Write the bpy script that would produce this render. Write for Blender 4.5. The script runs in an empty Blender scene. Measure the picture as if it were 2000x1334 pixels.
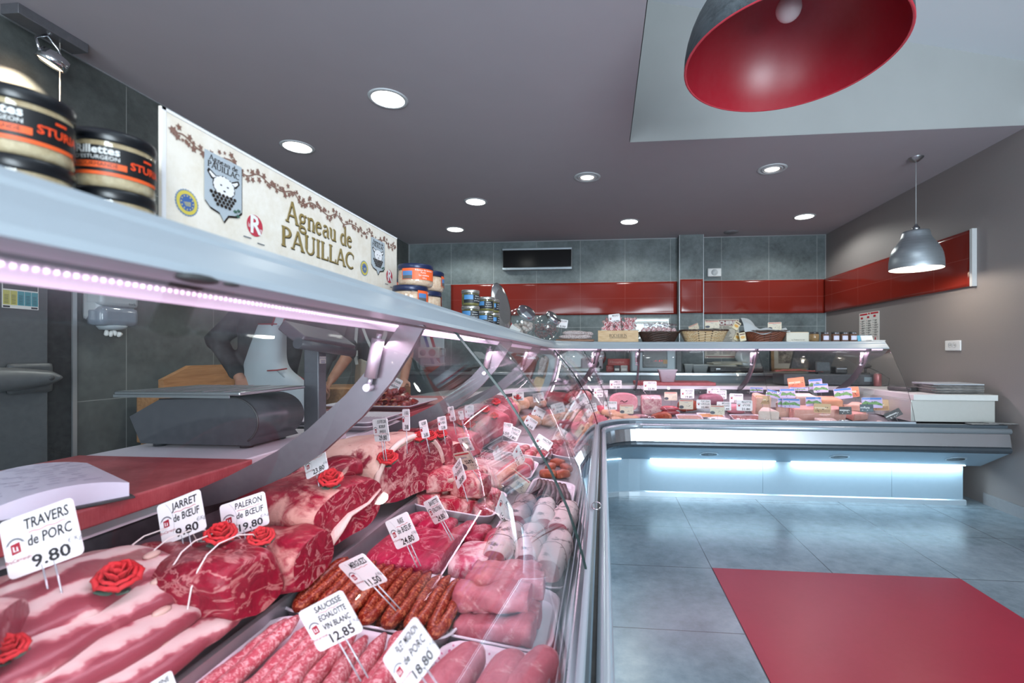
import bpy, bmesh, math, random
from mathutils import Vector, Matrix, Euler
random.seed(7)
PI = math.pi
SC = bpy.context.scene
COL = SC.collection
# ---------------------------------------------------------------- camera
H, F, CX, CY, YAW = 1.13, 910.0, 1090.0, 691.0, math.radians(5.52)
SN, CS = math.sin(YAW), math.cos(YAW)
cd = bpy.data.cameras.new('camera')
cam = bpy.data.objects.new('camera', cd); COL.objects.link(cam)
cam.location = (0, 0, H); cam.rotation_euler = (PI/2, 0, YAW)
cd.sensor_fit = 'HORIZONTAL'; cd.sensor_width = 36.0; cd.lens = 36.0*F/2000
cd.shift_x = -(CX-1000)/2000; cd.shift_y = (CY-667)/2000
cd.clip_start = 0.02; cd.clip_end = 100
cd.dof.use_dof = True; cd.dof.focus_distance = 1.7; cd.dof.aperture_fstop = 4.0
SC.camera = cam
# ---------------------------------------------------------------- exposure, world, daylight
SC.view_settings.view_transform = 'Standard'; SC.view_settings.look = 'None'
SC.view_settings.gamma = 1.0; SC.view_settings.use_curve_mapping = False
SC.view_settings.exposure = 0.0
SC.cycles.use_denoising = True
SC.cycles.max_bounces = 10; SC.cycles.transparent_max_bounces = 24
SC.cycles.diffuse_bounces = 4; SC.cycles.glossy_bounces = 4
SC.cycles.caustics_reflective = False; SC.cycles.caustics_refractive = False
SC.cycles.sample_clamp_indirect = 6.0
W = bpy.data.worlds.new('world'); SC.world = W; W.use_nodes = True
W.node_tree.nodes['Background'].inputs[0].default_value = (0.55, 0.72, 0.9, 1)
W.node_tree.nodes['Background'].inputs[1].default_value = 1.0
def area(name, loc, rot, sx, sy, energy, color=(1,1,1), spread=180):
    l = bpy.data.lights.new(name, 'AREA'); l.shape = 'RECTANGLE'; l.size = sx; l.size_y = sy
    l.energy = energy; l.color = color; l.spread = math.radians(spread)
    o = bpy.data.objects.new(name, l); COL.objects.link(o); o.location = loc; o.rotation_euler = rot
    return o
def spot(name, loc, energy, color=(1,1,1), size=100, blend=0.6, rot=(0,0,0), radius=0.03):
    l = bpy.data.lights.new(name, 'SPOT'); l.energy = energy; l.color = color
    l.spot_size = math.radians(size); l.spot_blend = blend; l.shadow_soft_size = radius
    o = bpy.data.objects.new(name, l); COL.objects.link(o); o.location = loc; o.rotation_euler = rot
    return o
# daylight through the two shop windows behind the photographer
area('window_daylight', (1.75, -2.35, 1.35), (PI/2+0.32, 0, 0), 1.9, 2.2, 250, (0.80, 0.92, 1.0))
area('window_daylight.001', (-1.2, -2.35, 1.35), (PI/2+0.18, 0, 0), 2.0, 2.2, 95, (0.80, 0.92, 1.0))
# daylight falling through the roof window of the light well, out of the frame
area('roof_daylight', (0.75, 0.9, 3.50), (0, math.radians(13), 0), 0.9, 1.2, 28, (0.86, 0.95, 1.0))
# ---------------------------------------------------------------- helpers
def P(x, y, X=None, Y=None, Z=None, D=None):
    """photo pixel -> the point where its ray meets a real plane of the place"""
    u = (x-CX)/F; v = (CY-y)/F
    d = Vector((-SN+u*CS, CS+u*SN, v))
    if X is not None: t = X/d.x
    elif Y is not None: t = Y/d.y
    elif Z is not None: t = (Z-H)/d.z
    else: t = D
    return Vector((d.x*t, d.y*t, H+d.z*t))
def lin(h):
    h = h.lstrip('#'); out = []
    for i in (0, 2, 4):
        c = int(h[i:i+2], 16)/255
        out.append(c/12.92 if c <= 0.04045 else ((c+0.055)/1.055)**2.4)
    return tuple(out)+(1,)
class NT:
    def __init__(s, name):
        s.m = bpy.data.materials.new(name); s.m.use_nodes = True
        s.t = s.m.node_tree; s.b = s.t.nodes['Principled BSDF']; s.out = s.t.nodes['Material Output']
    def n(s, typ, **kw):
        nd = s.t.nodes.new(typ)
        for k, v in kw.items():
            if k.startswith('i_'):
                key = k[2:]
                nd.inputs[int(key) if key.isdigit() else key.replace('_', ' ')].default_value = v
            else: setattr(nd, k, v)
        return nd
    def l(s, a, b): s.t.links.new(a, b)
    def coord(s, kind='Object', scale=(1,1,1), rot=(0,0,0)):
        c = s.n('ShaderNodeTexCoord'); mp = s.n('ShaderNodeMapping')
        mp.inputs['Scale'].default_value = scale; mp.inputs['Rotation'].default_value = rot
        s.l(c.outputs[kind], mp.inputs[0]); return mp.outputs[0]
    def noise(s, vec, scale, detail=4, rough=0.55, dist=0.0):
        nd = s.n('ShaderNodeTexNoise'); nd.inputs['Scale'].default_value = scale
        nd.inputs['Detail'].default_value = detail; nd.inputs['Roughness'].default_value = rough
        nd.inputs['Distortion'].default_value = dist
        if vec is not None: s.l(vec, nd.inputs['Vector'])
        return nd.outputs['Fac']
    def ramp(s, fac, stops, interp='LINEAR'):
        r = s.n('ShaderNodeValToRGB'); e = r.color_ramp.elements; r.color_ramp.interpolation = interp
        while len(e) < len(stops): e.new(0.5)
        for k, (p, c) in enumerate(stops):
            e[k].position = p; e[k].color = lin(c) if isinstance(c, str) else c
        s.l(fac, r.inputs[0]); return r.outputs[0]
    def mix(s, fac, a, b, mode='MIX'):
        m = s.n('ShaderNodeMix', data_type='RGBA', blend_type=mode)
        for sock, v in ((m.inputs[0], fac), (m.inputs[6], a), (m.inputs[7], b)):
            if isinstance(v, str): sock.default_value = lin(v)
            elif isinstance(v, (int, float)): sock.default_value = v
            elif isinstance(v, tuple): sock.default_value = v
            else: s.l(v, sock)
        return m.outputs[2]
    def math(s, op, a, b=0.0):
        m = s.n('ShaderNodeMath', operation=op)
        for sock, v in ((m.inputs[0], a), (m.inputs[1], b)):
            if isinstance(v, (int, float)): sock.default_value = v
            else: s.l(v, sock)
        return m.outputs[0]
    def bump(s, h, strength=0.3, dist=0.01):
        b = s.n('ShaderNodeBump'); b.inputs['Strength'].default_value = strength; b.inputs['Distance'].default_value = dist
        s.l(h, b.inputs['Height']); s.l(b.outputs[0], s.b.inputs['Normal'])
    def col(s, c):
        if isinstance(c, str): s.b.inputs['Base Color'].default_value = lin(c)
        else: s.l(c, s.b.inputs['Base Color'])
    def set(s, rough=0.5, metal=0.0, spec=0.5, **kw):
        s.b.inputs['Roughness'].default_value = rough; s.b.inputs['Metallic'].default_value = metal
        s.b.inputs['Specular IOR Level'].default_value = spec
        for k, v in kw.items(): s.b.inputs[k.replace('_', ' ')].default_value = v
        return s.m
_M = {}
def plain(name, c, rough=0.5, metal=0.0, spec=0.5, var=0.06, scale=40, bump=0.0, **kw):
    """a material of one colour with a little procedural unevenness"""
    if name in _M: return _M[name]
    t = NT(name)
    if var:
        v = t.coord('Object'); n = t.noise(v, scale, 3)
        t.col(t.mix(n, t.mix(var, c, '#000000'), t.mix(var, c, '#ffffff')))
        if bump: t.bump(n, bump, 0.002)
    else: t.col(c)
    _M[name] = t.set(rough, metal, spec, **kw); return _M[name]
def emit(name, c, strength):
    if name in _M: return _M[name]
    t = NT(name); t.b.inputs['Base Color'].default_value = lin(c)
    t.b.inputs['Emission Color'].default_value = lin(c); t.b.inputs['Emission Strength'].default_value = strength
    _M[name] = t.m; return t.m
class MB:
    """collects shapes into one mesh"""
    def __init__(s): s.bm = bmesh.new(); s.mi = 0
    def _f(s, vs, smooth=False):
        try: f = s.bm.faces.new(vs)
        except ValueError: return None
        f.material_index = s.mi; f.smooth = smooth; return f
    def box(s, a, b, M=None, bev=0.0):
        x0, y0, z0 = a; x1, y1, z1 = b
        c = [(x0,y0,z0),(x1,y0,z0),(x1,y1,z0),(x0,y1,z0),(x0,y0,z1),(x1,y0,z1),(x1,y1,z1),(x0,y1,z1)]
        vs = [s.bm.verts.new((M @ Vector(p)) if M else p) for p in c]
        fs = [s._f([vs[i] for i in q]) for q in ((0,3,2,1),(4,5,6,7),(0,1,5,4),(1,2,6,5),(2,3,7,6),(3,0,4,7))]
        if bev:
            es = list({e for f in fs for e in f.edges})
            r = bmesh.ops.bevel(s.bm, geom=es, offset=bev, segments=2, profile=0.6, affect='EDGES')
            for f in r['faces']: f.material_index = s.mi; f.smooth = True
        return s
    def loft(s, *a, **k): s._loft(*a, **k); return s
    def _loft(s, rings, closed=True, cap=True, smooth=True):
        vr = [[s.bm.verts.new(p) for p in r] for r in rings]
        for a, b in zip(vr, vr[1:]):
            n = len(a)
            for i in range(n if closed else n-1):
                j = (i+1) % n; s._f([a[i], a[j], b[j], b[i]], smooth)
        if cap:
            s._f(list(reversed(vr[0])), False); s._f(vr[-1], False)
        return vr
    def lathe(s, prof, n=24, M=None, cap=True, smooth=True, axis=None):
        rings = []
        for r, z in prof:
            ring = [Vector((r*math.cos(2*PI*k/n), r*math.sin(2*PI*k/n), z)) for k in range(n)]
            rings.append([M @ p for p in ring] if M else ring)
        s.loft(rings, True, cap, smooth); return s
    def cyl(s, a, b, r, r2=None, n=12, smooth=True):
        return s.tube([a, b], [r, r if r2 is None else r2], n, smooth)
    def tube(s, pts, r, n=8, smooth=True, cap=True, flat=1.0):
        pts = [Vector(p) for p in pts]; N = len(pts)
        rr = r if isinstance(r, (list, tuple)) else [r]*N
        rings = []; up = None
        for i, p in enumerate(pts):
            t = (pts[min(i+1, N-1)]-pts[max(i-1, 0)]).normalized()
            if up is None:
                up = Vector((0,0,1)) if abs(t.z) < 0.9 else Vector((0,1,0))
            a = t.cross(up).normalized(); b = a.cross(t).normalized(); up = b
            rings.append([p + (a*math.cos(2*PI*k/n) + b*flat*math.sin(2*PI*k/n))*rr[i] for k in range(n)])
        s.loft(rings, True, cap, smooth); return s
    def prism(s, poly, d, M=None, smooth=False):
        """poly in local xy, extruded along z by d"""
        a = [Vector((x, y, 0)) for x, y in poly]; b = [Vector((x, y, d)) for x, y in poly]
        if M: a = [M @ p for p in a]; b = [M @ p for p in b]
        s.loft([a, b], True, True, smooth); return s
    def ball(s, c, r, seg=10, rings=7, sc=(1,1,1), M=None):
        c = Vector(c); rs = []
        for i in range(1, rings):
            t = PI*i/rings
            ring = [Vector((r*sc[0]*math.sin(t)*math.cos(2*PI*k/seg), r*sc[1]*math.sin(t)*math.sin(2*PI*k/seg), -r*sc[2]*math.cos(t))) for k in range(seg)]
            rs.append([c + ((M @ p) if M else p) for p in ring])
        vr = s._loft(rs, True, False, True)
        for z, ring, rev in ((-1, vr[0], True), (1, vr[-1], False)):
            q = Vector((0, 0, z*r*sc[2])); v = s.bm.verts.new(c + ((M @ q) if M else q))
            for k in range(seg):
                t = [ring[k], ring[(k+1) % seg], v]
                s._f(t[::-1] if rev else t, True)
        return s
    def quad(s, a, b, c, d): s._f([s.bm.verts.new(p) for p in (a, b, c, d)]); return s
    def poly(s, pts): s._f([s.bm.verts.new(p) for p in pts]); return s
    def noise(s, amp, scale, seed=0.0, keep=None):
        from mathutils import noise as nz
        s.bm.normal_update()
        for v in s.bm.verts:
            q = v.co*scale + Vector((seed, seed*1.7, -seed))
            v.co += v.normal*amp*nz.noise(q)
        return s
    def subdiv(s, cuts=1, smooth=0.0):
        bmesh.ops.subdivide_edges(s.bm, edges=s.bm.edges[:], cuts=cuts, use_grid_fill=True, smooth=smooth); return s
    def xf(s, M): bmesh.ops.transform(s.bm, matrix=M, verts=s.bm.verts[:]); return s
    def build(s, name, mats, parent=None, smooth=None, loc=None, rot=None):
        bmesh.ops.recalc_face_normals(s.bm, faces=s.bm.faces[:])
        me = bpy.data.meshes.new(name)
        s.bm.to_mesh(me); s.bm.free()
        for m in (mats if isinstance(mats, (list, tuple)) else [mats]): me.materials.append(m)
        if smooth is not None:
            for p in me.polygons: p.use_smooth = smooth
        o = bpy.data.objects.new(name, me); COL.objects.link(o)
        if loc is not None: o.location = loc
        if rot is not None: o.rotation_euler = rot
        if parent is not None: o.parent = parent
        return o
def sub(o, levels=1):
    m = o.modifiers.new('smooth', 'SUBSURF'); m.levels = levels; m.render_levels = levels; return o
def tag(o, label=None, cat=None, group=None, kind=None):
    if label: o['label'] = label
    if cat: o['category'] = cat
    if group: o['group'] = group
    if kind: o['kind'] = kind
    return o
def thing(name, label, cat, loc=(0,0,0), rz=0.0, group=None, rot=None):
    o = bpy.data.objects.new(name, None); COL.objects.link(o); o.empty_display_size = 0.05
    o.location = loc; o.rotation_euler = rot if rot is not None else (0, 0, rz)
    return tag(o, label, cat, group)
def dup(o, loc=None, rot=None, label=None, group=None, scale=None, parent=None):
    c = o.copy(); COL.objects.link(c)
    if loc is not None: c.location = loc
    if rot is not None: c.rotation_euler = rot
    if scale is not None: c.scale = scale
    if label: c['label'] = label
    if group: c['group'] = group
    if parent is not None: c.parent = parent
    for ch in [x for x in o.children]: dup(ch, parent=c)
    return c
def struct(o): o['kind'] = 'structure'; return o
def frame(o, x, y):
    """matrix with origin o, local x and y along the given directions, z = x cross y"""
    x = Vector(x).normalized(); z = x.cross(Vector(y)).normalized(); y = z.cross(x)
    return Matrix(((x.x, y.x, z.x, o[0]), (x.y, y.y, z.y, o[1]), (x.z, y.z, z.z, o[2]), (0,0,0,1)))
def text_mesh(txt, size, M, mat, name='lettering', parent=None, align='CENTER', bold=0.0, shear=0.0, width=None, depth=0.0003, sx=1.0):
    """writing as flat raised letters, in the xy plane of M"""
    cu = bpy.data.curves.new('t', 'FONT'); cu.body = txt; cu.size = size; cu.align_x = align; cu.align_y = 'CENTER'
    cu.offset = bold; cu.shear = shear; cu.resolution_u = 2
    ob = bpy.data.objects.new('t', cu); COL.objects.link(ob)
    dg = bpy.context.evaluated_depsgraph_get(); dg.update()
    me = bpy.data.meshes.new_from_object(ob.evaluated_get(dg))
    bpy.data.objects.remove(ob); bpy.data.curves.remove(cu)
    S = Matrix.Diagonal((sx, 1, 1, 1))
    if width:
        xs = [v.co.x for v in me.vertices]
        if xs and max(xs) > min(xs): S = Matrix.Diagonal((min(width/(max(xs)-min(xs)), 3), 1, 1, 1))
    me.transform(M @ Matrix.Translation((0, 0, depth)) @ S)
    me.materials.clear(); me.materials.append(mat); me.name = name
    o = bpy.data.objects.new(name, me); COL.objects.link(o)
    if parent is not None: o.parent = parent
    return o
def join_into(o, others):
    """moves the geometry of flat lettering meshes into one mesh"""
    bm = bmesh.new(); bm.from_mesh(o.data)
    for k in others:
        idx = {}
        for i, m in enumerate(k.data.materials):
            if m.name not in [x.name for x in o.data.materials]: o.data.materials.append(m)
            idx[i] = [x.name for x in o.data.materials].index(m.name)
        n0 = len(bm.faces); bm.from_mesh(k.data); bm.faces.ensure_lookup_table()
        for f in bm.faces[n0:]: f.material_index = idx.get(f.material_index, 0)
        me = k.data; bpy.data.objects.remove(k); bpy.data.meshes.remove(me)
    bm.to_mesh(o.data); bm.free(); return o
# ---------------------------------------------------------------- room shell
XL, XR, YB, YF, ZC = -2.72, 2.86, 6.32, -2.4, 2.67
WX0, WY1 = 0.19, 3.43            # the light well: from x = WX0 to the right wall, up to y = WY1
def tile_mat(name, c1, c2, joint, w, h, mortar, rough=0.5, bumpk=0.1, nscale=3.0, spec=0.5):
    t = NT(name); uv = t.coord('UV')
    br = t.n('ShaderNodeTexBrick'); br.offset = 0.0; br.squash = 1.0
    t.l(uv, br.inputs['Vector'])
    for k, v in (('Scale', 1.0), ('Mortar Size', mortar), ('Mortar Smooth', 0.0), ('Bias', 0.0), ('Brick Width', w), ('Row Height', h)): br.inputs[k].default_value = v
    ob = t.coord('Object')
    n1 = t.noise(ob, nscale, 8, 0.62, 0.4); n2 = t.noise(ob, nscale*9, 6, 0.7)
    base = t.ramp(t.math('ADD', t.math('MULTIPLY', n1, 0.65), t.math('MULTIPLY', n2, 0.35)), [(0.34, c1), (0.66, c2)])
    t.col(t.mix(br.outputs['Fac'], base, joint))
    t.bump(t.math('SUBTRACT', t.math('MULTIPLY', n2, 0.3), br.outputs['Fac']), bumpk, 0.004)
    return t.set(rough, 0, spec)
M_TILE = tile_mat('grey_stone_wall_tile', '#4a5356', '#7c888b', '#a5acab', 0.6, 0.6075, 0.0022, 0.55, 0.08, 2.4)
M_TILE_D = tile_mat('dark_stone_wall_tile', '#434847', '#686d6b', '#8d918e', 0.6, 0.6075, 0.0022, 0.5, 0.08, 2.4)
M_FLOOR = tile_mat('grey_floor_tile', '#5d6c77', '#93a2ab', '#3f474d', 0.607, 0.578, 0.0022, 0.26, 0.05, 1.7, 0.45)
M_CEIL = plain('ceiling_paint', '#b3acb3', 0.75, var=0.03, scale=5)
M_WELL = plain('light_well_paint', '#9fa2a2', 0.8, var=0.03, scale=5)
M_ROOFW = plain('sloped_ceiling_white', '#d8dee4', 0.8, var=0.02, scale=5)
M_TAUPE = plain('taupe_wall_paint', '#8a8382', 0.6, var=0.04, scale=220, bump=0.05)
M_TRIM = plain('pale_metal_trim', '#b9bec2', 0.35, 0.6, var=0.03)
M_WHITE = plain('white_plastic', '#e4e6e8', 0.4, var=0.03)
M_BLACK = plain('black_plastic', '#17181b', 0.45, var=0.06)
M_STEEL = plain('brushed_steel', '#b4b8bc', 0.3, 1.0, var=0.08, scale=90)
M_CHROME = plain('chrome', '#d7dade', 0.12, 1.0, var=0.02)
def uvquad(name, quads, mat):
    """flat faces with uv in metres: each (p0, p1, p2, p3, uv0, uvdir) given as corner + uv pairs"""
    me = bpy.data.meshes.new(name); vs = []; fs = []; uvs = []
    for q in quads:
        n = len(vs); vs += [p for p, _ in q]; fs.append(tuple(range(n, n+len(q)))); uvs += [u for _, u in q]
    me.from_pydata(vs, [], fs); ul = me.uv_layers.new(name='UVMap')
    for i, u in enumerate(uvs): ul.data[i].uv = u
    me.materials.append(mat); o = bpy.data.objects.new(name, me); COL.objects.link(o); return struct(o)
fl = lambda x, y: ((x, y, 0), (x-0.57, y-2.52))
uvquad('floor', [[fl(XL, YF), fl(XR, YF), fl(XR, YB), fl(XL, YB)]], M_FLOOR)
RF = NT('red_floor_resin'); v = RF.coord('Object'); n = RF.noise(v, 2.2, 8, 0.65, 0.5); n2 = RF.noise(v, 34, 5, 0.7)
RF.col(RF.mix(n2, RF.ramp(n, [(0.3, '#8a172e'), (0.7, '#9e1e36')]), '#9a263d')); RF.bump(n2, 0.05, 0.002); RF.set(0.36, 0, 0.3)
struct(MB().box((0.572, 0.79, 0.0), (1.782, 2.52, 0.003)).build('trim_1', RF.m))
# far wall with uv offsets that follow the tile joints of the photograph
wb = lambda x, z, o=0.0: ((x, YB, z), (x+2.107+o, z-0.88+0.6075))
uvquad('wall_back', [[wb(XL, 0), wb(1.06, 0), wb(1.06, ZC), wb(XL, ZC)],
                     [wb(1.06, 0, 0.54), wb(XR, 0, 0.54), wb(XR, ZC, 0.54), wb(1.06, ZC, 0.54)]], M_TILE)
wl = lambda y, z: ((XL, y, z), (y-3.02, z-0.88+0.6075))
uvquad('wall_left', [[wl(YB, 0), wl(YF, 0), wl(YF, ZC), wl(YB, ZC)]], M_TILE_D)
struct(MB().quad((XR, YF, 0), (XR, YB, 0), (XR, YB, 3.8), (XR, YF, 3.8)).build('wall_right', M_TAUPE))
# wall behind the photographer, with two window openings
wf = MB()
for a, b in (((XL, 0), (XR, 0.25)), ((XL, 2.45), (XR, 3.8)), ((XL, 0.25), (-2.2, 2.45)), ((-0.2, 0.25), (0.8, 2.45)), ((2.7, 0.25), (XR, 2.45))):
    wf.box((a[0], YF-0.1, a[1]), (b[0], YF, b[1]))
struct(wf.build('wall_front', M_TAUPE))
# ceiling around the light well
cm = MB()
cm.box((XL, YF, ZC), (WX0, YB, ZC+0.06)); cm.box((WX0, WY1, ZC), (XR, YB, ZC+0.06))
struct(cm.build('ceiling', M_CEIL))
zr = lambda x: 3.70-(x-0.30)*(3.70-3.09)/(2.88-0.30)
wm = MB()
W2 = WY1-0.004
wm.poly([(WX0, W2, ZC), (XR, W2, ZC), (XR, W2, zr(XR)), (WX0, W2, zr(WX0))])
wm.poly([(WX0+0.004, YF, ZC), (WX0+0.004, WY1, ZC), (WX0+0.004, WY1, zr(WX0)), (WX0+0.004, YF, zr(WX0))])
struct(wm.build('wall_light_well', M_WELL))
struct(MB().poly([(WX0, YF, zr(WX0)), (XR, YF, zr(XR)), (XR, WY1, zr(XR)), (WX0, WY1, zr(WX0))]).build('ceiling_slope', M_ROOFW))
# pilaster on the far wall
pa = P(1327, 540, Y=6.16).x; pb = P(1374, 540, Y=6.16).x
pq = lambda x, y, z, u: ((x, y, z), (u, z-0.88+0.6075))
uvquad('trim_2', [[pq(pa, 6.16, 0, 0.1), pq(pb, 6.16, 0, 0.41), pq(pb, 6.16, ZC, 0.41), pq(pa, 6.16, ZC, 0.1)],
                  [pq(pa, YB, 0, 0.31), pq(pa, 6.16, 0, 0.47), pq(pa, 6.16, ZC, 0.47), pq(pa, YB, ZC, 0.31)],
                  [pq(pb, 6.16, 0, 0.1), pq(pb, YB, 0, 0.26), pq(pb, YB, ZC, 0.26), pq(pb, 6.16, ZC, 0.1)]], M_TILE)
ed = MB()
for x in (pa, pb): ed.box((x-0.003, 6.156, 0), (x+0.003, 6.163, ZC))
ed.box((XR-0.008, YB-0.008, 0), (XR, YB, ZC)); ed.box((XL, YB-0.008, 0), (XL+0.008, YB, ZC))
ed.box((XL, YF, ZC-0.008), (XL+0.01, YB, ZC)); ed.box((XL, YB-0.01, ZC-0.006), (XR, YB, ZC))
struct(ed.build('trim_3', M_TRIM))
# glossy red tile band with a soft raised relief
def band_mat():
    t = NT('glossy_red_wall_tile'); uv = t.coord('UV')
    br = t.n('ShaderNodeTexBrick'); br.offset = 0.0; t.l(uv, br.inputs['Vector'])
    for k, v in (('Scale', 1.0), ('Mortar Size', 0.0015), ('Mortar Smooth', 0.0), ('Brick Width', 0.6), ('Row Height', 0.2185)): br.inputs[k].default_value = v
    t.col(t.mix(br.outputs['Fac'], '#80281f', '#93504a'))
    return t.set(0.1, 0, 0.5)
M_BAND = band_mat()
def band(name, f, u0, u1, z0, z1, uo=0.0, depth=0.012, nu=60):
    """f(u, z, d) -> point; a relief that swells in long waves"""
    me = bpy.data.meshes.new(name); vs = []; fs = []; uv = []; nv = 16
    for i in range(nu+1):
        u = u0+(u1-u0)*i/nu
        for j in range(nv+1):
            z = z0+(z1-z0)*j/nv
            d = depth + 0.0022*math.sin((u+uo)/0.6*PI)**2*math.sin((z-z0)/(z1-z0)*2*PI) + 0.0012*math.sin((u+uo)*5.2+z*9)
            if i in (0, nu) or j in (0, nv): d = depth
            vs.append(f(u, z, d)); uv.append((u+uo, z-z0))
    n = nv+1
    fs = [(i*n+j, (i+1)*n+j, (i+1)*n+j+1, i*n+j+1) for i in range(nu) for j in range(nv)]
    rim = [i*n for i in range(nu+1)]+[nu*n+j for j in range(1, n)]+[i*n+nv for i in range(nu-1, -1, -1)]+[j for j in range(nv-1, 0, -1)]
    k0 = len(vs)
    for k in rim:
        u = u0+(u1-u0)*(k//n)/nu; z = z0+(z1-z0)*(k % n)/nv; vs.append(f(u, z, 0)); uv.append(uv[k])
    R = len(rim)
    for a in range(R): fs.append((rim[a], k0+a, k0+(a+1) % R, rim[(a+1) % R]))
    me.from_pydata(vs, [], fs); ul = me.uv_layers.new(name='UVMap')
    for lp in me.loops: ul.data[lp.index].uv = uv[lp.vertex_index]
    for p in me.polygons: p.use_smooth = p.index < nu*nv
    me.materials.append(M_BAND); o = bpy.data.objects.new(name, me); COL.objects.link(o); return struct(o)
BZ0, BZ1 = 1.655, 2.092
band('trim_4', lambda u, z, d: (u, YB-d, z), -2.107, pa-0.006, BZ0, BZ1, 2.107)
band('trim_5', lambda u, z, d: (u, 6.16-d, z), pa+0.006, pb-0.006, BZ0, BZ1, 0.0, nu=12)
band('trim_6', lambda u, z, d: (u, YB-d, z), pb+0.006, XR-0.02, BZ0, BZ1, 2.107+0.54)
band('trim_7', lambda u, z, d: (XR-d, u, z), 3.90, YB-0.012, BZ0, BZ1, -0.1, depth=0.028)
struct(MB().box((XR-0.034, 3.875, BZ0-0.004), (XR, 3.90, BZ1+0.004)).build('trim_8', plain('satin_trim', '#d7d9da', 0.3, 0.2)))
struct(MB().box((XR-0.012, YF, 0), (XR, 3.80, 0.085)).build('baseboard_right', plain('baseboard_paint', '#8f9093', 0.5)))
# ---------------------------------------------------------------- refrigerated display counter: near run, corner, far run
NX, FY, AX, AY = 0.015, 3.49, 0.29, 3.215     # front faces of the two runs; centre of the inner corner
def sag(y): return 0.030*max(0.0, 1-y/3.0) if y < 3.0 else 0.0
def at(st, o, z):
    k, s = st
    if k == 'n': return Vector((NX-o, s, z))
    if k == 'f': return Vector((s, FY+o, z))
    r = AX-NX+o; a = math.radians(s)
    return Vector((AX+r*math.cos(a), AY+r*math.sin(a), z))
S_NEAR = [('n', -0.9+0.2*i) for i in range(0, 21)]+[('n', AY)]
S_ARC = [('a', 180-9*i) for i in range(0, 11)]
def S_FAR(x1): return [('f', AX), ('f', x1)]
def sweep(mb, sts, poly, closed=True, cap=True, smooth=False, dz=None):
    rings = [[at(st, o, z + (sag(st[1]) if (dz and st[0] == 'n') else 0)) for o, z in poly] for st in sts]
    mb.loft(rings, closed, cap, smooth); return mb
M_ALU = plain('satin_aluminium', '#b9c6cf', 0.32, 0.55, var=0.03, scale=20)
M_LACQ = plain('pale_grey_lacquer', '#a4b0b9', 0.38, 0.0, var=0.02)
M_DARK = plain('dark_rubber_gap', '#14171a', 0.5)
M_MIRROR = plain('polished_steel_panel', '#dfe5ea', 0.16, 1.0, var=0.05, scale=6)
M_BASE = plain('blue_grey_base_panel', '#8fa6b5', 0.45, 0.25, var=0.03, scale=30)
M_RAIL = plain('dark_lower_rail', '#59646d', 0.25, 0.7, var=0.03)
M_DECK = plain('steel_deck', '#a39ca3', 0.38, 0.6, var=0.08, scale=50)
M_LEDG2 = plain('slate_metal_ledge', '#66737d', 0.3, 0.6, var=0.03)
M_DUCT = plain('dark_front_duct', '#2f333b', 0.2, 0.4, var=0.04)
M_SLOT = plain('dark_air_grille', '#23262b', 0.5, 0.2)
M_LEDGE = plain('white_service_ledge', '#dcd8de', 0.35, 0.0, var=0.03)
def glass_mat(name, tint, base, edge=False):
    t = NT(name); nt = t.t; nt.nodes.remove(t.b)
    lw = t.n('ShaderNodeLayerWeight'); lw.inputs['Blend'].default_value = 0.5
    p5 = t.math('POWER', lw.outputs['Facing'], 5.0)
    fac = t.math('ADD', t.math('MULTIPLY', p5, 0.75), base)
    tr = t.n('ShaderNodeBsdfTransparent'); tr.inputs[0].default_value = tint
    gl = t.n('ShaderNodeBsdfGlossy'); gl.inputs['Roughness'].default_value = 0.015; gl.inputs[0].default_value = (1, 1, 1, 1)
    mx = t.n('ShaderNodeMixShader'); t.l(fac, mx.inputs[0]); t.l(tr.outputs[0], mx.inputs[1]); t.l(gl.outputs[0], mx.inputs[2])
    t.l(mx.outputs[0], t.out.inputs[0]); return t.m
M_GLASS = glass_mat('clear_pane', (0.965, 0.975, 0.975, 1), 0.014)
M_JAR = glass_mat('jar_glass', (0.93, 0.95, 0.95, 1), 0.06)
M_FILM = glass_mat('cling_film', (0.97, 0.97, 0.98, 1), 0.07)
M_EDGE = plain('dark_green_pane_edge', '#1d3330', 0.2, 0.0, 0.6, var=0)
M_LED = emit('pink_white_led', '#ffd9f4', 9.0)
M_LEDBODY = NT('led_cover'); M_LEDBODY.col('#efdff0'); M_LEDBODY = M_LEDBODY.set(0.3, 0, 0.5, Emission_Color=lin('#f3d2f4'), Emission_Strength=1.7)
M_COOL = emit('cool_white_tube', '#cdeeff', 7.0)
GL = [(0.050, 0.640), (0.066, 0.700), (0.092, 0.775), (0.130, 0.855), (0.178, 0.935), (0.232, 1.015), (0.292, 1.090), (0.352, 1.160)]
def offset_poly(pts, d):
    out = []
    for i, p in enumerate(pts):
        a = Vector(pts[max(i-1, 0)]); b = Vector(pts[min(i+1, len(pts)-1)]); t = (b-a).normalized()
        out.append((p[0]+t.y*d, p[1]-t.x*d))
    return out
GPOLY = GL + list(reversed(offset_poly(GL, 0.005)))
SHELF = [(0.352, 1.169), (0.356, 1.177), (0.372, 1.193), (0.390, 1.209), (0.396, 1.211), (0.399, 1.217), (0.408, 1.226), (0.420, 1.229), (0.455, 1.229), (0.458, 1.226),
         (0.860, 1.226), (0.866, 1.218), (0.860, 1.206), (0.700, 1.203), (0.500, 1.190), (0.480, 1.174), (0.440, 1.168), (0.400, 1.168)]
XE = 2.21
sf = lambda a, b: [('f', a), ('f', b)]
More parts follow.
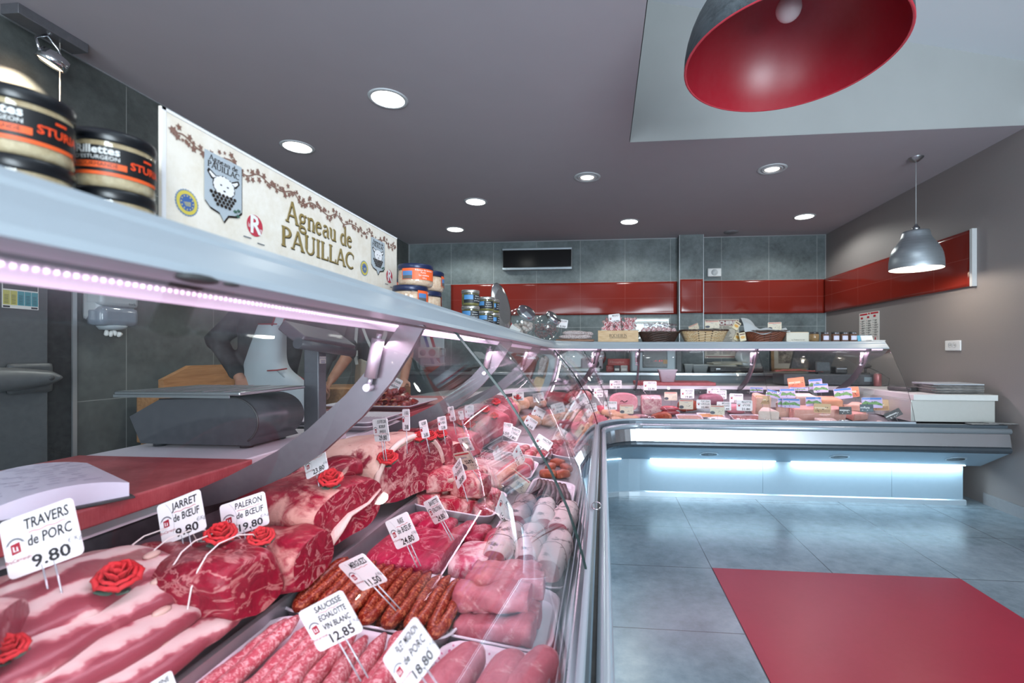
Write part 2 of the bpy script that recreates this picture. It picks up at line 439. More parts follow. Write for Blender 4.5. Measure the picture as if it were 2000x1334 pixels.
def pane(case, sts, dz=None):
    mb = MB(); rings = [[at(st, o, z + (sag(st[1])*(z-0.64)/0.52 if st[0] == 'n' else 0)) for o, z in GPOLY] for st in sts]
    n = len(GPOLY); h = n//2
    vr = [[mb.bm.verts.new(p) for p in r] for r in rings]
    for a, b in zip(vr, vr[1:]):
        for i in range(n):
            j = (i+1) % n
            mb.mi = 1 if (i == h-1 or i == n-1) else 0
            mb._f([a[i], a[j], b[j], b[i]], mb.mi == 0)
    mb.mi = 1
    for r in (vr[0], vr[-1]):
        for i in range(h-1): mb._f([r[i], r[i+1], r[n-2-i], r[n-1-i]])
    return mb.build('glass_pane', [M_GLASS, M_EDGE], case)
def counter(name, label, sts, shelf_sts, base_splits, panes, rear_sts=None):
    c = thing(name, label, 'display counter')
    S = lambda poly, nm, mat, st=None, sm=False, dz=None: sweep(MB(), st or sts, poly, True, True, sm, dz).build(nm, mat, c)
    S([(0.258, 0.0), (0.29, 0.0), (0.29, 0.04), (0.266, 0.04), (0.258, 0.034)], 'kick_plate', M_ALU, sts if len(base_splits) < 2 else sf(AX, 2.695))
    for a in base_splits: S([(0.272, 0.04), (0.29, 0.04), (0.29, 0.30), (0.272, 0.30)], 'base_panel', M_BASE, a)
    S([(0.022, 0.436), (0.272, 0.292), (0.29, 0.300), (0.04, 0.45)], 'underside_panel', M_BASE)
    S([(0.010, 0.438), (0.0, 0.448), (-0.004, 0.460), (0.0, 0.474), (0.010, 0.483), (0.035, 0.483), (0.035, 0.438)], 'lower_rail', M_RAIL, None, False)
    S([(0.002, 0.485), (0.018, 0.572), (0.034, 0.572), (0.034, 0.485)], 'front_panel', M_MIRROR)
    S([(0.006, 0.575), (-0.001, 0.580), (-0.004, 0.592), (-0.001, 0.604), (0.006, 0.611), (0.026, 0.612), (0.026, 0.575)], 'upper_rail', M_ALU, None, True)
    S([(0.026, 0.577), (0.026, 0.604), (0.036, 0.604), (0.036, 0.577)], 'gap_strip', M_DARK)
    S([(0.035, 0.604), (0.034, 0.628), (0.037, 0.632), (0.066, 0.633), (0.066, 0.604)], 'front_ledge', M_LEDG2)
    S([(0.043, 0.632), (0.045, 0.645), (0.056, 0.645), (0.058, 0.633)], 'glass_foot_rail', M_LACQ, shelf_sts)
    S([(0.066, 0.632), (0.070, 0.600), (0.112, 0.588), (0.125, 0.571), (0.592, 0.634), (0.594, 0.680), (0.602, 0.682), (0.608, 0.667), (0.930, 0.757), (0.94, 0.745), (0.60, 0.59), (0.10, 0.53), (0.06, 0.59)], 'deck', M_DECK)
    S([(0.0705, 0.6005), (0.0705, 0.6015), (0.112, 0.5895), (0.112, 0.5885)], 'front_duct', M_DUCT)
    for o_ in (0.076, 0.088, 0.100): S([(o_, 0.596), (o_+0.001, 0.604), (o_+0.003, 0.604), (o_+0.004, 0.594)], 'duct_rail', M_ALU)
    S([(0.930, 0.757), (0.935, 0.802), (0.95, 0.802), (0.95, 0.74)], 'air_grille', M_SLOT)
    S([(0.925, 0.802), (0.925, 0.826), (0.932, 0.831), (1.05, 0.831), (1.05, 0.802)], 'service_ledge', M_LEDGE)
    S([(1.05, 0.79), (1.05, 0.829), (1.38, 0.829), (1.38, 0.79)], 'worktop', M_STEEL)
    S([(1.24, 0.03), (1.24, 0.79), (1.27, 0.79), (1.27, 0.03)], 'rear_panel', M_STEEL)
    sh = S(SHELF, 'shelf', M_LACQ, shelf_sts, False, True)
    for p in panes: pane(c, p)
    led = MB(); sweep(led, shelf_sts, [(0.438, 1.172), (0.440, 1.162), (0.448, 1.156), (0.464, 1.157), (0.468, 1.174)], True, True, False, True)
    lo = led.build('led_strip', [M_LEDBODY, M_LED], c)
    return c
CASE_N = counter('display_counter', 'long glass-fronted meat counter running along beside the photographer', S_NEAR, S_NEAR, [S_NEAR], [[('n', y) for y in (-0.9, -0.4, 0.1, 0.6, 1.05)], [('n', y) for y in (1.055, 1.5, 2.0, 2.5, 3.0, AY)]])
CASE_C = counter('display_counter', 'curved corner section joining the two glass counters', S_ARC, S_ARC, [S_ARC], [S_ARC[:6], S_ARC[5:]])
bs = [P(x, 940, Y=3.76).x for x in (1490, 1742)]
CASE_F = counter('display_counter', 'glass counter with hams and cheeses facing the photographer', sf(AX, 2.80), sf(AX, XE), [sf(AX, bs[0]-0.001), sf(bs[0]+0.001, bs[1]-0.001), sf(bs[1]+0.001, 2.68)],
    [sf(AX+0.002, P(1250, 760, Y=3.6).x), sf(P(1250, 760, Y=3.6).x+0.005, P(1500, 760, Y=3.6).x), sf(P(1500, 760, Y=3.6).x+0.005, XE)])
# arms that carry the shelf, each with its gas strut
ARM = [(0.380, 1.166), (0.410, 1.115), (0.448, 1.060), (0.512, 0.990), (0.600, 0.917), (0.680, 0.868), (0.800, 0.818), (0.930, 0.785)]
M_ARM = plain('grey_arm_metal', '#6f6a71', 0.34, 0.7, var=0.05, scale=60)
M_STRUT = plain('strut_metal', '#cfc8d2', 0.3, 0.6, var=0.03)
def arm(case, st):
    wid = [0.046, 0.050, 0.054, 0.056, 0.056, 0.054, 0.048, 0.030]
    lo = []
    for i, p in enumerate(ARM):
        a = Vector(ARM[max(i-1, 0)]); b = Vector(ARM[min(i+1, len(ARM)-1)]); t = (b-a).normalized()
        lo.append((p[0]-t.y*wid[i], p[1]+t.x*wid[i]))
    k, s = st; sg = sag(s) if k == 'n' else 0
    def st2(d):
        return ('n', s+d) if k == 'n' else (('f', s+d) if k == 'f' else ('a', s-math.degrees(d/0.7)))
    mb = MB(); poly = [(o, z+sg*(z-0.8)/0.37) for o, z in ARM] + [(o, z+sg*(z-0.8)/0.37) for o, z in reversed(lo)]
    n = len(ARM)
    ra = [mb.bm.verts.new(at(st2(-0.006), o, z)) for o, z in poly]; rb = [mb.bm.verts.new(at(st2(0.006), o, z)) for o, z in poly]
    N = len(poly)
    for i in range(N): mb._f([ra[i], ra[(i+1) % N], rb[(i+1) % N], rb[i]])
    for r in (ra, rb):
        for i in range(n-1): mb._f([r[i], r[i+1], r[N-2-i], r[N-1-i]])
    a = mb.build('shelf_arm', M_ARM, case)
    g = MB(); p0 = at(st2(-0.018), 0.470, 1.150+sg); p1 = at(st2(-0.018), 0.492, 1.045+sg)
    g.cyl(p0, p0.lerp(p1, 0.12), 0.005); g.cyl(p0.lerp(p1, 0.1), p0.lerp(p1, 0.85), 0.0125, n=14); g.cyl(p0.lerp(p1, 0.85), p1, 0.005)
    q = p1; g.cyl(at(st2(-0.026), 0.494, 1.040+sg), at(st2(0.0), 0.494, 1.040+sg), 0.008)
    g.build('gas_strut', M_STRUT, a)
for y in (0.93, 1.87, 2.75): arm(CASE_N, ('n', y))
arm(CASE_C, ('a', 118))
for x in (P(1248, 760, Y=3.95).x, P(1474, 760, Y=3.95).x, P(1690, 760, Y=3.95).x): arm(CASE_F, ('f', x))
# light-emitting dots of the strip above the nearest meat
for c, ys in ((CASE_N, [0.12+0.0068*i for i in range(225)]),):
    d = MB()
    for y in ys: d.ball(at(('n', y), 0.4390, 1.1665+sag(y)), 0.0019, 6, 4)
    tag(d.build('led_diodes', M_LED, c), kind='stuff')
# vents and lamps under the far run
for x in (1385, 1640, 1868):
    xx = P(x, 893, Y=3.62).x; m = frame((xx, FY+0.135, 0.3665), (1, 0, 0), (0, 0.25, -0.144))
    v = MB(); ring = [(0.07*math.cos(2*PI*k/28), 0.045*math.sin(2*PI*k/28)) for k in range(28)]
    rin = [(0.86*a, 0.82*b) for a, b in ring]
    M2 = m @ Matrix.Translation((0, 0, -0.0005))
    for zz in (0.0,):
        R = [[M2 @ Vector((a, b, -0.0)) for a, b in ring], [M2 @ Vector((a, b, 0.006)) for a, b in ring], [M2 @ Vector((a, b, 0.006)) for a, b in rin], [M2 @ Vector((a, b, 0.0)) for a, b in rin]]
        v.loft(R+[R[0]], True, False)
    for k in range(-3, 4): v.box((-0.055, k*0.011-0.002, 0.0), (0.055, k*0.011+0.002, 0.004), M2)
    v.mi = 1; v.prism(rin, 0.0015, M2)
    vo = v.build('vent_grille', [M_ALU, M_DARK], CASE_F)
for a, b in ((P(1270, 905, Y=3.75).x, P(1515, 905, Y=3.75).x), (P(1545, 905, Y=3.75).x, P(1885, 905, Y=3.75).x)):
    MB().box((a, FY+0.256, 0.294), (b, FY+0.266, 0.301)).build('base_lamp', M_COOL, CASE_F)
    area('base_lamp_light', ((a+b)/2, FY+0.235, 0.284), (math.radians(16), 0, 0), b-a, 0.02, 3.2*(b-a), (0.70, 0.90, 1.0))
sweep(MB(), [('a', 172-6*i) for i in range(12)], [(0.256, 0.294), (0.266, 0.294), (0.266, 0.301), (0.256, 0.301)]).build('base_lamp', M_COOL, CASE_C)
area('base_lamp_light', (NX-0.235, 1.6, 0.284), (0, math.radians(16), 0), 0.02, 2.4, 7.0, (0.70, 0.90, 1.0))
# case lighting: the pink-white strips under the shelf
LP = (1.0, 0.69, 0.86)
area('case_strip_light', (NX-0.456, 0.55, 1.155), (0, math.radians(-6), 0), 0.03, 1.7, 6.0, LP)
area('case_strip_light', (NX-0.456, 2.25, 1.140), (0, math.radians(-6), 0), 0.03, 1.7, 7.5, LP)
area('case_strip_light', (AX-0.52, AY+0.52, 1.140), (0, 0, math.radians(45)), 0.8, 0.03, 5.5, LP)
area('case_strip_light', ((AX+XE)/2, FY+0.456, 1.140), (math.radians(-6), 0, 0), XE-AX, 0.03, 11, LP)

# oval pull rings on the glass foot
def pull(case, st):
    c = at(st, 0.036, 0.642); t = (at((st[0], st[1]+0.01), 0.036, 0.642)-c).normalized(); n = (at(st, 0.0, 0.642)-at(st, 0.05, 0.642)).normalized()
    m = MB(); m.tube([c+t*0.036*math.cos(2*PI*k/24)+n*0.014*math.sin(2*PI*k/24)+Vector((0, 0, 0.010)) for k in range(25)], 0.0022, 6); m.build('pull_ring', M_CHROME, case)
pull(CASE_N, ('n', 1.47)); pull(CASE_F, ('f', P(1387, 826, Y=3.52).x)); pull(CASE_F, ('f', P(1650, 826, Y=3.52).x))
for x, r in ((385, 0.016), (452, 0.007)):
    q = P(x, 545 if r > 0.01 else 556, Z=1.167+0.025); m = MB(); m.ball(q, r, 14, 8, (0.7, 1.2, 0.25)); m.build('shelf_fixing', M_DARK, CASE_N)
# ---------------------------------------------------------------- lamps on the ceiling
M_DIFF = emit('downlight_diffuser', '#fbfff8', 9.0)
M_RING = plain('white_lamp_ring', '#cdd2d6', 0.4, var=0.02)
def downlight(x, y, label, energy=13, panel=True, col=(0.95, 1.0, 0.95)):
    c = P(x, y, Z=ZC)
    t = thing('ceiling_downlight', label, 'ceiling light', (c.x, c.y, ZC), group='round downlights in the ceiling')
    if panel:
        MB().lathe([(0.094, -0.002), (0.096, -0.006), (0.112, -0.005), (0.1175, 0.0), (0.094, 0.0), (0.094, -0.002)], 40, cap=False).build('trim_ring', M_RING, t)
        MB().lathe([(0.0, -0.004), (0.095, -0.004)], 40, cap=False).build('diffuser', M_DIFF, t)
        spot('downlight_light', (c.x, c.y, ZC-0.03), energy*3.6 if y < 300 else energy*3.0, col, 150 if y < 300 else 158, 0.9 if y < 300 else 0.35, radius=0.08)
    else:
        MB().lathe([(0.088, -0.003), (0.09, -0.007), (0.112, -0.006), (0.1175, 0.0), (0.088, 0.0), (0.088, -0.003)], 40, cap=False).build('trim_ring', M_RING, t)
        MB().lathe([(0.062, -0.002), (0.066, -0.010), (0.084, -0.008), (0.087, -0.001), (0.062, -0.002)], 40, cap=False).build('tilting_ring', M_RING, t)
        MB().lathe([(0.063, -0.006), (0.058, -0.001), (0.063, -0.006)], 32, cap=False).build('dark_gap', M_DARK, t)
        b = MB().lathe([(0.0, -0.009), (0.03, -0.008), (0.058, -0.003)], 32, cap=False)
        b.build('bulb', emit('spot_bulb', '#fff3ea', 4.0 if x < 1300 else 1.5), t)
        spot('downlight_light', (c.x, c.y, ZC-0.03), energy, (1.0, 0.95, 0.92), 80, 0.5, radius=0.05)
for a in ((758, 193, 'large round downlight, nearest of those above the meat counter', 11), (581, 287, 'round downlight on the ceiling just above the cream lamb sign', 9),
          (929, 394, 'round downlight with a bright disc, third out from the far grey wall on its side', 9), (889, 448, 'round downlight closest to the far corner by the air conditioner', 12),
          (1229, 433, 'round bright downlight near the middle of the far grey wall', 12), (1571, 423, 'round bright downlight beside the hanging metal pendant', 12)):
    downlight(*a)
downlight(1147, 346, 'tilting spot downlight with stepped rings and a small glowing bulb', 9, False)
downlight(1508, 330, 'tilting spot downlight with stepped rings and a dim pinkish bulb', 6, False)
c = P(1428, 453, Z=ZC)
tag(MB().lathe([(0.0, -0.018), (0.05, -0.018), (0.085, -0.010), (0.09, 0.0), (0.0, 0.0)], 30, cap=False).build('ceiling_speaker', plain('dim_grey_cover', '#77757a', 0.6), loc=(c.x, c.y, ZC)), 'flat grey round ceiling cover near the pilaster', 'speaker')
# big dome pendant
RC = P(1540.5, 116, D=1.84); R0 = 0.40
t = thing('dome_pendant_lamp', 'huge dome pendant, rough charcoal outside and red inside', 'pendant lamp', RC)
def dome(r, h, z0=0.0, n=14): return [(r*math.cos(k*PI/2/n), z0+h*math.sin(k*PI/2/n)) for k in range(n)]+[(0.03, z0+h)]
g = NT('rough_charcoal_coating'); v = g.coord('Object', (1, 1, 1.6)); n1 = g.noise(v, 9, 9, 0.7, 1.2); n2 = g.noise(v, 45, 6, 0.65)
g.col(g.ramp(n1, [(0.3, '#3a4045'), (0.7, '#5d656b')])); g.bump(g.math('ADD', n1, g.math('MULTIPLY', n2, 0.5)), 0.5, 0.012); g.set(0.55, 0.1, 0.4)
MB().lathe([(R0-0.004, 0.0)]+dome(R0, 0.385), 72, cap=False).build('shade_outside', g.m, t)
MB().lathe([(R0, 0.0), (R0-0.004, -0.003), (R0-0.010, 0.0)], 72, cap=False).build('rim', plain('red_rim', '#d23a4a', 0.35, var=0.02), t)
MB().lathe(dome(R0-0.010, 0.372), 72, cap=False).build('shade_lining', plain('red_lining', '#9c0620', 0.38, 0.0, 0.8, var=0.02), t)
b = MB(); b.ball((0, 0, 0.20), 0.048, 20, 14); b.build('globe_bulb', plain('frosted_bulb', '#f0e4e4', 0.25, var=0.0), t)
MB().cyl((0, 0, 0.24), (0, 0, 0.372), 0.022).build('lamp_holder', M_BLACK, t)
MB().cyl((0, 0, 0.385), (0, 0, zr(RC.x)-RC.z), 0.004, n=8).build('cord', M_BLACK, t)
# small spun aluminium pendant
RC2 = P(1789, 525.5, D=3.66); rs = 0.178
t = thing('bell_pendant_lamp', 'small brushed aluminium bell pendant by the taupe wall', 'pendant lamp', RC2)
prof = [(1.0, 0.0), (1.005, 0.02), (0.995, 0.10), (0.96, 0.17), (0.89, 0.235), (0.78, 0.295), (0.68, 0.335), (0.60, 0.37), (0.54, 0.41), (0.51, 0.45), (0.49, 0.475), (0.30, 0.486), (0.08, 0.488)]
k2 = 0.62
al = NT('brushed_bell_aluminium'); v = al.coord('Object', (1, 1, 60)); al.col(al.ramp(al.noise(v, 6, 3), [(0.3, '#9aa2a8'), (0.7, '#b4bbc1')])); al.set(0.36, 0.75, 0.5, Anisotropic=0.7)
MB().lathe([(a*rs, z*k2) for a, z in prof], 56, cap=False).build('shade', al.m, t)
MB().lathe([(a*rs*0.985, z*k2*0.985+0.001) for a, z in prof], 56, cap=False).build('shade_lining', plain('white_lining', '#f4efe8', 0.5, var=0.0), t)
MB().lathe([(rs, 0.0), (rs*0.995, -0.002), (rs*0.985, 0.0)], 56, cap=False).build('rim', M_WHITE, t)
MB().lathe([(0.0, 0.302), (0.026, 0.302), (0.026, 0.328), (0.018, 0.330), (0.012, 0.345), (0.008, 0.352), (0.0, 0.352)], 20, cap=False).build('cable_grip', M_STEEL, t)
MB().cyl((0, 0, 0.35), (0, 0, ZC-RC2.z-0.02), 0.0028, n=8).build('cord', plain('grey_cord', '#a9adb0', 0.4), t)
MB().lathe([(0.0, ZC-RC2.z-0.034), (0.02, ZC-RC2.z-0.032), (0.048, ZC-RC2.z-0.010), (0.052, ZC-RC2.z)], 28, cap=False).build('ceiling_rose', M_STEEL, t)
b = MB(); b.ball((0, 0, 0.12), 0.03, 16, 10); b.build('bulb', emit('pendant_bulb', '#fff1dc', 14.0), t)
l = bpy.data.lights.new('pendant_light', 'POINT'); l.energy = 7; l.color = (1.0, 0.9, 0.78); l.shadow_soft_size = 0.03
o = bpy.data.objects.new('pendant_light', l); COL.objects.link(o); o.location = RC2 + Vector((0, 0, 0.05))
# track spotlight by the left wall
q = P(92, 62, Z=ZC-0.03)
t = thing('ceiling_spotlight', 'chrome spotlight on a grey bracket box under the ceiling', 'spotlight', (q.x, q.y, ZC))
m = Matrix.Rotation(math.radians(0), 4, 'Z')
MB().box((-0.045, -0.14, -0.045), (0.045, 0.14, 0.0), m, 0.003).build('mounting_box', plain('grey_metal_box', '#6d6e74', 0.35, 0.5), t)
hd = Vector((0.01, 0.015, -0.155)); mm = Matrix.Translation(hd) @ Euler((math.radians(-14), math.radians(22), 0)).to_matrix().to_4x4()
MB().lathe([(0.0, 0.035), (0.035, 0.035), (0.052, 0.028), (0.056, 0.0), (0.056, -0.022), (0.050, -0.024), (0.048, -0.010), (0.0, 0.0)], 36, mm, cap=False).build('lamp_head', M_CHROME, t)
MB().lathe([(0.0, -0.012), (0.020, -0.014), (0.046, -0.018)], 30, mm, cap=False).build('bulb', emit('warm_spot_bulb', '#ffd9b0', 5.0), t)
a = MB()
for sgn in (-1, 1): a.tube([(0, 0, -0.045), (0.0, 0.045*sgn, -0.085), mm @ Vector((0, 0.058*sgn, 0.0))], 0.006, 8)
a.build('fork_arm', M_CHROME, t)
sp = spot('spotlight_light', Vector((q.x, q.y, ZC)) + hd + Vector((0, 0, -0.03)), 22, (1.0, 0.80, 0.58), 96, 0.25, (math.radians(-8), math.radians(24), 0))
q = P(117, 132, X=XL+0.12)
tag(MB().cyl((q.x, q.y, ZC), (q.x, q.y, 2.02), 0.0025, n=8).build('hanging_cable', plain('thin_pale_cable', '#c9c2bc', 0.4)), 'thin pale cable hanging from the ceiling by the spotlight', 'cable')
# small box at the very edge, high on the taupe wall
q = P(1997, 228, X=XR)
tag(MB().box((XR-0.035, q.y-0.13, q.z-0.05), (XR, q.y+0.005, q.z+0.05), None, 0.006).build('alarm_box', M_WHITE), 'white alarm box high on the taupe wall beside the light well', 'alarm')
# ---------------------------------------------------------------- things on the walls
M_INK = plain('black_ink', '#17171b', 0.6, var=0)
M_REDINK = plain('red_ink', '#c3122b', 0.5, var=0)
M_PAPER = plain('white_paper', '#e6e4e0', 0.6, var=0.03)
FR = lambda o: frame(o, (1, 0, 0), (0, 0, 1))                 # faces the photographer
FL = lambda o: frame(o, (0, 1, 0), (0, 0, 1))                 # faces +x (from the left wall)
FRW = lambda o: frame(o, (0, -1, 0), (0, 0, 1))               # faces -x (from the right wall)
# air conditioner
a = P(981, 487, Y=6.22); b = P(1117, 525, Y=6.22)
t = thing('air_conditioner', 'black fronted air conditioner with silver bars on the grey tiled wall', 'air conditioner', (a.x, 6.22, b.z))
w = b.x-a.x; h = P(981, 487, Y=6.22).z-b.z+0.01
MB().box((0, 0.02, 0), (w, 0.10, h), None, 0.012).build('casing', plain('ac_casing', '#9aa0a4', 0.4), t)
MB().box((0.008, 0.004, 0.030), (w-0.008, 0.021, h-0.026), None, 0.004).build('front_panel', plain('ac_black_glass', '#0b0b0d', 0.18, var=0), t)
MB().box((0, 0.0, h-0.026), (w, 0.022, h), None, 0.005).build('top_bar', M_ALU, t)
MB().box((0, 0.0, 0.0), (w, 0.022, 0.030), None, 0.005).build('bottom_bar', M_ALU, t)
text_mesh('LG', 0.016, FR((0.06, -0.001, 0.016)), M_INK, 'lettering', t)
# motion detector
c = P(1394, 533, Y=YB)
t = thing('motion_detector', 'white square detector on the grey wall above the red band', 'detector', (c.x, YB, c.z))
MB().box((-0.088, -0.045, -0.055), (0.088, 0, 0.055), None, 0.012).build('housing', M_WHITE, t)
MB().lathe([(0, 0.012), (0.03, 0.010), (0.042, 0.0)], 24, FR((0, -0.045, 0)), cap=False).build('lens', plain('detector_lens', '#b9bfc3', 0.3), t)
# double socket on the taupe wall
c = P(1863, 675, X=XR)
t = thing('wall_socket', 'white double socket on the taupe wall', 'socket', (XR, c.y, c.z))
MB().box((-0.012, -0.085, -0.042), (0, 0.085, 0.042), None, 0.006).build('cover_plate', M_WHITE, t)
for k in (-0.024, 0.024):
    s = MB(); s.lathe([(0.019, 0.003), (0.017, -0.002), (0.0, -0.002)], 20, FRW((-0.012, k, 0.004)), cap=False); s.build('socket_well', plain('socket_grey', '#a3a6a8', 0.5), t)
    p = MB()
    for d in (-0.007, 0.007): p.cyl((-0.0145, k+d, 0.004), (-0.0125, k+d, 0.004), 0.0028, n=8)
    p.build('pin_hole', M_BLACK, t)
# printed sheet on the taupe wall
a = P(1679, 602, X=XR); b = P(1718, 648, X=XR)
cy, cz = (a.y+b.y)/2, 1.42
hw, hh = abs(a.y-b.y)/2, 0.158
t = thing('wall_chart', 'printed white chart with a red heading on the taupe wall', 'poster', (XR-0.004, cy, cz))
MB().box((0, -hw, -hh), (0.003, hw, hh)).build('sheet', M_PAPER, t)
MR = FRW((-0.001, 0, 0)); ink = MB(); red = MB(); rr = random.Random(3)
def bar(mb, x, y, w, h, M, z=0.0006): mb.prism([(x, y), (x+w, y), (x+w, y+h), (x, y+h)], z, M)
bar(red, -hw*0.92, hh*0.84, hw*0.78, hh*0.10, MR); bar(red, -hw*0.06, hh*0.86, hw*0.16, hh*0.10, MR); bar(red, hw*0.18, hh*0.86, hw*0.74, hh*0.10, MR)
for col in range(3):
    x0 = -hw*0.88+col*hw*0.64
    bar(red, x0+hw*0.06, hh*(0.58+0.03*col), hw*0.22, hh*0.13, MR)
    for r in range(7):
        y = hh*(0.42-0.16*r)
        bar(red if rr.random() < 0.3 else ink, x0, y, hw*0.06, hh*0.035, MR); bar(ink, x0+hw*0.14, y, hw*(0.2+0.18*rr.random()), hh*0.025, MR); bar(ink, x0+hw*0.14, y-hh*0.055, hw*(0.12+0.2*rr.random()), hh*0.02, MR)
for k in range(5): bar(red if k % 2 == 0 else ink, -hw*0.85+k*hw*0.36, -hh*0.90, hw*0.10, hh*0.16, MR)
bar(red, -hw*0.9, -hh*0.70, hw*1.8, hh*0.012, MR)
ink.build('print', M_INK, t); red.build('red_print', M_REDINK, t)
# price poster BOUCHERIE on the far wall
a = P(1376, 624, Y=YB); b = P(1443, 700, Y=YB)
t = thing('price_poster', 'tall butchery price list with a dark red heading on the far wall', 'poster', (a.x, YB-0.006, b.z))
w = b.x-a.x; h = a.z-b.z
MB().box((0, 0, 0), (w, 0.004, h)).build('sheet', plain('poster_cream', '#cfcabd', 0.6, var=0.04), t)
MP = FR((0, -0.001, 0))
hd = MB(); bar(hd, 0.01, h*0.845, w-0.02, h*0.13, MP); hd.build('heading_panel', plain('poster_red', '#7c1626', 0.5), t)
hd = MB(); bar(hd, 0.01, h*0.03, w*0.93, h*0.022, MP); hd.build('footer_panel', plain('poster_red', '#7c1626'), t)
text_mesh('BOUCHERIE', 0.062, FR((w*0.52, -0.002, h*0.905)), M_PAPER, 'lettering', t, bold=0.004, width=w*0.86)
ink = MB()
for cx in (0.03, w*0.53):
    for r in range(22):
        y = h*(0.80-0.033*r); bar(ink, cx, y, w*(0.18+0.10*rr.random()), h*0.012, MP); bar(ink, cx+w*0.36, y, w*0.07, h*0.012, MP)
ink.build('print', M_INK, t)
# paper towel dispenser on the left wall
y0, y1 = P(198, 600, X=XL+0.12).y, P(271, 600, X=XL+0.12).y
zt, zb = P(230, 556, X=XL+0.12).z+0.12, P(230, 637, X=XL+0.12).z
zm = P(230, 599, X=XL+0.12).z
t = thing('paper_towel_dispenser', 'white and grey paper towel dispenser on the dark tiled wall', 'dispenser', (XL, (y0+y1)/2, zb))
hw = (y1-y0)/2
MB().box((0, -hw, 0.03), (0.10, hw, zt-zb), None, 0.02).build('casing', plain('dispenser_white', '#b9c0c4', 0.35), t)
MB().box((0.02, -hw-0.002, 0.0), (0.125, hw+0.002, zm-zb), None, 0.03).build('window_cover', plain('dispenser_smoke', '#7f8a97', 0.15, 0, 0.6), t)
MB().box((0.02, -hw-0.001, zm-zb), (0.122, hw+0.001, zt-zb), None, 0.02).build('upper_cover', plain('dispenser_upper', '#b4bcc0', 0.3), t)
MB().lathe([(0.0, -0.02), (0.05, -0.02), (0.066, 0.004), (0.0, 0.004)], 24, Matrix.Translation((0.066, 0, 0.0)), cap=False).build('outlet', plain('outlet_grey', '#9aa3a9', 0.4), t)
r = MB()
for k in range(4): r.ball((0.06+0.01*k, 0.012*k-0.02, -0.035-0.006*(k % 2)), 0.014, 8, 6, (1, 0.7, 1.2))
r.noise(0.006, 60).build('paper_end', M_PAPER, t)
text_mesh('tork', 0.022, FL((0.1235, hw*0.6, zm-zb+0.02)), M_INK, 'lettering', t)
# cold-room door in the left wall, its handle and a notice
dy0, dy1 = 0.9, P(88, 700, X=XL+0.06).y; tz = P(138, 560, X=XL+0.01).y
d = struct(MB().box((XL+0.012, dy0, 0.06), (XL+0.075, dy1, 1.86), None, 0.004).build('door_1', plain('grey_door_panel', '#4b4f51', 0.35, var=0.05)))
struct(MB().box((XL, dy1, 0.0), (XL+0.014, tz, 1.88)).build('trim_9', plain('dark_reveal', '#050608', 0.9, 0.0, 0.2)))
struct(MB().box((XL, tz, 0.0), (XL+0.022, tz+0.02, 1.88)).build('trim_10', M_TRIM))
hz = P(45, 740, X=XL+0.13).z; hy1 = P(112, 740, X=XL+0.13).y; hy0 = hy1-0.33
hn = MB(); rings = []
N = 22
for i in range(N+1):
    f = i/N; y = hy0+(hy1-hy0)*f
    r = 0.055*(0.55+0.45*math.sin(PI*min(1, 0.35+0.65*f)))*(1 if f < 0.94 else (1-f)/0.06*0.5+0.5)
    rings.append([Vector((XL+0.115+0.045*math.cos(2*PI*k/16), y, hz+r*math.sin(2*PI*k/16))) for k in range(16)])
hn.loft(rings); hnd = hn.build('door_handle', plain('door_handle_grey', '#54585a', 0.35, var=0.05), d)
MB().box((XL+0.07, hy1-0.16, hz-0.07), (XL+0.10, hy1+0.012, hz+0.07), None, 0.02).build('handle_plate', plain('handle_plate_grey', '#3c4042', 0.4), d)
MB().lathe([(0, 0.004), (0.010, 0.003), (0.012, 0)], 16, FL((XL+0.160, hy1-0.045, hz)), cap=False).build('handle_screw', M_DARK, d)
a = P(4, 555, X=XL+0.078); b = P(75, 606, X=XL+0.078)
t = thing('door_notice', 'small notice with yellow and teal columns on the grey door', 'notice', (XL+0.0765, b.y, b.z))
w = b.y-a.y; h = a.z-b.z+0.05
MB().box((0, -w, 0), (0.002, 0, h)).build('sheet', M_PAPER, t)
ML = FL((0.0022, -w, 0))
cols = [MB(), MB(), MB()]
for k in range(5): bar(cols[0 if k < 2 else 1], w*(0.02+0.195*k), h*0.10, w*0.18, h*0.42, ML)
bar(cols[2], w*0.02, h*0.56, w*0.95, h*0.42, ML)
ink = MB()
for k in range(5):
    for j in range(7): bar(ink, w*(0.05+0.195*k), h*(0.14+0.04*j), w*0.11, h*0.012, ML, 0.0012)
bar(ink, w*0.02, h*0.02, w*0.18, h*0.05, ML); bar(ink, w*0.79, h*0.02, w*0.18, h*0.05, ML)
cols[0].build('yellow_column', plain('notice_yellow', '#c9c258', 0.6), t); cols[1].build('teal_column', plain('notice_teal', '#2b93a0', 0.6), t)
cols[2].build('dark_heading', plain('notice_dark', '#23292c', 0.6), t); ink.build('print', M_INK, t)
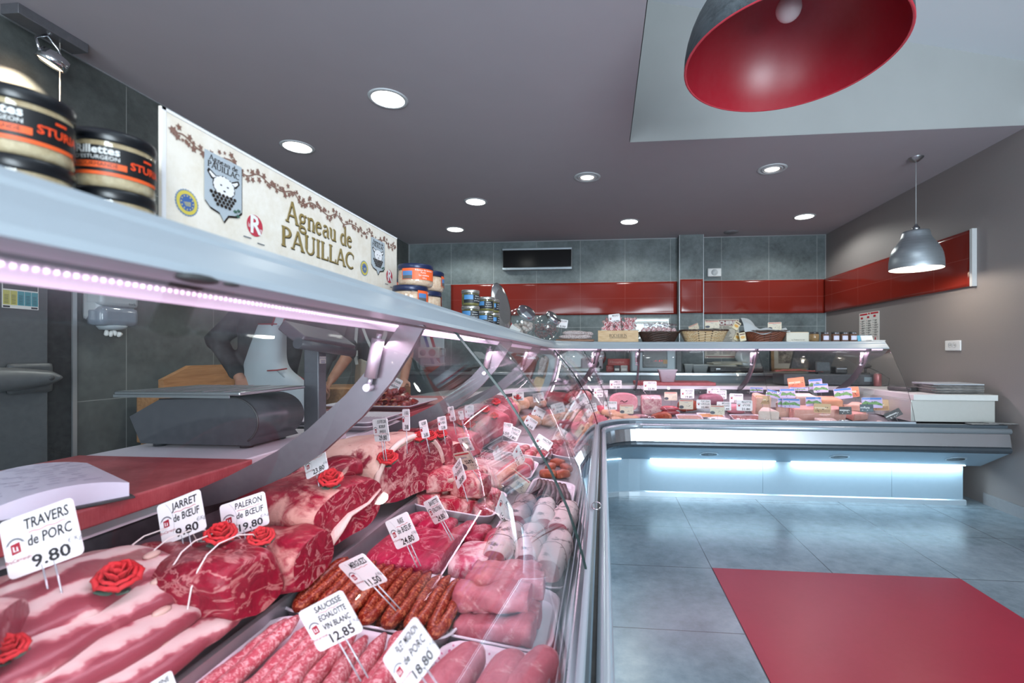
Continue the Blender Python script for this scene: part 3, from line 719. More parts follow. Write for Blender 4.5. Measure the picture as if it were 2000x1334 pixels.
# ---------------------------------------------------------------- goods standing on the glass shelf
SZ = 1.230
def zs(y): return SZ + sag(y) if y < AY else SZ
def wrap_text(txt, size, r, ang, z, mat, parent, width=None, name='lettering', bold=0.0, sx=1.0):
    """lettering bent round a jar, centred on the angle ang"""
    o = text_mesh(txt, size, Matrix.Identity(4), mat, name, parent, 'CENTER', bold, 0, width, 0.0, sx)
    for v in o.data.vertices:
        a = ang + v.co.x/r; v.co = Vector((r*math.cos(a), r*math.sin(a), z+v.co.y))
    return o
def lid_prof(r, z0, z1): return [(0.0, z0), (r, z0), (r*1.03, z0+0.002), (r*1.03, z1-0.003), (r*1.0, z1), (r*0.9, z1), (r*0.88, z1-0.001), (0.0, z1-0.001)]
def arcpatch(mb, r, a0, a1, z0, z1, n=18):
    mb.loft([[(r*math.cos(a0+(a1-a0)*k/n), r*math.sin(a0+(a1-a0)*k/n), z) for k in range(n+1)] for z in (z0, z1)], False, False, True); return mb
M_RLABEL = plain('black_label', '#0f1013', 0.4, var=0); M_ORANGE = plain('orange_label', '#e4591b', 0.45, var=0.02)
M_WTXT = plain('white_print', '#e3e3e0', 0.5, var=0); M_OTXT = plain('orange_print', '#e8481c', 0.5, var=0)
def pate_mat(name, c1, c2, sc=90):
    t = NT(name); v = t.coord('Object'); t.col(t.ramp(t.noise(v, sc, 6, 0.7), [(0.35, c1), (0.65, c2)])); return t.set(0.5, 0, 0.4)
M_CREAM = pate_mat('cream_spread', '#b49a75', '#d6c29d'); M_PINKP = pate_mat('salmon_spread', '#c79c80', '#e6cbb0'); M_GREENP = pate_mat('olive_spread', '#6b6335', '#938a4e')
# black-lidded jars
def black_jar(loc, label, ang):
    t = thing('rillettes_jar', label, 'jar', loc, group='black lidded jars on the glass shelf'); r, h = 0.0385, 0.066
    MB().lathe([(0.0, 0.001), (r-0.003, 0.001), (r-0.001, 0.006), (r-0.001, h-0.012), (0, h-0.012)], 40, cap=False).build('contents', M_CREAM, t)
    MB().lathe([(r*0.9, 0.0), (r, 0.004), (r, h-0.010)], 40, cap=False).build('glass', M_JAR, t)
    MB().lathe(lid_prof(r*1.0, h-0.014, h), 44, cap=False).build('lid', plain('black_lid', '#0c0f14', 0.28, 0.0, 0.5, var=0), t)
    arcpatch(MB(), r+0.0006, ang-1.9, ang+1.9, 0.013, h-0.020, 40).build('label', M_RLABEL, t)
    arcpatch(MB(), r+0.0009, ang-1.9, ang+0.9, 0.0125, 0.0165, 40).build('orange_stripe', M_ORANGE, t)
    arcpatch(MB(), r+0.0009, ang-1.4, ang-0.05, 0.0205, 0.0275, 30).build('orange_panel', M_ORANGE, t)
    wrap_text('Rillettes', 0.0125, r+0.0012, ang-0.72, 0.0405, M_WTXT, t, bold=0.0003)
    wrap_text("D'ESTURGEON", 0.0062, r+0.0012, ang-0.72, 0.0320, M_WTXT, t)
    wrap_text('GOURMANDE', 0.0060, r+0.0014, ang-0.72, 0.0240, M_RLABEL, t)
    wrap_text('STURIA', 0.0120, r+0.0012, ang+0.52, 0.0285, M_OTXT, t, bold=0.0003)
    arcpatch(MB(), r+0.0011, ang+0.38, ang+0.66, 0.0385, 0.0410, 8).build('emblem', M_OTXT, t)
    return t
JX = NX-0.605
pj = P(205, 300, X=JX); pk = P(40, 300, X=JX+0.0)
FA = -0.42
for (x, y, k, lab) in ((JX, pj.y+0.01, 0, 'black-lidded jar at the bottom of the stack touching the cream sign'), (JX, pj.y+0.01, 1, 'black-lidded jar on top of the stack next to the cream sign'),
                       (pk.x, pk.y, 0, 'black-lidded jar at the bottom of the stack nearest the photographer'), (pk.x, pk.y, 1, 'black-lidded jar on top of the stack nearest the photographer')):
    black_jar((x, y, zs(y)+0.0665*k), lab, FA+0.05*k)
# jars with a dark blue lid and an orange label
def salmon_jar(loc, label, ang, n=24):
    t = thing('salmon_rillettes_jar', label, 'jar', loc, group='blue lidded salmon jars on the glass shelf'); r, h = 0.0440, 0.0545
    MB().lathe([(0.0, 0.002), (r-0.004, 0.002), (r-0.0015, 0.010), (r-0.0015, h-0.016), (0, h-0.016)], 36, cap=False).build('contents', M_PINKP, t)
    MB().lathe([(r*0.86, 0.0), (r*0.97, 0.004), (r, 0.012), (r, h-0.018), (r*0.95, h-0.010)], 36, cap=False).build('glass', M_JAR, t)
    MB().lathe(lid_prof(r*0.98, h-0.013, h), 44, cap=False).build('lid', plain('navy_lid', '#1c2748', 0.3, 0.2, var=0), t)
    arcpatch(MB(), r+0.0006, ang-1.05, ang+1.05, 0.014, 0.042, 30).build('label', M_ORANGE, t)
    arcpatch(MB(), r+0.0009, ang-1.00, ang-0.42, 0.015, 0.035, 10).build('label_photo', plain('label_blue', '#3b6ea5', 0.5), t)
    arcpatch(MB(), r+0.0011, ang-1.00, ang-0.42, 0.015, 0.024, 10).build('label_picture_ground', plain('label_ground', '#4c4a49', 0.5), t)
    wrap_text('Rillettes de Saumon', 0.0062, r+0.0012, ang+0.28, 0.0375, M_WTXT, t); wrap_text('Fumé', 0.0062, r+0.0012, ang+0.2, 0.0315, M_WTXT, t)
    wrap_text('La cuisine', 0.0072, r+0.0012, ang+0.25, 0.0250, M_WTXT, t); wrap_text('120 g', 0.0056, r+0.0012, ang+0.25, 0.0180, M_WTXT, t)
    return t
b = P(812, 560, X=NX-0.50)
sj = [((0, 0, 1), 'blue-lidded jar with the full orange label, on top in front'), ((-0.012, -0.006, 0), 'blue-lidded jar under the one with the full orange label'),
      ((-0.005, 0.097, 1), 'upper blue-lidded jar in the row behind the orange labels'), ((-0.012, 0.096, 0), 'lower blue-lidded jar in the row behind the orange labels'),
      ((-0.175, 0.19, 1), 'upper blue-lidded jar half hidden by the end of the cream sign'), ((-0.176, 0.192, 0), 'lower blue-lidded jar half hidden by the end of the cream sign')]
for k, ((dx, dy, lv), lab) in enumerate(sj):
    salmon_jar((b.x+dx, b.y+dy, zs(b.y)+0.0550*lv), lab, (-0.95, 0.3, 0.8, 1.2, -0.9, 0.6)[k])
# small jars of green spread
def green_jar(loc, label, ang):
    t = thing('pate_jar', label, 'jar', loc, group='silver lidded jars of green spread on the shelf'); r, h = 0.0315, 0.0565
    MB().lathe([(0.0, 0.002), (r-0.003, 0.002), (r-0.001, 0.008), (r-0.001, h-0.014), (0, h-0.014)], 28, cap=False).build('contents', M_GREENP, t)
    MB().lathe([(r*0.9, 0.0), (r, 0.006), (r, h-0.011)], 28, cap=False).build('glass', M_JAR, t)
    MB().lathe(lid_prof(r, h-0.011, h), 32, cap=False).build('lid', plain('silver_lid', '#b9b6b0', 0.3, 0.85, var=0.02), t)
    arcpatch(MB(), r+0.0006, ang-1.2, ang+1.2, 0.010, 0.040, 26).build('label', plain('charcoal_label', '#20242a', 0.5, var=0), t)
    arcpatch(MB(), r+0.0009, ang-1.15, ang-0.1, 0.022, 0.038, 12).build('label_photo', plain('label_sky', '#2f7fb8', 0.5, var=0.1), t)
    tx = [wrap_text(s, 0.006, r+0.0012, ang+0.45, z, M_WTXT, t) for s, z in (('Rillettes', 0.034), ('de canard', 0.026), ('au foie gras', 0.018))]
    for x in tx[1:]: join_into(tx[0], [x])
    return t
g0 = P(919, 606, X=NX-0.490); g1 = P(950, 606, X=NX-0.480)
gj = [(g0, 0, 0, 'the small green jar at the bottom, nearest the blue-lidded jars'), (g0, 0, 1, 'small green jar on top, nearest the blue-lidded jars'),
      (g1, -0.02, 0, 'small green jar at the bottom of the middle stack'), (g1, 0.0, 1, 'small green jar on top of the middle stack showing a barcode'),
      (g1, 0.075, 0, 'small green jar at the bottom beside the silver platter'), (g1, 0.075, 1, 'small green jar on top beside the silver platter')]
for k, (p, dy, lv, lab) in enumerate(gj): green_jar((p.x-(0.0 if dy < 0.05 else -0.004), p.y+dy, zs(p.y)+0.0570*lv), lab, (-1.2, -0.9, -1.0, -1.5, -0.6, -0.7)[k])
# silver platter standing on edge
q = P(976, 603, X=NX-0.52); qb = zs(q.y)
t = thing('silver_platter', 'oval silver platter standing on edge behind the green jars', 'platter', (q.x, q.y+0.03, qb+0.124), rot=(0, math.radians(-12), math.radians(-24)))
def ov(s, d): return [Vector((d, 0.075*s*math.cos(2*PI*k/48), 0.124*s*math.sin(2*PI*k/48))) for k in range(48)]
m = MB(); m.loft([ov(0.72, 0.010), ov(0.76, 0.004), ov(0.97, -0.002), ov(1.0, 0.0), ov(0.97, 0.004), ov(0.78, 0.008), ov(0.72, 0.014)], True, True); m.build('dish', plain('polished_platter', '#a8a6a5', 0.2, 0.8, var=0.05), t)
MB().loft([ov(0.985, -0.001), ov(1.012, 0.001), ov(0.985, 0.004)], True, False).build('beaded_rim', M_STEEL, t)
# two round-bellied glass jars lying tilted
def storage_jar(loc, label, rot, r, fill):
    t = thing('glass_storage_jar', label, 'jar', loc, rot=rot)
    pr = [(0.0, -r*0.95), (r*0.55, -r*0.95), (r*0.8, -r*0.72), (r, -r*0.1), (r*0.93, r*0.4), (r*0.72, r*0.72), (r*0.60, r*0.82)]
    MB().lathe(pr, 36, cap=False).build('glass', M_JAR, t)
    MB().lathe([(0, r*1.12), (r*0.58, r*1.12), (r*0.63, r*1.08), (r*0.63, r*0.82), (r*0.60, r*0.80)], 36, cap=False).build('lid', M_CHROME, t)
    return t
q = P(1015, 628, X=NX-0.53); r = 0.092
t = storage_jar((q.x, q.y, SZ+r*0.985), 'tilted glass jar with a red and white label, holding small white dried sausages', (math.radians(30), math.radians(40), 0.0), r, 0)
MI = t.rotation_euler.to_matrix().to_4x4().inverted()
b = MB()
rr = random.Random(5)
M_DRYW = pate_mat('floury_sausage', '#a78f86', '#e0d8d2', 160)
for k in range(44):
    d = Vector((rr.uniform(-1, 1), rr.uniform(-1, 1), rr.uniform(-0.95, 0.0))); d = d*0.8 if d.length < 1 else d.normalized()*0.78
    b.ball(MI @ (d*r), 0.016, 8, 6, (1, 0.8, 0.8))
tag(b.build('dried_sausages', M_DRYW, t), kind='stuff')
arcpatch(MB(), r*1.005, math.radians(-170), math.radians(-60), -0.02, 0.022, 20).build('label', M_PAPER, t)
arcpatch(MB(), r*1.012, math.radians(-140), math.radians(-100), -0.021, 0.023, 10).build('red_band', plain('label_red', '#a61b25', 0.5), t)
q = P(1066, 640, D=3.5); r = 0.100
t = storage_jar((q.x, q.y, SZ+r*0.985), 'tilted glass jar filled with dark red dried pieces', (math.radians(24), math.radians(38), 0.2), r, 0)
MI = t.rotation_euler.to_matrix().to_4x4().inverted(); b = MB()
for k in range(150):
    d = Vector((rr.uniform(-1, 1), rr.uniform(-1, 1), rr.uniform(-0.95, 0.25))); d = d*0.88 if d.length < 1 else d.normalized()*0.88
    b.ball(MI @ (d*r), rr.uniform(0.006, 0.010), 6, 5, (1, 0.7, 0.6))
tag(b.noise(0.002, 200).build('dried_pieces', plain('dried_red', '#6e1d1d', 0.5, var=0.3, scale=120), t), kind='stuff')
# ---- price cards: card, pins, round emblem, red underline, lettering
M_CARD = plain('white_card', '#f1eff0', 0.35, 0.0, 0.4, var=0.015); M_CREAMCARD = plain('cream_card', '#d9cdb6', 0.4, var=0.06, scale=60)
M_LOGO = plain('dark_red_logo', '#a3162d', 0.45, var=0); M_GREYINK = plain('grey_ink', '#777a80', 0.5, var=0); M_PIN = plain('clear_pin', '#bfc0c6', 0.2, 0.4, 0.5, var=0)
def rrect(w, h, r, n=4):
    pts = []
    for cx, cy, a0 in ((w/2-r, h/2-r, 0), (-w/2+r, h/2-r, 90), (-w/2+r, -h/2+r, 180), (w/2-r, -h/2+r, 270)):
        for k in range(n+1):
            a = math.radians(a0+90*k/n); pts.append((cx+r*math.cos(a), cy+r*math.sin(a)))
    return pts
def arcband(mb, cx, cy, r, w, a0, a1, z, n=20):
    for k in range(n):
        a, b = math.radians(a0+(a1-a0)*k/n), math.radians(a0+(a1-a0)*(k+1)/n)
        mb.quad((cx+r*math.cos(a), cy+r*math.sin(a), z), (cx+(r+w)*math.cos(a), cy+(r+w)*math.sin(a), z), (cx+(r+w)*math.cos(b), cy+(r+w)*math.sin(b), z), (cx+r*math.cos(b), cy+r*math.sin(b), z))
def wave(mb, x0, x1, y, w, z, n=14, amp=0.0008):
    for k in range(n):
        a, b = x0+(x1-x0)*k/n, x0+(x1-x0)*(k+1)/n
        ya, yb = y+amp*math.sin(k*1.1), y+amp*math.sin((k+1)*1.1)
        mb.quad((a, ya, z), (b, yb, z), (b, yb+w, z), (a, ya+w, z))
def price_card(M, lines, price, label, w=0.105, h=0.082, style='white', pin=0.05, name='price_tag', detail=2, rule=0, group='white price cards with the red house emblem'):
    """M: card centre, x along the writing, y up the card, z out of its face"""
    t = bpy.data.objects.new(name, None); COL.objects.link(t); t.empty_display_size = 0.03; t.matrix_world = M
    tag(t, label, 'price tag', group)
    z = 0.0014; I = Matrix.Identity(4)
    MB().prism(rrect(w, h, h*0.09), 0.0012).build('card', M_CREAMCARD if style == 'cream' else M_CARD, t)
    if pin:
        p = MB()
        for d in ((-0.06*w, 0.10*w) if detail > 1 else (0.02*w,)): p.cyl((d, -h*0.42, 0.0004), (d+0.001, -h/2-pin, 0.0004), 0.0011, n=6)
        p.build('pin', M_PIN, t)
    s = h/0.082
    if style == 'white':
        lg = MB(); cx, cy = -w*0.335, -h*0.02
        q = h*0.085
        lg.quad((cx-q, cy-q*1.15, z), (cx+q*0.9, cy-q*0.95, z), (cx+q*0.9, cy+q*1.1, z), (cx-q, cy+q*0.9, z))
        lg.build('emblem', M_LOGO, t)
        rg = MB(); arcband(rg, cx, cy, h*0.165, h*0.012, 20, 165, z); arcband(rg, cx, cy, h*0.14, h*0.028, 30, 150, z)
        if detail > 1:
            arcband(rg, -w*0.72, 0, w*0.55, h*0.006, -26, 40, z, 24)
            iw = MB()
            for dx, hh in ((-0.45, 0.9), (0.25, 0.75)): iw.box((cx+q*dx-q*0.12, cy-q*0.55, z+0.0001), (cx+q*dx+q*0.12, cy-q*0.55+q*hh*1.1, z+0.0003))
            iw.box((cx-q*0.6, cy-q*0.6, z+0.0001), (cx+q*0.5, cy-q*0.45, z+0.0003)); iw.build('emblem_letters', M_CARD, t)
        rg.build('emblem_ring', M_GREYINK, t)
        n = len(lines); sz = (0.0205 if n <= 2 else 0.0150)*s; y = h*(0.31 if n <= 2 else 0.36); ob = None
        ys = []
        for i, ln in enumerate(lines):
            small = ln.split(' ')[0] in ('de', 'au', 'en')
            mm = text_mesh(ln, sz, Matrix.Translation((w*0.12, y, z)), M_INK, 'lettering', t, bold=0.00035*s if detail > 1 else 0.0002*s, shear=0.12, width=min(w*0.60, len(ln)*sz*0.56))
            ys.append(y); y -= sz*1.16
            if ob is None: ob = mm
            else: join_into(ob, [mm])
        if price:
            mm = text_mesh(price, 0.0235*s, Matrix.Translation((w*0.09, -h*0.345, z)), M_INK, 'lettering', t, bold=0.0005*s, width=min(w*0.52, len(price)*0.0148*s))
            if ob is None: ob = mm
            else: join_into(ob, [mm])
        if detail > 1:
            k = text_mesh('€/Kg', 0.010*s, Matrix.Translation((w*0.42, -h*0.20, z)), M_GREYINK, 'unit_lettering', t, shear=0.2)
            arc = text_mesh('BruCarrasso', 0.0072*s, Matrix.Translation((cx, cy-h*0.20, z)), M_LOGO, 'emblem_lettering', t, shear=0.2)
        if lines and detail > 0:
            u = MB(); ru = ys[min(rule, len(ys)-1)]-sz*0.60; wave(u, -w*0.14, w*0.36, ru, 0.0011*s, z); u.build('red_underline', M_REDINK, t)
    elif style == 'cream':
        tb = MB(); tb.box((-w*0.44, h*0.36, z), (w*0.44, h*0.43, z+0.0002)); tb.build('red_heading', M_REDINK, t)
        em = MB(); em.prism([(-w*0.46+w*0.17*math.cos(2*PI*k/14)+w*0.13, -h*0.28+h*0.17*math.sin(2*PI*k/14)) for k in range(14)], z+0.0004); em.build('dark_picture', plain('dark_picture_ink', '#3a3d4a', 0.5), t)
        ink = MB(); rq = random.Random(len(label)*7+int(w*9000))
        for k in range(9): ink.ball((w*(0.02+0.40*rq.random()), h*(-0.36+0.42*rq.random()), z), 0.0022*s, 6, 4, (1.4, 0.8, 0.1))
        ink.build('speckled_print', M_INK, t)
        if lines: text_mesh(lines[0], 0.011*s, Matrix.Translation((0, h*0.22, z)), plain('blue_ink', '#4b5598', 0.5, var=0), 'lettering', t)
        if price: text_mesh(price, 0.020*s, Matrix.Translation((w*0.14, -h*0.05, z)), M_INK, 'price_lettering', t, bold=0.0004)
    return t
def face_cam(p, yaw=0.0, tilt=12.0, roll=0.0):
    """card matrix at p turned towards the customer side; yaw in degrees from facing the photographer"""
    d = Vector((-p[0], -p[1], 0)).normalized()
    d = Matrix.Rotation(math.radians(yaw), 3, 'Z') @ d
    x = Vector((0, 0, 1)).cross(d).normalized()
    m = frame(p, x, (0, 0, 1))
    return m @ Matrix.Rotation(math.radians(-tilt), 4, 'X') @ Matrix.Rotation(math.radians(roll), 4, 'Z')
# ---- sausages on a board, at the corner
SHY = 3.98
c = P(1122, 663, D=3.85)
bd = thing('serving_board', 'small wooden board under dried sausages on the corner of the shelf', 'board', (c.x, c.y, SZ), math.radians(8))
wd = NT('brown_board_wood'); v = wd.coord('Object', (3, 30, 30)); wd.col(wd.ramp(wd.noise(v, 3, 5), [(0.3, '#5e3317'), (0.7, '#8f5a2e')])); wd.set(0.45)
MB().box((-0.155, -0.07, 0), (0.155, 0.07, 0.018), None, 0.004).build('plank', wd.m, bd)
MB().lathe([(0.0, 0.0), (0.012, 0.0), (0.012, 0.0015), (0.0, 0.0015)], 14, Matrix.Translation((-0.135, -0.02, 0.0185)), cap=False).build('hanging_hole', M_DARK, bd)
M_SALAMI = pate_mat('floury_dark_sausage', '#7a5a57', '#ddd6d6', 130)
def salami(p0, p1, r, label):
    n = 9; pts = []; rad = []
    for k in range(n):
        f = k/(n-1); p = Vector(p0).lerp(Vector(p1), f); p += Vector((0, 0.006*math.sin(f*5+p0[2]*90), 0)); pts.append(p); rad.append(r*(0.35 if k in (0, n-1) else 0.85 if k in (1, n-2) else 1.0))
    o = MB().tube(pts, rad, 12).noise(0.0035, 80, p0[2]*40).build('dry_sausage', M_SALAMI); return tag(o, label, 'sausage', 'floury dried sausages on the board')
zb = SZ+0.018
R8 = Matrix.Rotation(math.radians(8), 3, 'Z')
def bp(x, y, z): q = R8 @ Vector((x, y, 0)); return (c.x+q.x, c.y+q.y, z)
salami(bp(-0.13, -0.04, zb+0.019), bp(0.14, -0.04, zb+0.019), 0.019, 'floury dried sausage lying lowest and nearest on the board')
salami(bp(-0.13, 0.005, zb+0.019), bp(0.14, 0.01, zb+0.019), 0.019, 'floury dried sausage behind the lowest one on the board')
salami(bp(-0.10, -0.018, zb+0.052), bp(0.09, -0.014, zb+0.052), 0.019, 'floury dried sausage lying on top of the others on the board')
salami(bp(0.06, 0.03, zb+0.052), bp(0.15, -0.03, zb+0.045), 0.016, 'short cut end of dried sausage on top of the pile')
q = P(1098, 632, D=3.6)
price_card(face_cam(q, -8, 6, -8), ['SAUCISSES'], '3.50', 'price card leaning by the jar of dark red dried pieces', 0.085, 0.065, pin=0.06, detail=1)
# ---- wooden crate with gingham-wrapped goods
a = P(1168, 643, Y=SHY); b = P(1247, 666, Y=SHY)
w = b.x-a.x; h = 0.098
ct = thing('wooden_crate', 'pale wooden crate with dark lettering filled with gingham wrapped parcels', 'crate', (a.x, SHY, SZ))
wd2 = NT('pale_crate_wood'); v = wd2.coord('Object', (4, 4, 40)); wd2.col(wd2.ramp(wd2.noise(v, 4, 5), [(0.3, '#c39c70'), (0.7, '#dfc39a')])); wd2.set(0.55)
for nm, p, r_ in (('front_panel', (0, 0, 0), (w, 0.012, h)), ('back_panel', (0, 0.168, 0), (w, 0.18, h)), ('side_panel', (0, 0.012, 0), (0.012, 0.168, h)), ('side_panel', (w-0.012, 0.012, 0), (w, 0.168, h)), ('bottom', (0.012, 0.012, 0), (w-0.012, 0.168, 0.01))):
    MB().box(p, r_, None, 0.001).build(nm, wd2.m, ct)
M_PATE_INK = plain('burnt_ink', '#2a2018', 0.6, var=0)
# ---- serif lettering
SERIF = {}
def _arc(cx, cy, rx, ry, a0, a1, n=14): return [(cx+rx*math.cos(math.radians(a0+(a1-a0)*k/n)), cy+ry*math.sin(math.radians(a0+(a1-a0)*k/n))) for k in range(n+1)]
T_, K_ = 0.055, 0.125
def _st(x, y0, y1, w=K_): return ([(x, y0), (x, y1)], w, w)
def _sf(x, y, l=0.26): return ([(x-l/2, y), (x+l/2, y)], 0.045, 0.045)
SERIF['A'] = (0.80, [([(0.08, 0), (0.38, 1)], T_, T_), ([(0.38, 1), (0.70, 0)], K_, K_), ([(0.18, 0.34), (0.58, 0.34)], T_, T_), _sf(0.08, 0.02, 0.22), _sf(0.70, 0.02, 0.26)])
SERIF['P'] = (0.62, [_st(0.16, 0, 1), _sf(0.16, 0.02), ([(0.04, 0.97), (0.3, 0.97)], 0.05, 0.05), (_arc(0.28, 0.74, 0.26, 0.235, 90, -90), 0.05, K_), ([(0.16, 0.49), (0.3, 0.49)], 0.05, 0.05)])
SERIF['R'] = (0.74, SERIF['P'][1]+[([(0.30, 0.5), (0.68, 0.03)], 0.09, K_), _sf(0.68, 0.02, 0.16)])
SERIF['B'] = (0.66, SERIF['P'][1]+[(_arc(0.30, 0.26, 0.29, 0.24, 90, -90), 0.05, K_), ([(0.04, 0.02), (0.3, 0.02)], 0.05, 0.05)])
SERIF['U'] = (0.78, [_st(0.14, 0.3, 1), (_arc(0.38, 0.3, 0.24, 0.28, 180, 360), 0.1, 0.06), _st(0.62, 0.3, 1, 0.06), _sf(0.14, 0.98), _sf(0.62, 0.98, 0.22)])
SERIF['I'] = (0.34, [_st(0.17, 0, 1), _sf(0.17, 0.02), _sf(0.17, 0.98)])
SERIF['L'] = (0.60, [_st(0.16, 0, 1), _sf(0.16, 0.98), ([(0.04, 0.025), (0.54, 0.025)], 0.05, 0.05), ([(0.54, 0.0), (0.56, 0.24)], 0.05, 0.03)])
SERIF['C'] = (0.80, [(_arc(0.44, 0.5, 0.37, 0.48, 50, 310, 22), 0.06, K_), ([(0.70, 0.66), (0.70, 0.92)], 0.03, 0.05)])
SERIF['O'] = (0.88, [(_arc(0.44, 0.5, 0.36, 0.48, 90, 450, 26), 0.06, K_)])
SERIF['H'] = (0.84, [_st(0.16, 0, 1), _st(0.66, 0, 1), ([(0.16, 0.5), (0.66, 0.5)], T_, T_), _sf(0.16, 0.02), _sf(0.16, 0.98), _sf(0.66, 0.02), _sf(0.66, 0.98)])
SERIF['E'] = (0.64, [_st(0.16, 0, 1), ([(0.04, 0.975), (0.54, 0.975)], 0.05, 0.05), ([(0.16, 0.5), (0.44, 0.5)], 0.05, 0.05), ([(0.04, 0.025), (0.56, 0.025)], 0.05, 0.05), ([(0.54, 0.8), (0.54, 0.98)], 0.03, 0.05), ([(0.56, 0.02), (0.56, 0.22)], 0.05, 0.03)])
SERIF['N'] = (0.84, [_st(0.14, 0, 1, T_), ([(0.14, 1), (0.66, 0)], K_, K_), _st(0.66, 0, 1, T_), _sf(0.14, 0.02, 0.22), _sf(0.66, 0.98, 0.22), _sf(0.08, 0.98, 0.16)])
_bowl = (_arc(0.24, 0.29, 0.17, 0.28, 60, 300, 18), 0.06, 0.11)
SERIF['a'] = (0.54, [(_arc(0.22, 0.17, 0.14, 0.16, 70, 300, 14), 0.05, 0.10), _st(0.42, 0.03, 0.42, 0.11), (_arc(0.26, 0.40, 0.16, 0.2, 0, 150), 0.11, 0.06), ([(0.22, 0.33), (0.42, 0.38)], 0.05, 0.05), ([(0.42, 0.03), (0.52, 0.02)], 0.06, 0.04)])
SERIF['g'] = (0.54, [(_arc(0.24, 0.42, 0.16, 0.18, 0, 360, 20), 0.05, 0.10), (_arc(0.26, -0.12, 0.21, 0.14, 0, 360, 20), 0.05, 0.09), ([(0.14, 0.26), (0.08, 0.12), (0.2, 0.04), (0.4, 0.0)], 0.06, 0.09), ([(0.36, 0.56), (0.50, 0.62)], 0.05, 0.07)])
SERIF['n'] = (0.60, [_st(0.15, 0, 0.6, 0.11), (_arc(0.31, 0.42, 0.155, 0.18, 150, 0, 10), 0.04, 0.10), _st(0.46, 0, 0.42, 0.11), _sf(0.15, 0.02, 0.22), _sf(0.46, 0.02, 0.22), ([(0.03, 0.55), (0.15, 0.6)], 0.05, 0.05)])
SERIF['u'] = (0.60, [_st(0.14, 0.18, 0.6, 0.11), (_arc(0.29, 0.2, 0.155, 0.19, 180, 330, 10), 0.10, 0.04), _st(0.45, 0, 0.6, 0.11), ([(0.02, 0.59), (0.14, 0.59)], 0.045, 0.045), ([(0.33, 0.59), (0.45, 0.59)], 0.045, 0.045), _sf(0.49, 0.02, 0.16)])
SERIF['e'] = (0.52, [(_arc(0.25, 0.3, 0.19, 0.28, 20, 320, 22), 0.06, 0.11), ([(0.08, 0.34), (0.43, 0.38)], 0.045, 0.045)])
SERIF['d'] = (0.58, [_bowl, _st(0.43, 0, 1, 0.11), ([(0.30, 0.98), (0.43, 0.98)], 0.045, 0.045), _sf(0.47, 0.02, 0.16), ([(0.3, 0.55), (0.43, 0.45)], 0.05, 0.05)])
def serif_text(mb, txt, size, M, width=None, grow=0.0, dx=0.0, dy=0.0):
    adv = sum(SERIF[c][0] if c in SERIF else 0.32 for c in txt)
    sx = (width/(adv*size)) if width else 1.0; x = -adv/2; zk = 0.0
    for ch in txt:
        if ch not in SERIF: x += 0.32; continue
        for pts, w0, w1 in SERIF[ch][1]:
            n = len(pts); L = []; R = []
            for i, p in enumerate(pts):
                a = Vector(pts[max(i-1, 0)]); b_ = Vector(pts[min(i+1, n-1)]); t = (b_-a).normalized()
                f = i/max(n-1, 1); ww = (w0+(w1-w0)*math.sin(PI*f))/2+grow if n > 4 else (w0+(w1-w0)*f)/2+grow
                L.append((p[0]-t.y*ww, p[1]+t.x*ww)); R.append((p[0]+t.y*ww, p[1]-t.x*ww))
            for i in range(n-1):
                qd = [L[i], R[i], R[i+1], L[i+1]]
                mb.quad(*[M @ Vector(((x+px)*size*sx+dx, py*size+dy, zk)) for px, py in qd]); zk = (zk+1.3e-5) % 2.6e-4
        x += SERIF[ch][0]
    return mb
serif_text(MB(), 'ROCHEBLIN', 0.026, FR((w/2, -0.0008, h*0.42)), w*0.44).build('lettering', M_PATE_INK, ct)
ul = MB(); bar(ul, -w*0.21, 0, w*0.42, 0.003, FR((w/2, -0.0006, h*0.34))); ul.build('underline', M_PATE_INK, ct)
sd = MB(); m_ = frame((-0.0006, 0.09, h*0.45), (0, -1, 0), (0, 0, 1))
serif_text(sd, 'ROCHEBLIN', 0.018, m_, 0.09); sd.build('side_lettering', M_PATE_INK, ct)
gg = NT('red_gingham'); v = gg.coord('Object'); ck = gg.n('ShaderNodeTexChecker'); ck.inputs['Scale'].default_value = 95; gg.l(v, ck.inputs[0])
ck.inputs['Color1'].default_value = lin('#e9dcdc'); ck.inputs['Color2'].default_value = lin('#b01e38'); gg.col(ck.outputs[0]); gg.set(0.8); M_GING = gg.m
def parcel(x, y, z, s, tilt, label, k):
    t = thing('wrapped_parcel', label, 'wrapped parcel', (x, y, z), rot=(tilt[0], tilt[1], k*0.9), group='gingham wrapped parcels in the crate')
    MB().lathe([(0.0, -0.045), (0.024, -0.045), (0.028, -0.01), (0.026, 0.02), (0.012, 0.034), (0.0, 0.034)], 14, cap=False).noise(0.003, 60, k).build('parcel_body', M_PAPER, t)
    mb = MB(); n = 18; rings = []
    for j, (r, zz) in enumerate(((0.027, 0.012), (0.022, 0.026), (0.011, 0.036), (0.013, 0.042), (0.030, 0.066), (0.024, 0.064), (0.006, 0.048))):
        rings.append([Vector((r*(1+(0.22*math.sin(5*2*PI*q_/n+k) if j > 3 else 0))*math.cos(2*PI*q_/n), r*(1+(0.22*math.sin(5*2*PI*q_/n+k) if j > 3 else 0))*math.sin(2*PI*q_/n), zz+(0.006*math.sin(4*2*PI*q_/n+k) if j > 3 else 0))) for q_ in range(n)])
    mb.loft([[p*s for p in r] for r in rings], True, False).build('gingham_cover', M_GING, t)
    return t
zz = SZ+h-0.03
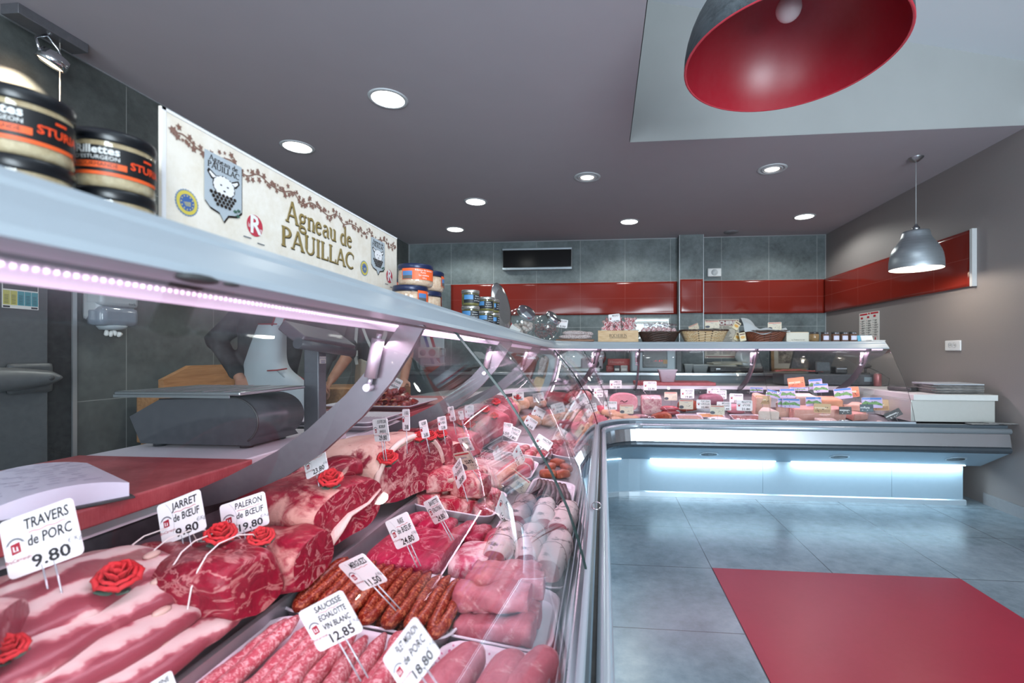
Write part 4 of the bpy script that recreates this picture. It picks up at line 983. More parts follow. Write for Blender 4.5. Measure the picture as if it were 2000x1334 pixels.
PP = [(0.045, 0.05, 'gingham parcel at the near corner of the crate beside the sausages'), (0.095, 0.055, 'gingham parcel second along the front of the crate'), (0.15, 0.05, 'gingham parcel leaning in the middle front of the crate'),
      (0.21, 0.055, 'gingham parcel at the front under the tall pair'), (0.255, 0.05, 'gingham parcel at the front end of the crate beside the dark basket'), (0.07, 0.12, 'gingham parcel at the back of the crate, tied with a puffed top'),
      (0.16, 0.125, 'gingham parcel behind the price card of the crate'), (0.215, 0.115, 'gingham parcel standing up tall at the back of the crate'), (0.265, 0.12, 'gingham parcel at the back corner, its frill fanned open')]
for k, (x, y, lab) in enumerate(PP): parcel(a.x+x*w/0.30, SHY+y, zz+(0.052 if k > 4 else 0.022), 1.3, (0.25*math.sin(k*2.1), 0.3*math.cos(k*1.7)), lab, k)
q = P(1200, 622, Y=SHY+0.05)
price_card(face_cam(q, 4, 8, 6), ['MAGRET'], '14.90', 'price card standing up out of the gingham wrapped parcels', 0.098, 0.076, pin=0.06, detail=1)
# ---- wicker baskets
def wicker(name, c1, c2):
    t = NT(name); uv = t.coord('UV'); br = t.n('ShaderNodeTexBrick'); t.l(uv, br.inputs['Vector']); br.offset = 0.5
    for k, v in (('Scale', 1.0), ('Mortar Size', 0.0018), ('Mortar Smooth', 0.6), ('Brick Width', 0.03), ('Row Height', 0.009)): br.inputs[k].default_value = v
    br.inputs['Color1'].default_value = lin(c1); br.inputs['Color2'].default_value = lin(c2); br.inputs['Mortar'].default_value = lin('#3a261a')
    t.col(br.outputs[0]); t.bump(t.math('SUBTRACT', 1.0, br.outputs['Fac']), 0.6, 0.004); return t.set(0.5)
def basket(x0, x1, y, z, h, d, mat, label, flare=1.30, rim_mat=None):
    w = x1-x0; t = thing('wicker_basket', label, 'basket', ((x0+x1)/2, y+d/2, z))
    me = bpy.data.meshes.new('woven_wall'); n = 64; rows = 9; vs = []; fs = []; uvs = []
    def ring(s, zz, off): 
        out = []
        for k in range(n):
            a = 2*PI*k/n; ca, sa = math.cos(a), math.sin(a); e = 0.42
            out.append((math.copysign(abs(ca)**e, ca)*(w/flare/2*s-off), math.copysign(abs(sa)**e, sa)*(d/flare/2*s-off), zz))
        return out
    for o_, zz0, zz1 in ((0.0, 0.0, h), (0.008, h, 0.012)):
        for j in range(rows+1):
            f = j/rows; zz_ = zz0+(zz1-zz0)*f; s = 1+(flare-1)*zz_/h
            wob = 0.0016*(1 if j % 2 else -1)
            vs += [(p[0]+wob*math.cos(k*PI) if o_ == 0 else p[0], p[1]+wob*math.cos(k*PI) if o_ == 0 else p[1], p[2]) for k, p in enumerate(ring(s, zz_, o_))]
    R = 2*(rows+1)
    for j in range(R-1):
        for k in range(n):
            fs.append((j*n+k, j*n+(k+1) % n, (j+1)*n+(k+1) % n, (j+1)*n+k)); L = (w+d)*2
            uvs += [(L*k/n, vs[j*n][2]), (L*(k+1)/n, vs[j*n][2]), (L*(k+1)/n, vs[(j+1)*n][2]), (L*k/n, vs[(j+1)*n][2])]
    fs.append(tuple(range(n-1, -1, -1))); uvs += [(0, 0)]*n
    me.from_pydata(vs, [], fs); ul = me.uv_layers.new(name='UVMap')
    for i, u in enumerate(uvs): ul.data[i].uv = u
    me.materials.append(mat); ob = bpy.data.objects.new('woven_wall', me); COL.objects.link(ob); ob.parent = t
    rim = MB(); pts = ring(flare, h, 0.0)+[ring(flare, h, 0.0)[0]]
    m = 3
    for s_ in (0, 1):
        rim.tube([Vector(p)+Vector((0, 0, 0.004*math.sin(i*1.6+s_*PI))) for i, p in enumerate(pts)], 0.005, 6)
    rim.build('braided_rim', rim_mat or mat, t)
    return t
W1, W2_, W3 = wicker('dark_wicker', '#2c1a14', '#4a3026'), wicker('pale_wicker', '#d9b483', '#ecd4ab'), wicker('brown_wicker', '#6e3520', '#8d4c30')
x0, x1 = P(1249, 650, Y=SHY).x, P(1329, 650, Y=SHY).x
basket(x0, x1, SHY, SZ, 0.082, 0.20, W1, 'dark brown wicker basket holding small sachets')
sn = [(0.10, 0.04, 0.0), (0.22, 0.05, 0.5), (0.36, 0.045, 1.1), (0.50, 0.05, 1.9), (0.63, 0.045, 2.4), (0.76, 0.05, 3.0), (0.90, 0.05, 3.7), (0.30, 0.12, 4.1), (0.48, 0.13, 5.0), (0.68, 0.12, 5.6), (0.86, 0.12, 6.2)]
wn = ['at the crate end of the dark basket', 'second along the front of the dark basket', 'third along the front of the dark basket', 'in the middle front of the dark basket', 'fifth along the front of the dark basket', 'sixth along the front of the dark basket',
      'at the far front end of the dark basket by the pale basket', 'at the back of the dark basket near the crate', 'at the middle back of the dark basket', 'behind the fifth sachet of the dark basket', 'at the back end of the dark basket near the pale basket']
sm = NT('clear_sachet_with_sweets'); v = sm.coord('Object'); sm.col(sm.ramp(sm.noise(v, 70, 4), [(0.40, '#d5cbcb'), (0.48, '#c9a9ac'), (0.53, '#a62b39'), (0.62, '#dccfcf')])); M_SACH = sm.set(0.15)
for k, ((fx, fy, ph), l_) in enumerate(zip(sn, wn)):
    t = thing('small_sachet', 'knotted sachet '+l_, 'sachet', (x0+(x1-x0)*fx*0.92+0.01, SHY+fy, SZ+0.100+0.010*math.sin(ph)), rot=(0.3*math.sin(ph), 0.35*math.cos(ph*1.3), ph), group='knotted sachets in the dark basket')
    MB().lathe([(0.0, -0.03), (0.018, -0.026), (0.024, -0.005), (0.018, 0.014), (0.006, 0.024), (0.0, 0.024)], 12, cap=False).noise(0.004, 70, k).build('bag', M_SACH, t)
    MB().lathe([(0.006, 0.022), (0.008, 0.030), (0.026, 0.058), (0.007, 0.034)], 10, cap=False).noise(0.004, 90, k).build('gathered_top', M_FILM, t)
# pale basket
x0, x1 = P(1332, 650, Y=SHY).x, P(1426, 650, Y=SHY).x
basket(x0, x1, SHY, SZ, 0.098, 0.20, W2_, 'pale straw wicker basket with two cream cards')
for fx, fy, k in ((0.2, 0.08, 0), (0.55, 0.1, 1), (0.8, 0.09, 2)):
    l_ = ('at the dark basket end of the pale basket', 'behind the cream card of the pale basket', 'at the far end of the pale basket')[k]
    tag(MB().box((-0.05, -0.03, 0), (0.05, 0.03, 0.04), None, 0.008).noise(0.004, 30, k).build('dark_packet', plain('dark_foil_packet', '#2b2220', 0.3, var=0.2), loc=(x0+(x1-x0)*fx, SHY+fy, SZ+0.06), rot=(0.1, 0.15*k, 0.4*k)), 'dark foil packet '+l_, 'packet', 'dark packets in the pale basket')
q = P(1391, 634, Y=SHY+0.05); price_card(face_cam(q, 3, 6, 2), ['Magret'], '', 'cream card standing in the pale straw basket, close to the poster', 0.115, 0.062, 'cream', 0.05, detail=1, group='cream price cards with a dark picture')
q = P(1355, 640, Y=SHY+0.03); price_card(face_cam(q, -25, 25, 24), ['Confit'], '', 'cream card leaning over the rim of the pale straw basket', 0.085, 0.06, 'cream', 0.03, detail=1, group='cream price cards with a dark picture')
# hanging packs beside the brown basket
def pack(x, y, z, rot, label):
    t = thing('small_pack', label, 'packet', (x, y, z), rot=rot, group='yellow and white packs by the brown basket')
    MB().box((-0.026, -0.008, -0.036), (0.026, 0.008, 0.036), None, 0.004).build('carton', plain('pack_white', '#d8cba8', 0.4, var=0.05), t)
    p = MB(); p.prism([(0.019*math.cos(2*PI*k/18), 0.012*math.sin(2*PI*k/18)-0.004) for k in range(18)], 0.0006, FR((0, -0.0084, 0))); p.build('yellow_oval', plain('pack_yellow', '#d59b2e', 0.4), t)
    p = MB(); bar(p, -0.020, 0.016, 0.040, 0.010, FR((0, -0.0085, 0))); p.build('band', plain('pack_brown', '#6b3c22', 0.4), t)
q1, q2, q3 = P(1438, 636, Y=SHY+0.02), P(1450, 655, Y=SHY-0.01), P(1440, 654, Y=SHY+0.05)
pack(q1.x, q1.y, q1.z, (0, math.radians(32), 0.1), 'white and yellow pack tilted on top beside the cloth lined basket')
pack(q2.x, q2.y, SZ+0.040, (0, math.radians(-10), 0), 'white and yellow pack standing in front of the cloth lined basket')
pack(q3.x, q3.y, SZ+0.042, (0, math.radians(26), 0.2), 'white and yellow pack half hidden between the two baskets')
# brown basket with white cloth
x0, x1 = P(1457, 650, Y=SHY).x, P(1542, 650, Y=SHY).x
basket(x0, x1, SHY, SZ, 0.088, 0.20, W3, 'brown wicker basket lined with white cloth')
cl = MB(); n = 22
if 1:
    vv = []
    for i in range(n+1):
        r_ = []
        for j in range(n+1):
            fx, fy = i/n, j/n; xx = x0-0.012+(x1-x0+0.02)*fx; yy = SHY-0.008+0.215*fy
            z_ = SZ+0.098+0.012*math.sin(fx*11+fy*6)+0.010*math.sin(fy*13-fx*5)+0.11*max(0, 1-((fx-0.08)/0.30)**2)*max(0, 1-((fy-0.6)/0.5)**2)
            if fy < 0.06: z_ -= 0.02
            r_.append(Vector((xx, yy, z_)))
        vv.append(r_)
    cl.loft(vv, False, False)
tag(sub(cl.build('cloth_napkin', plain('white_napkin', '#b9bfc1', 0.8, var=0.06, scale=200))), 'white cloth napkin bunched up in the brown basket', 'napkin')
q = P(1513, 637, Y=SHY+0.06); price_card(face_cam(q, 0, 5, 0), ['Rillettes'], '', 'cream card standing in the cloth lined brown basket', 0.105, 0.065, 'cream', 0.04, detail=1, group='cream price cards with a dark picture')
# long white carton with small writing, five jars of jam, leaflet holder
a, b = P(1536, 648, Y=SHY+0.03), P(1579, 666, Y=SHY+0.03)
t = thing('white_carton', 'low cream carton with small dark writing behind the jam jars', 'box', (a.x, SHY+0.03, SZ))
w = P(1580, 650, Y=SHY+0.03).x-a.x
MB().box((0, 0, 0), (w, 0.12, 0.076), None, 0.002).build('carton', plain('cream_carton', '#d9d3c4', 0.5, var=0.03), t)
MB().box((0.004, 0.002, 0.066), (w-0.004, 0.118, 0.079)).build('lid_edge', wd2.m, t)
text_mesh('La Tradition du Sud', 0.013, FR((w*0.52, -0.001, 0.016)), M_INK, 'lettering', t)
for k, x in enumerate((1590, 1611, 1631, 1648, 1665)):
    q = P(x, 655, Y=SHY+0.02); l_ = ('tallest amber jam jar without a label, next to the cream carton', 'amber jam jar, first of the four with a white label', 'amber jam jar, second of the four with a white label', 'amber jam jar, third of the four with a white label', 'amber jam jar with a white label, nearest the leaflets')[k]
    r = 0.037 if k == 0 else 0.031
    t = thing('jam_jar', l_, 'jar', (q.x, q.y, SZ), group='amber jam jars at the end of the shelf')
    MB().lathe([(0, 0.001), (r, 0.001), (r, 0.056), (r*0.85, 0.062), (0, 0.062)], 10 if k else 24, cap=False, smooth=not k).build('jam', plain('amber_jam' if k else 'pale_honey', '#5e3312' if k else '#8f6a33', 0.12, 0, 0.7, var=0.1), t)
    MB().lathe(lid_prof(r*0.86, 0.062, 0.078), 20, cap=False).build('lid', plain('dark_lid', '#1b1a1c', 0.4), t)
    if k: arcpatch(MB(), r+0.0012, -PI/2-0.72, -PI/2+0.72, 0.012, 0.046, 12).build('label', plain('lilac_label', '#d8d6ea', 0.5), t)
    if k:
        rb = MB()
        for s_ in (-1, 1): rb.ball((0.008*s_, -r*0.9, 0.066), 0.008, 8, 6, (1, 0.5, 0.6))
        rb.build('bow', plain('silver_bow', '#9ba4b5', 0.3, 0.3), t)
q = P(1690, 655, Y=SHY)
t = thing('leaflet_stand', 'small stand of blue and white leaflets at the end of the shelf', 'leaflets', (q.x, q.y, SZ))
MB().box((-0.055, 0, 0), (0.055, 0.004, 0.052), Matrix.Rotation(-0.35, 4, 'X')).build('back_leaflet', plain('blue_leaflet', '#5aa7c4', 0.5), t)
MB().box((-0.03, -0.006, 0.001), (0.06, -0.002, 0.05), Matrix.Rotation(-0.45, 4, 'X')).build('front_leaflet', M_PAPER, t)
MB().box((0.0, -0.075, 0.0), (0.11, -0.015, 0.008), Matrix.Rotation(0.1, 4, 'Z')).build('flat_leaflets', M_PAPER, t)
# ---------------------------------------------------------------- cream lamb sign standing on the near shelf
GX = NX-0.615
p00 = P(315, 433, X=GX); p10 = P(775, 573, X=GX); p01 = P(316, 207, X=GX)
gy0, gy1 = p00.y, p10.y; gz0 = zs((gy0+gy1)/2); gh = 0.235
gz_top0, gz_top1 = p01.z, P(775, 465, X=GX).z
pit = math.atan2(P(775, 465, X=GX).z-p01.z, gy1-gy0)
sg = thing('shop_sign', 'long cream sign with a lamb emblem and gold lettering on the glass shelf', 'sign', (GX, gy0, p01.z), rot=(pit, 0, 0))
L = (gy1-gy0)/math.cos(pit); Hs = p01.z-(SZ+sag(gy0)+0.002)
def S(px, py):
    q = P(px, py, X=GX); dy, dz = q.y-gy0, q.z-p01.z
    return (dy*math.cos(pit)+dz*math.sin(pit), dz*math.cos(pit)-dy*math.sin(pit))
sc_ = NT('aged_cream_print'); v = sc_.coord('Object'); n1 = sc_.noise(v, 22, 7, 0.75); n2 = sc_.noise(v, 6, 5, 0.6)
sc_.col(sc_.mix(sc_.math('MULTIPLY', n2, 0.5), sc_.ramp(n1, [(0.35, '#e4d9c8'), (0.6, '#f3ece2')]), '#ecdfcd')); sc_.set(0.3, 0, 0.4)
MB().box((-0.004, 0, -Hs), (0, L, 0), None, 0.0).build('board', sc_.m, sg)
MS = lambda u, v, z=0.0006: frame((z, u, v), (0, 1, 0), (0, 0, 1))
bt = MB(); bar(bt, 0, -Hs, L, 0.02, MS(0, 0)); bar(bt, 0, -0.004, L, 0.004, MS(0, 0)); bar(bt, 0, -Hs, 0.006, Hs, MS(0, 0)); bt.build('white_border', M_CARD, sg)
# vine
vn = MB(); rv = random.Random(11); u0, v0 = S(335, 243); u1, v1 = S(770, 482)
N = 150; prev = None
for k in range(N+1):
    f = k/N; u = u0+(L-0.012-u0)*f; vv_ = -0.031+0.005*math.sin(f*2*PI*9.2)+0.002*math.sin(f*90)
    if prev: 
        (a, b) = prev; d = Vector((u-a, vv_-b)).normalized(); nx, ny = -d.y*0.0011, d.x*0.0011
        vn.quad(*[MS(0, 0, 0.0010) @ Vector(p) for p in ((a-nx, b-ny, 0), (u-nx, vv_-ny, 0), (u+nx, vv_+ny, 0), (a+nx, b+ny, 0))])
    prev = (u, vv_)
    if k % 2 == 0:
        for q_ in range(2):
            cu, cv = u+rv.uniform(-0.004, 0.004), vv_+rv.choice((-1, 1))*rv.uniform(0.002, 0.009); r_ = rv.uniform(0.003, 0.007); a0 = rv.uniform(0, 6)
            vn.poly([MS(0, 0, 0.0012+0.0001*q_+0.000002*k) @ Vector((cu+r_*(1 if j % 2 else 0.5)*math.cos(a0+2*PI*j/10), cv+r_*(1 if j % 2 else 0.5)*math.sin(a0+2*PI*j/10), 0)) for j in range(10)])
vn.build('vine_border', plain('vine_brown', '#7d5240', 0.5, var=0.1), sg)
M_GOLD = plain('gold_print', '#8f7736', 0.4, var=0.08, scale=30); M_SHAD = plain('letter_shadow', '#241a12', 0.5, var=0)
def line(txt, pa, pb, cap):
    ua, va = S(*pa); ub, vb = S(*pb)
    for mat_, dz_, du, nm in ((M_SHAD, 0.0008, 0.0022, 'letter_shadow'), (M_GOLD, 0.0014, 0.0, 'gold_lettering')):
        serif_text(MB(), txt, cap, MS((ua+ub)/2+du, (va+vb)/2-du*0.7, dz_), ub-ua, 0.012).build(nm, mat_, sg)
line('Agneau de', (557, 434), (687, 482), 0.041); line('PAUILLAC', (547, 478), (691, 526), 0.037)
def disc(mb, u, v, r, z, n=28, sx=1, sy=1): mb.poly([MS(0, 0, z) @ Vector((u+r*sx*math.cos(2*PI*k/n), v+r*sy*math.sin(2*PI*k/n), 0)) for k in range(n)])
def emblem(px0, px1, py_top0, py_bot, pyt):
    ua, va = S(px0, py_top0); ub, _ = S(px1, py_top0+0); _, vb = S((px0+px1)/2, py_bot); w = S(px1, py_bot)[0]-ua; h = va-vb
    pl = [(0.0, 1.0), (1.0, 1.0), (1.0, 0.25), (0.86, 0.16), (0.62, 0.12), (0.5, 0.0), (0.38, 0.12), (0.14, 0.16), (0.0, 0.25)]
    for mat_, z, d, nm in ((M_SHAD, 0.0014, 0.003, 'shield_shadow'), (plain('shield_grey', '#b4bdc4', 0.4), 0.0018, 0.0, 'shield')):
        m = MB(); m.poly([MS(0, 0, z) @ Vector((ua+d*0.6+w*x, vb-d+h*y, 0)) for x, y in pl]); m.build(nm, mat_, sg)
    U = lambda x: ua+w*x; V = lambda y: vb+h*y
    tx = MB(); serif_text(tx, 'Agneau de', h*0.085, MS(U(0.5), V(0.875), 0.0022), w*0.78, 0.02); serif_text(tx, 'PAUILLAC', h*0.090, MS(U(0.5), V(0.765), 0.0022), w*0.86, 0.02); tx.build('shield_lettering', M_SHAD, sg)
    bk = MB(); wh = MB()
    for s_ in (-1, 1):
        bk.poly([MS(0, 0, 0.0021) @ Vector((U(0.5+s_*x), V(y), 0)) for x, y in ((0.16, 0.66), (0.40, 0.745), (0.44, 0.69), (0.34, 0.60), (0.18, 0.58))])
        wh.poly([MS(0, 0, 0.0023) @ Vector((U(0.5+s_*x), V(y), 0)) for x, y in ((0.20, 0.65), (0.37, 0.71), (0.39, 0.68), (0.30, 0.62))])
    rg = random.Random(2)
    for k in range(26):
        a = 2*PI*k/26; disc(bk, U(0.5+0.275*math.cos(a)), V(0.545+0.145*math.sin(a)), w*0.034, 0.0021+0.00001*k, 8)
    disc(wh, U(0.5), V(0.545), w*0.25, 0.0026, 30, 1, 0.135*h/(0.25*w))
    for k in range(16):
        a = 2*PI*k/16; disc(wh, U(0.5+0.23*math.cos(a)), V(0.545+0.12*math.sin(a)), w*0.058, 0.00235+0.00001*k, 10)
    for x in (-0.09, 0.09): disc(bk, U(0.5+x), V(0.555), w*0.022, 0.0029, 8, 1.3, 0.8)
    disc(bk, U(0.5), V(0.475), w*0.026, 0.0029, 8, 1.4, 0.7)
    for r in range(4):
        for c_ in range(7-r):
            disc(bk, U(0.16+0.055*r+0.105*c_), V(0.40-0.055*r), w*0.044, 0.0027+0.00001*(r*7+c_), 10, 1, 0.9)
    bk.build('lamb_outline', M_SHAD, sg); wh.build('lamb_wool', M_CARD, sg)
    lf = MB()
    for cx, cy in ((0.80, 0.22), (0.88, 0.16), (0.90, 0.25)):
        lf.poly([MS(0, 0, 0.0029) @ Vector((U(cx+0.075*(1 if j % 2 else 0.55)*math.cos(j*PI/5)), V(cy+0.035*(1 if j % 2 else 0.55)*math.sin(j*PI/5)), 0)) for j in range(10)])
    lf.build('vine_leaf', plain('leaf_green', '#2c5a48', 0.5), sg)
emblem(397, 470, 290, 432, 0); emblem(724, 750, 462, 536, 0)
def seal(px, py, r):
    u, v = S(px, py)
    m = MB(); m.poly([MS(0, 0, 0.0010) @ Vector((u+r*(1.0 if k % 2 else 0.93)*math.cos(2*PI*k/56), v+r*(1.0 if k % 2 else 0.93)*math.sin(2*PI*k/56), 0)) for k in range(56)]); m.build('seal_edge', plain('seal_blue_edge', '#5b7fa6', 0.5), sg)
    m = MB(); disc(m, u, v, r*0.88, 0.0012); m.build('seal_ring', plain('seal_yellow', '#d8c44a', 0.5), sg)
    m = MB(); disc(m, u, v, r*0.62, 0.0014); m.build('seal_centre', plain('seal_blue', '#2d5b9c', 0.5), sg)
    m = MB()
    for k in range(12): disc(m, u+r*0.50*math.cos(2*PI*k/12), v+r*0.50*math.sin(2*PI*k/12), r*0.055, 0.0016, 6)
    for k in range(4): m.poly([MS(0, 0, 0.0016) @ Vector((u+r*x, v+r*y, 0)) for x, y in ((-0.30+0.05*k, -0.02-0.07*k), (0.30, 0.10-0.09*k), (0.30, 0.06-0.09*k), (-0.30+0.05*k, -0.05-0.07*k))])
    m.build('seal_stars', plain('seal_gold', '#e0cf6a', 0.5), sg)
def rouge(px, py, r):
    u, v = S(px, py)
    m = MB(); disc(m, u, v, r, 0.0010); m.build('red_roundel', plain('roundel_red', '#c2203c', 0.45), sg)
    a = text_mesh('R', r*2.3, MS(u, v, 0.0012), M_CARD, 'roundel_letter', sg, bold=r*0.06); 
    join_into(a, [text_mesh('label', r*0.62, MS(u-r*0.52, v-r*0.1, 0.0014), M_CARD, 'x', sg, width=r*0.7), text_mesh('rouge', r*0.55, MS(u+r*0.5, v-r*0.28, 0.0014), M_CARD, 'x', sg, width=r*0.75)])
    m = MB(); bar(m, u-r*1.4, v-r*1.35, r*0.9, r*0.10, MS(0, 0, 0.0010)); bar(m, u+r*0.3, v-r*1.6, r*0.9, r*0.10, MS(0, 0, 0.0010)); m.build('small_print', M_GREYINK, sg)
seal(364, 396, 0.0195); seal(711, 524, 0.0195); rouge(497, 441, 0.0185); rouge(760, 540, 0.0185)
for px, py in ((395, 455), (735, 565)):
    u, _ = S(px, py)
    m = MB(); m.prism(rrect(0.085, 0.022, 0.009), 0.004, MS(u+0.02, -Hs+0.011, 0.0012)); m.build('clip_holder', plain('clear_holder', '#dfe6ea', 0.15, 0, 0.6, var=0), sg)
# ---------------------------------------------------------------- behind the counter
M_REDB = NT('red_cutting_board'); v = M_REDB.coord('Object'); n1 = M_REDB.noise(v, 14, 7, 0.7); n2 = M_REDB.noise(M_REDB.coord('Object', (1, 14, 1)), 40, 3)
M_REDB.col(M_REDB.ramp(M_REDB.math('ADD', M_REDB.math('MULTIPLY', n1, 0.7), M_REDB.math('MULTIPLY', n2, 0.3)), [(0.35, '#943037'), (0.65, '#b85a5d')])); M_REDB = M_REDB.set(0.45)
ZT = 0.831
def slab(name, label, a, b, mat, cat, bev=0.004, group=None):
    o = MB().box((a[0]-b[0], a[1]-b[1], 0), (0, 0, b[2]-a[2]), None, bev).build(name, mat, loc=(b[0], b[1], a[2])); return tag(o, label, cat, group)
slab('cutting_board', 'red cutting board under the open ledger', (-1.36, 0.20, ZT), (-0.875, 1.09, 0.866), M_REDB, 'cutting board')
slab('cutting_board', 'thick white cutting board under the dark scale', (-1.36, 1.10, ZT), (-0.905, 1.57, 0.862), plain('white_cutting_board', '#dcd6dd', 0.45, var=0.03), 'cutting board')
slab('cutting_board', 'red cutting board under the tray of meat skewers', (-1.36, 2.02, ZT), (-0.90, 2.95, 0.856), M_REDB, 'cutting board')
fx0, fx1 = P(1240, 752, Y=4.5).x, P(1397, 752, Y=4.5).x
slab('cutting_board', 'red cutting board behind the hams, under the white tub', (fx0, 4.47, ZT), (fx1, 4.80, 0.860), M_REDB, 'cutting board')
q = P(1304, 748, Y=4.55)
t = thing('white_tub', 'white tapered tub on the red board behind the hams', 'tub', (q.x, 4.58, 0.861))
def rr_ring(w, d, z, r=0.02): return [Vector((x, y, z)) for x, y in rrect(w, d, r)]
MB().loft([rr_ring(0.125, 0.10, 0), rr_ring(0.165, 0.13, 0.10), rr_ring(0.185, 0.15, 0.112), rr_ring(0.180, 0.145, 0.118), rr_ring(0.155, 0.12, 0.115), rr_ring(0.12, 0.095, 0.015)]).build('tub', plain('tub_white', '#d8cdd8', 0.4), t)
m = MB(); arcband(m, 0, 0, 0.016, 0.003, 0, 360, 0, 20); m.xf(FR((0, -0.062, 0.055)) @ Matrix.Rotation(-0.35, 4, 'X')); m.build('emboss_shadow_ring', plain('tub_shadow', '#b9aebb', 0.4), t)  # flat ring, the shadow of an embossed mark painted as a darker colour
# open ledger
lg = thing('open_ledger', 'open ledger with handwritten pages and black cover on the red board', 'book', (-1.075, 0.665, 0.867), math.radians(62))
MB().box((-0.20, -0.15, 0), (0.20, 0.15, 0.004), None, 0.001).build('cover', M_BLACK, lg)
for sgn in (-1, 1):
    mb = MB(); n = 12; top = []
    for i in range(n+1):
        f = i/n; z = 0.034*math.sin(PI*(0.18+0.82*(1-f)))**0.7*(1 if sgn > 0 else 0.8)+0.006; top.append((sgn*(0.002+0.192*f), z))
    R = [[Vector((x, y, z)) for x, z in top]+[Vector((x, y, 0.004)) for x, _ in reversed(top)] for y in (-0.14, 0.14)]
    mb.loft(R, True, True, False); pg = mb.build('pages', plain('ledger_paper', '#d9d3e4', 0.7, var=0.05, scale=260), lg)
    ink = MB(); rw = random.Random(4+sgn)
    for k in range(11):
        x = 0.03; 
        while x < 0.165:
            l = rw.uniform(0.01, 0.03); f = (x+l/2)/0.192; z = 0.034*math.sin(PI*(0.18+0.82*(1-f)))**0.7*(1 if sgn > 0 else 0.8)+0.0068
            y = 0.115-0.022*k; ink.quad((sgn*x, y, z+0.001), (sgn*(x+l), y, z+0.001), (sgn*(x+l), y+0.002, z+0.001), (sgn*x, y+0.002, z+0.001)); x += l+rw.uniform(0.006, 0.02)
    ink.build('handwriting', plain('faded_ink', '#6d6690', 0.6, var=0), pg)
# scale with curved body and display column
M_SCD = plain('scale_charcoal', '#3b3d43', 0.32, 0.2, var=0.04); M_SCB = plain('scale_dark', '#202227', 0.35, var=0.03)
t = thing('counter_scale', 'dark grey shop scale with rounded body and display on a post', 'scale', (-0.955, 1.21, 0.863)); t.scale = (1, 1, 0.92)
pf = [(0.0, 0.02)]+[(0.0-0.085+0.085*math.cos(math.radians(a)), 0.083+0.075*math.sin(math.radians(a))) for a in range(-50, 91, 10)]+[(-0.30, 0.150), (-0.395, 0.095), (-0.36, 0.012), (-0.02, 0.012)]
pf = pf[1:]
R = [[Vector((x, y, z)) for x, z in pf] for y in (0.0, 0.20)]
b = MB(); b.loft(R, True, True, True); o = b.build('body', M_SCD, t)
for p in o.data.polygons: p.use_smooth = len(p.vertices) == 4
m = MB(); m.tube([Vector((x, -0.001, z)) for x, z in pf[:-3]], 0.0025, 6); m.build('body_edge', M_BLACK, t)
pl = MB(); pl.box((-0.41, -0.03, 0.165), (-0.03, 0.25, 0.176), None, 0.003)
for k in range(6): pl.box((-0.41+0.0, -0.032-0.0, 0.158+0.0), (-0.06, -0.029, 0.166)) if k == 0 else pl.box((-0.39+0.06*k, -0.02, 0.176), (-0.386+0.06*k, 0.24, 0.1775))
pl.build('weighing_plate', M_STEEL, t)
for x in (-0.33, -0.06):
    for y in (0.03, 0.17): MB().cyl((x, y, 0.0), (x, y, 0.016), 0.016).build('foot', M_SCB, t)
MB().box((-0.06, 0.285, 0.0), (-0.005, 0.33, 0.325), None, 0.005).build('post', plain('scale_post', '#4e5058', 0.35, 0.3), t)
dm = Matrix.Translation((-0.02, 0.305, 0.350)) @ Matrix.Rotation(math.radians(34), 4, 'Y') @ Matrix.Rotation(math.radians(-12), 4, 'Z')
MB().box((-0.055, -0.115, -0.02), (0.055, 0.125, 0.02), dm, 0.006).build('display_head', plain('display_mauve', '#574c55', 0.4), t)
hb = MB(); hb.cyl(dm @ Vector((0.05, -0.12, -0.012)), dm @ Vector((0.05, 0.13, -0.012)), 0.019, n=16); hb.build('display_edge', plain('display_edge_grey', '#45464d', 0.35), t)
q_ = frame((-0.0045, 0.3075, 0.268), (0, 1, 0), (0, 0, 1)); m = MB(); bar(m, -0.019, -0.014, 0.036, 0.026, q_); m.build('sticker', M_PAPER, t)
m = text_mesh('HPBC Nord Poinçe', 0.0055, q_ @ Matrix.Translation((0, 0.006, 0.0008)), plain('blue_print', '#2f4a8c', 0.5, var=0), 'sticker_lettering', t)
m = MB()
for k in range(3): bar(m, -0.012, -0.004-0.004*k, 0.024, 0.0015, q_, 0.0009)
m.build('sticker_print', plain('blue_print', '#2f4a8c'), t)
# white ribbed trays and the skewers
q = P(742, 818, Z=0.845)
for k in range(2):
    t = thing('white_tray', ('lower of the two stacked white ribbed trays on the worktop', 'upper of the two stacked white ribbed trays on the worktop')[k], 'tray', (-1.06, 1.83, ZT+0.002+0.016*k), group='stacked white trays beside the skewers')
    MB().loft([rr_ring(0.30, 0.24, 0.0), rr_ring(0.36, 0.30, 0.018), rr_ring(0.375, 0.315, 0.020), rr_ring(0.37, 0.31, 0.024), rr_ring(0.35, 0.29, 0.021), rr_ring(0.29, 0.23, 0.005)]).build('dish', plain('tray_white', '#cfc9d2', 0.4), t)
    if k == 1:
        r = MB()
        for j in range(18): r.box((-0.14+0.0158*j, -0.11, 0.005), (-0.134+0.0158*j, 0.11, 0.008))
        r.build('ribbed_base', plain('rib_grey', '#b3adb6', 0.4), t)
q = P(770, 795, Z=0.862)
TR = Vector((-1.12, 2.30, 0.857))
t = thing('white_tray', 'shallow white tray piled with raw meat skewers', 'tray', TR)
MB().loft([rr_ring(0.34, 0.30, 0.0), rr_ring(0.42, 0.38, 0.022), rr_ring(0.435, 0.395, 0.023), rr_ring(0.43, 0.39, 0.028), rr_ring(0.40, 0.36, 0.024), rr_ring(0.33, 0.29, 0.006)]).build('dish', plain('tray_white', '#cfc9d2', 0.4), t)
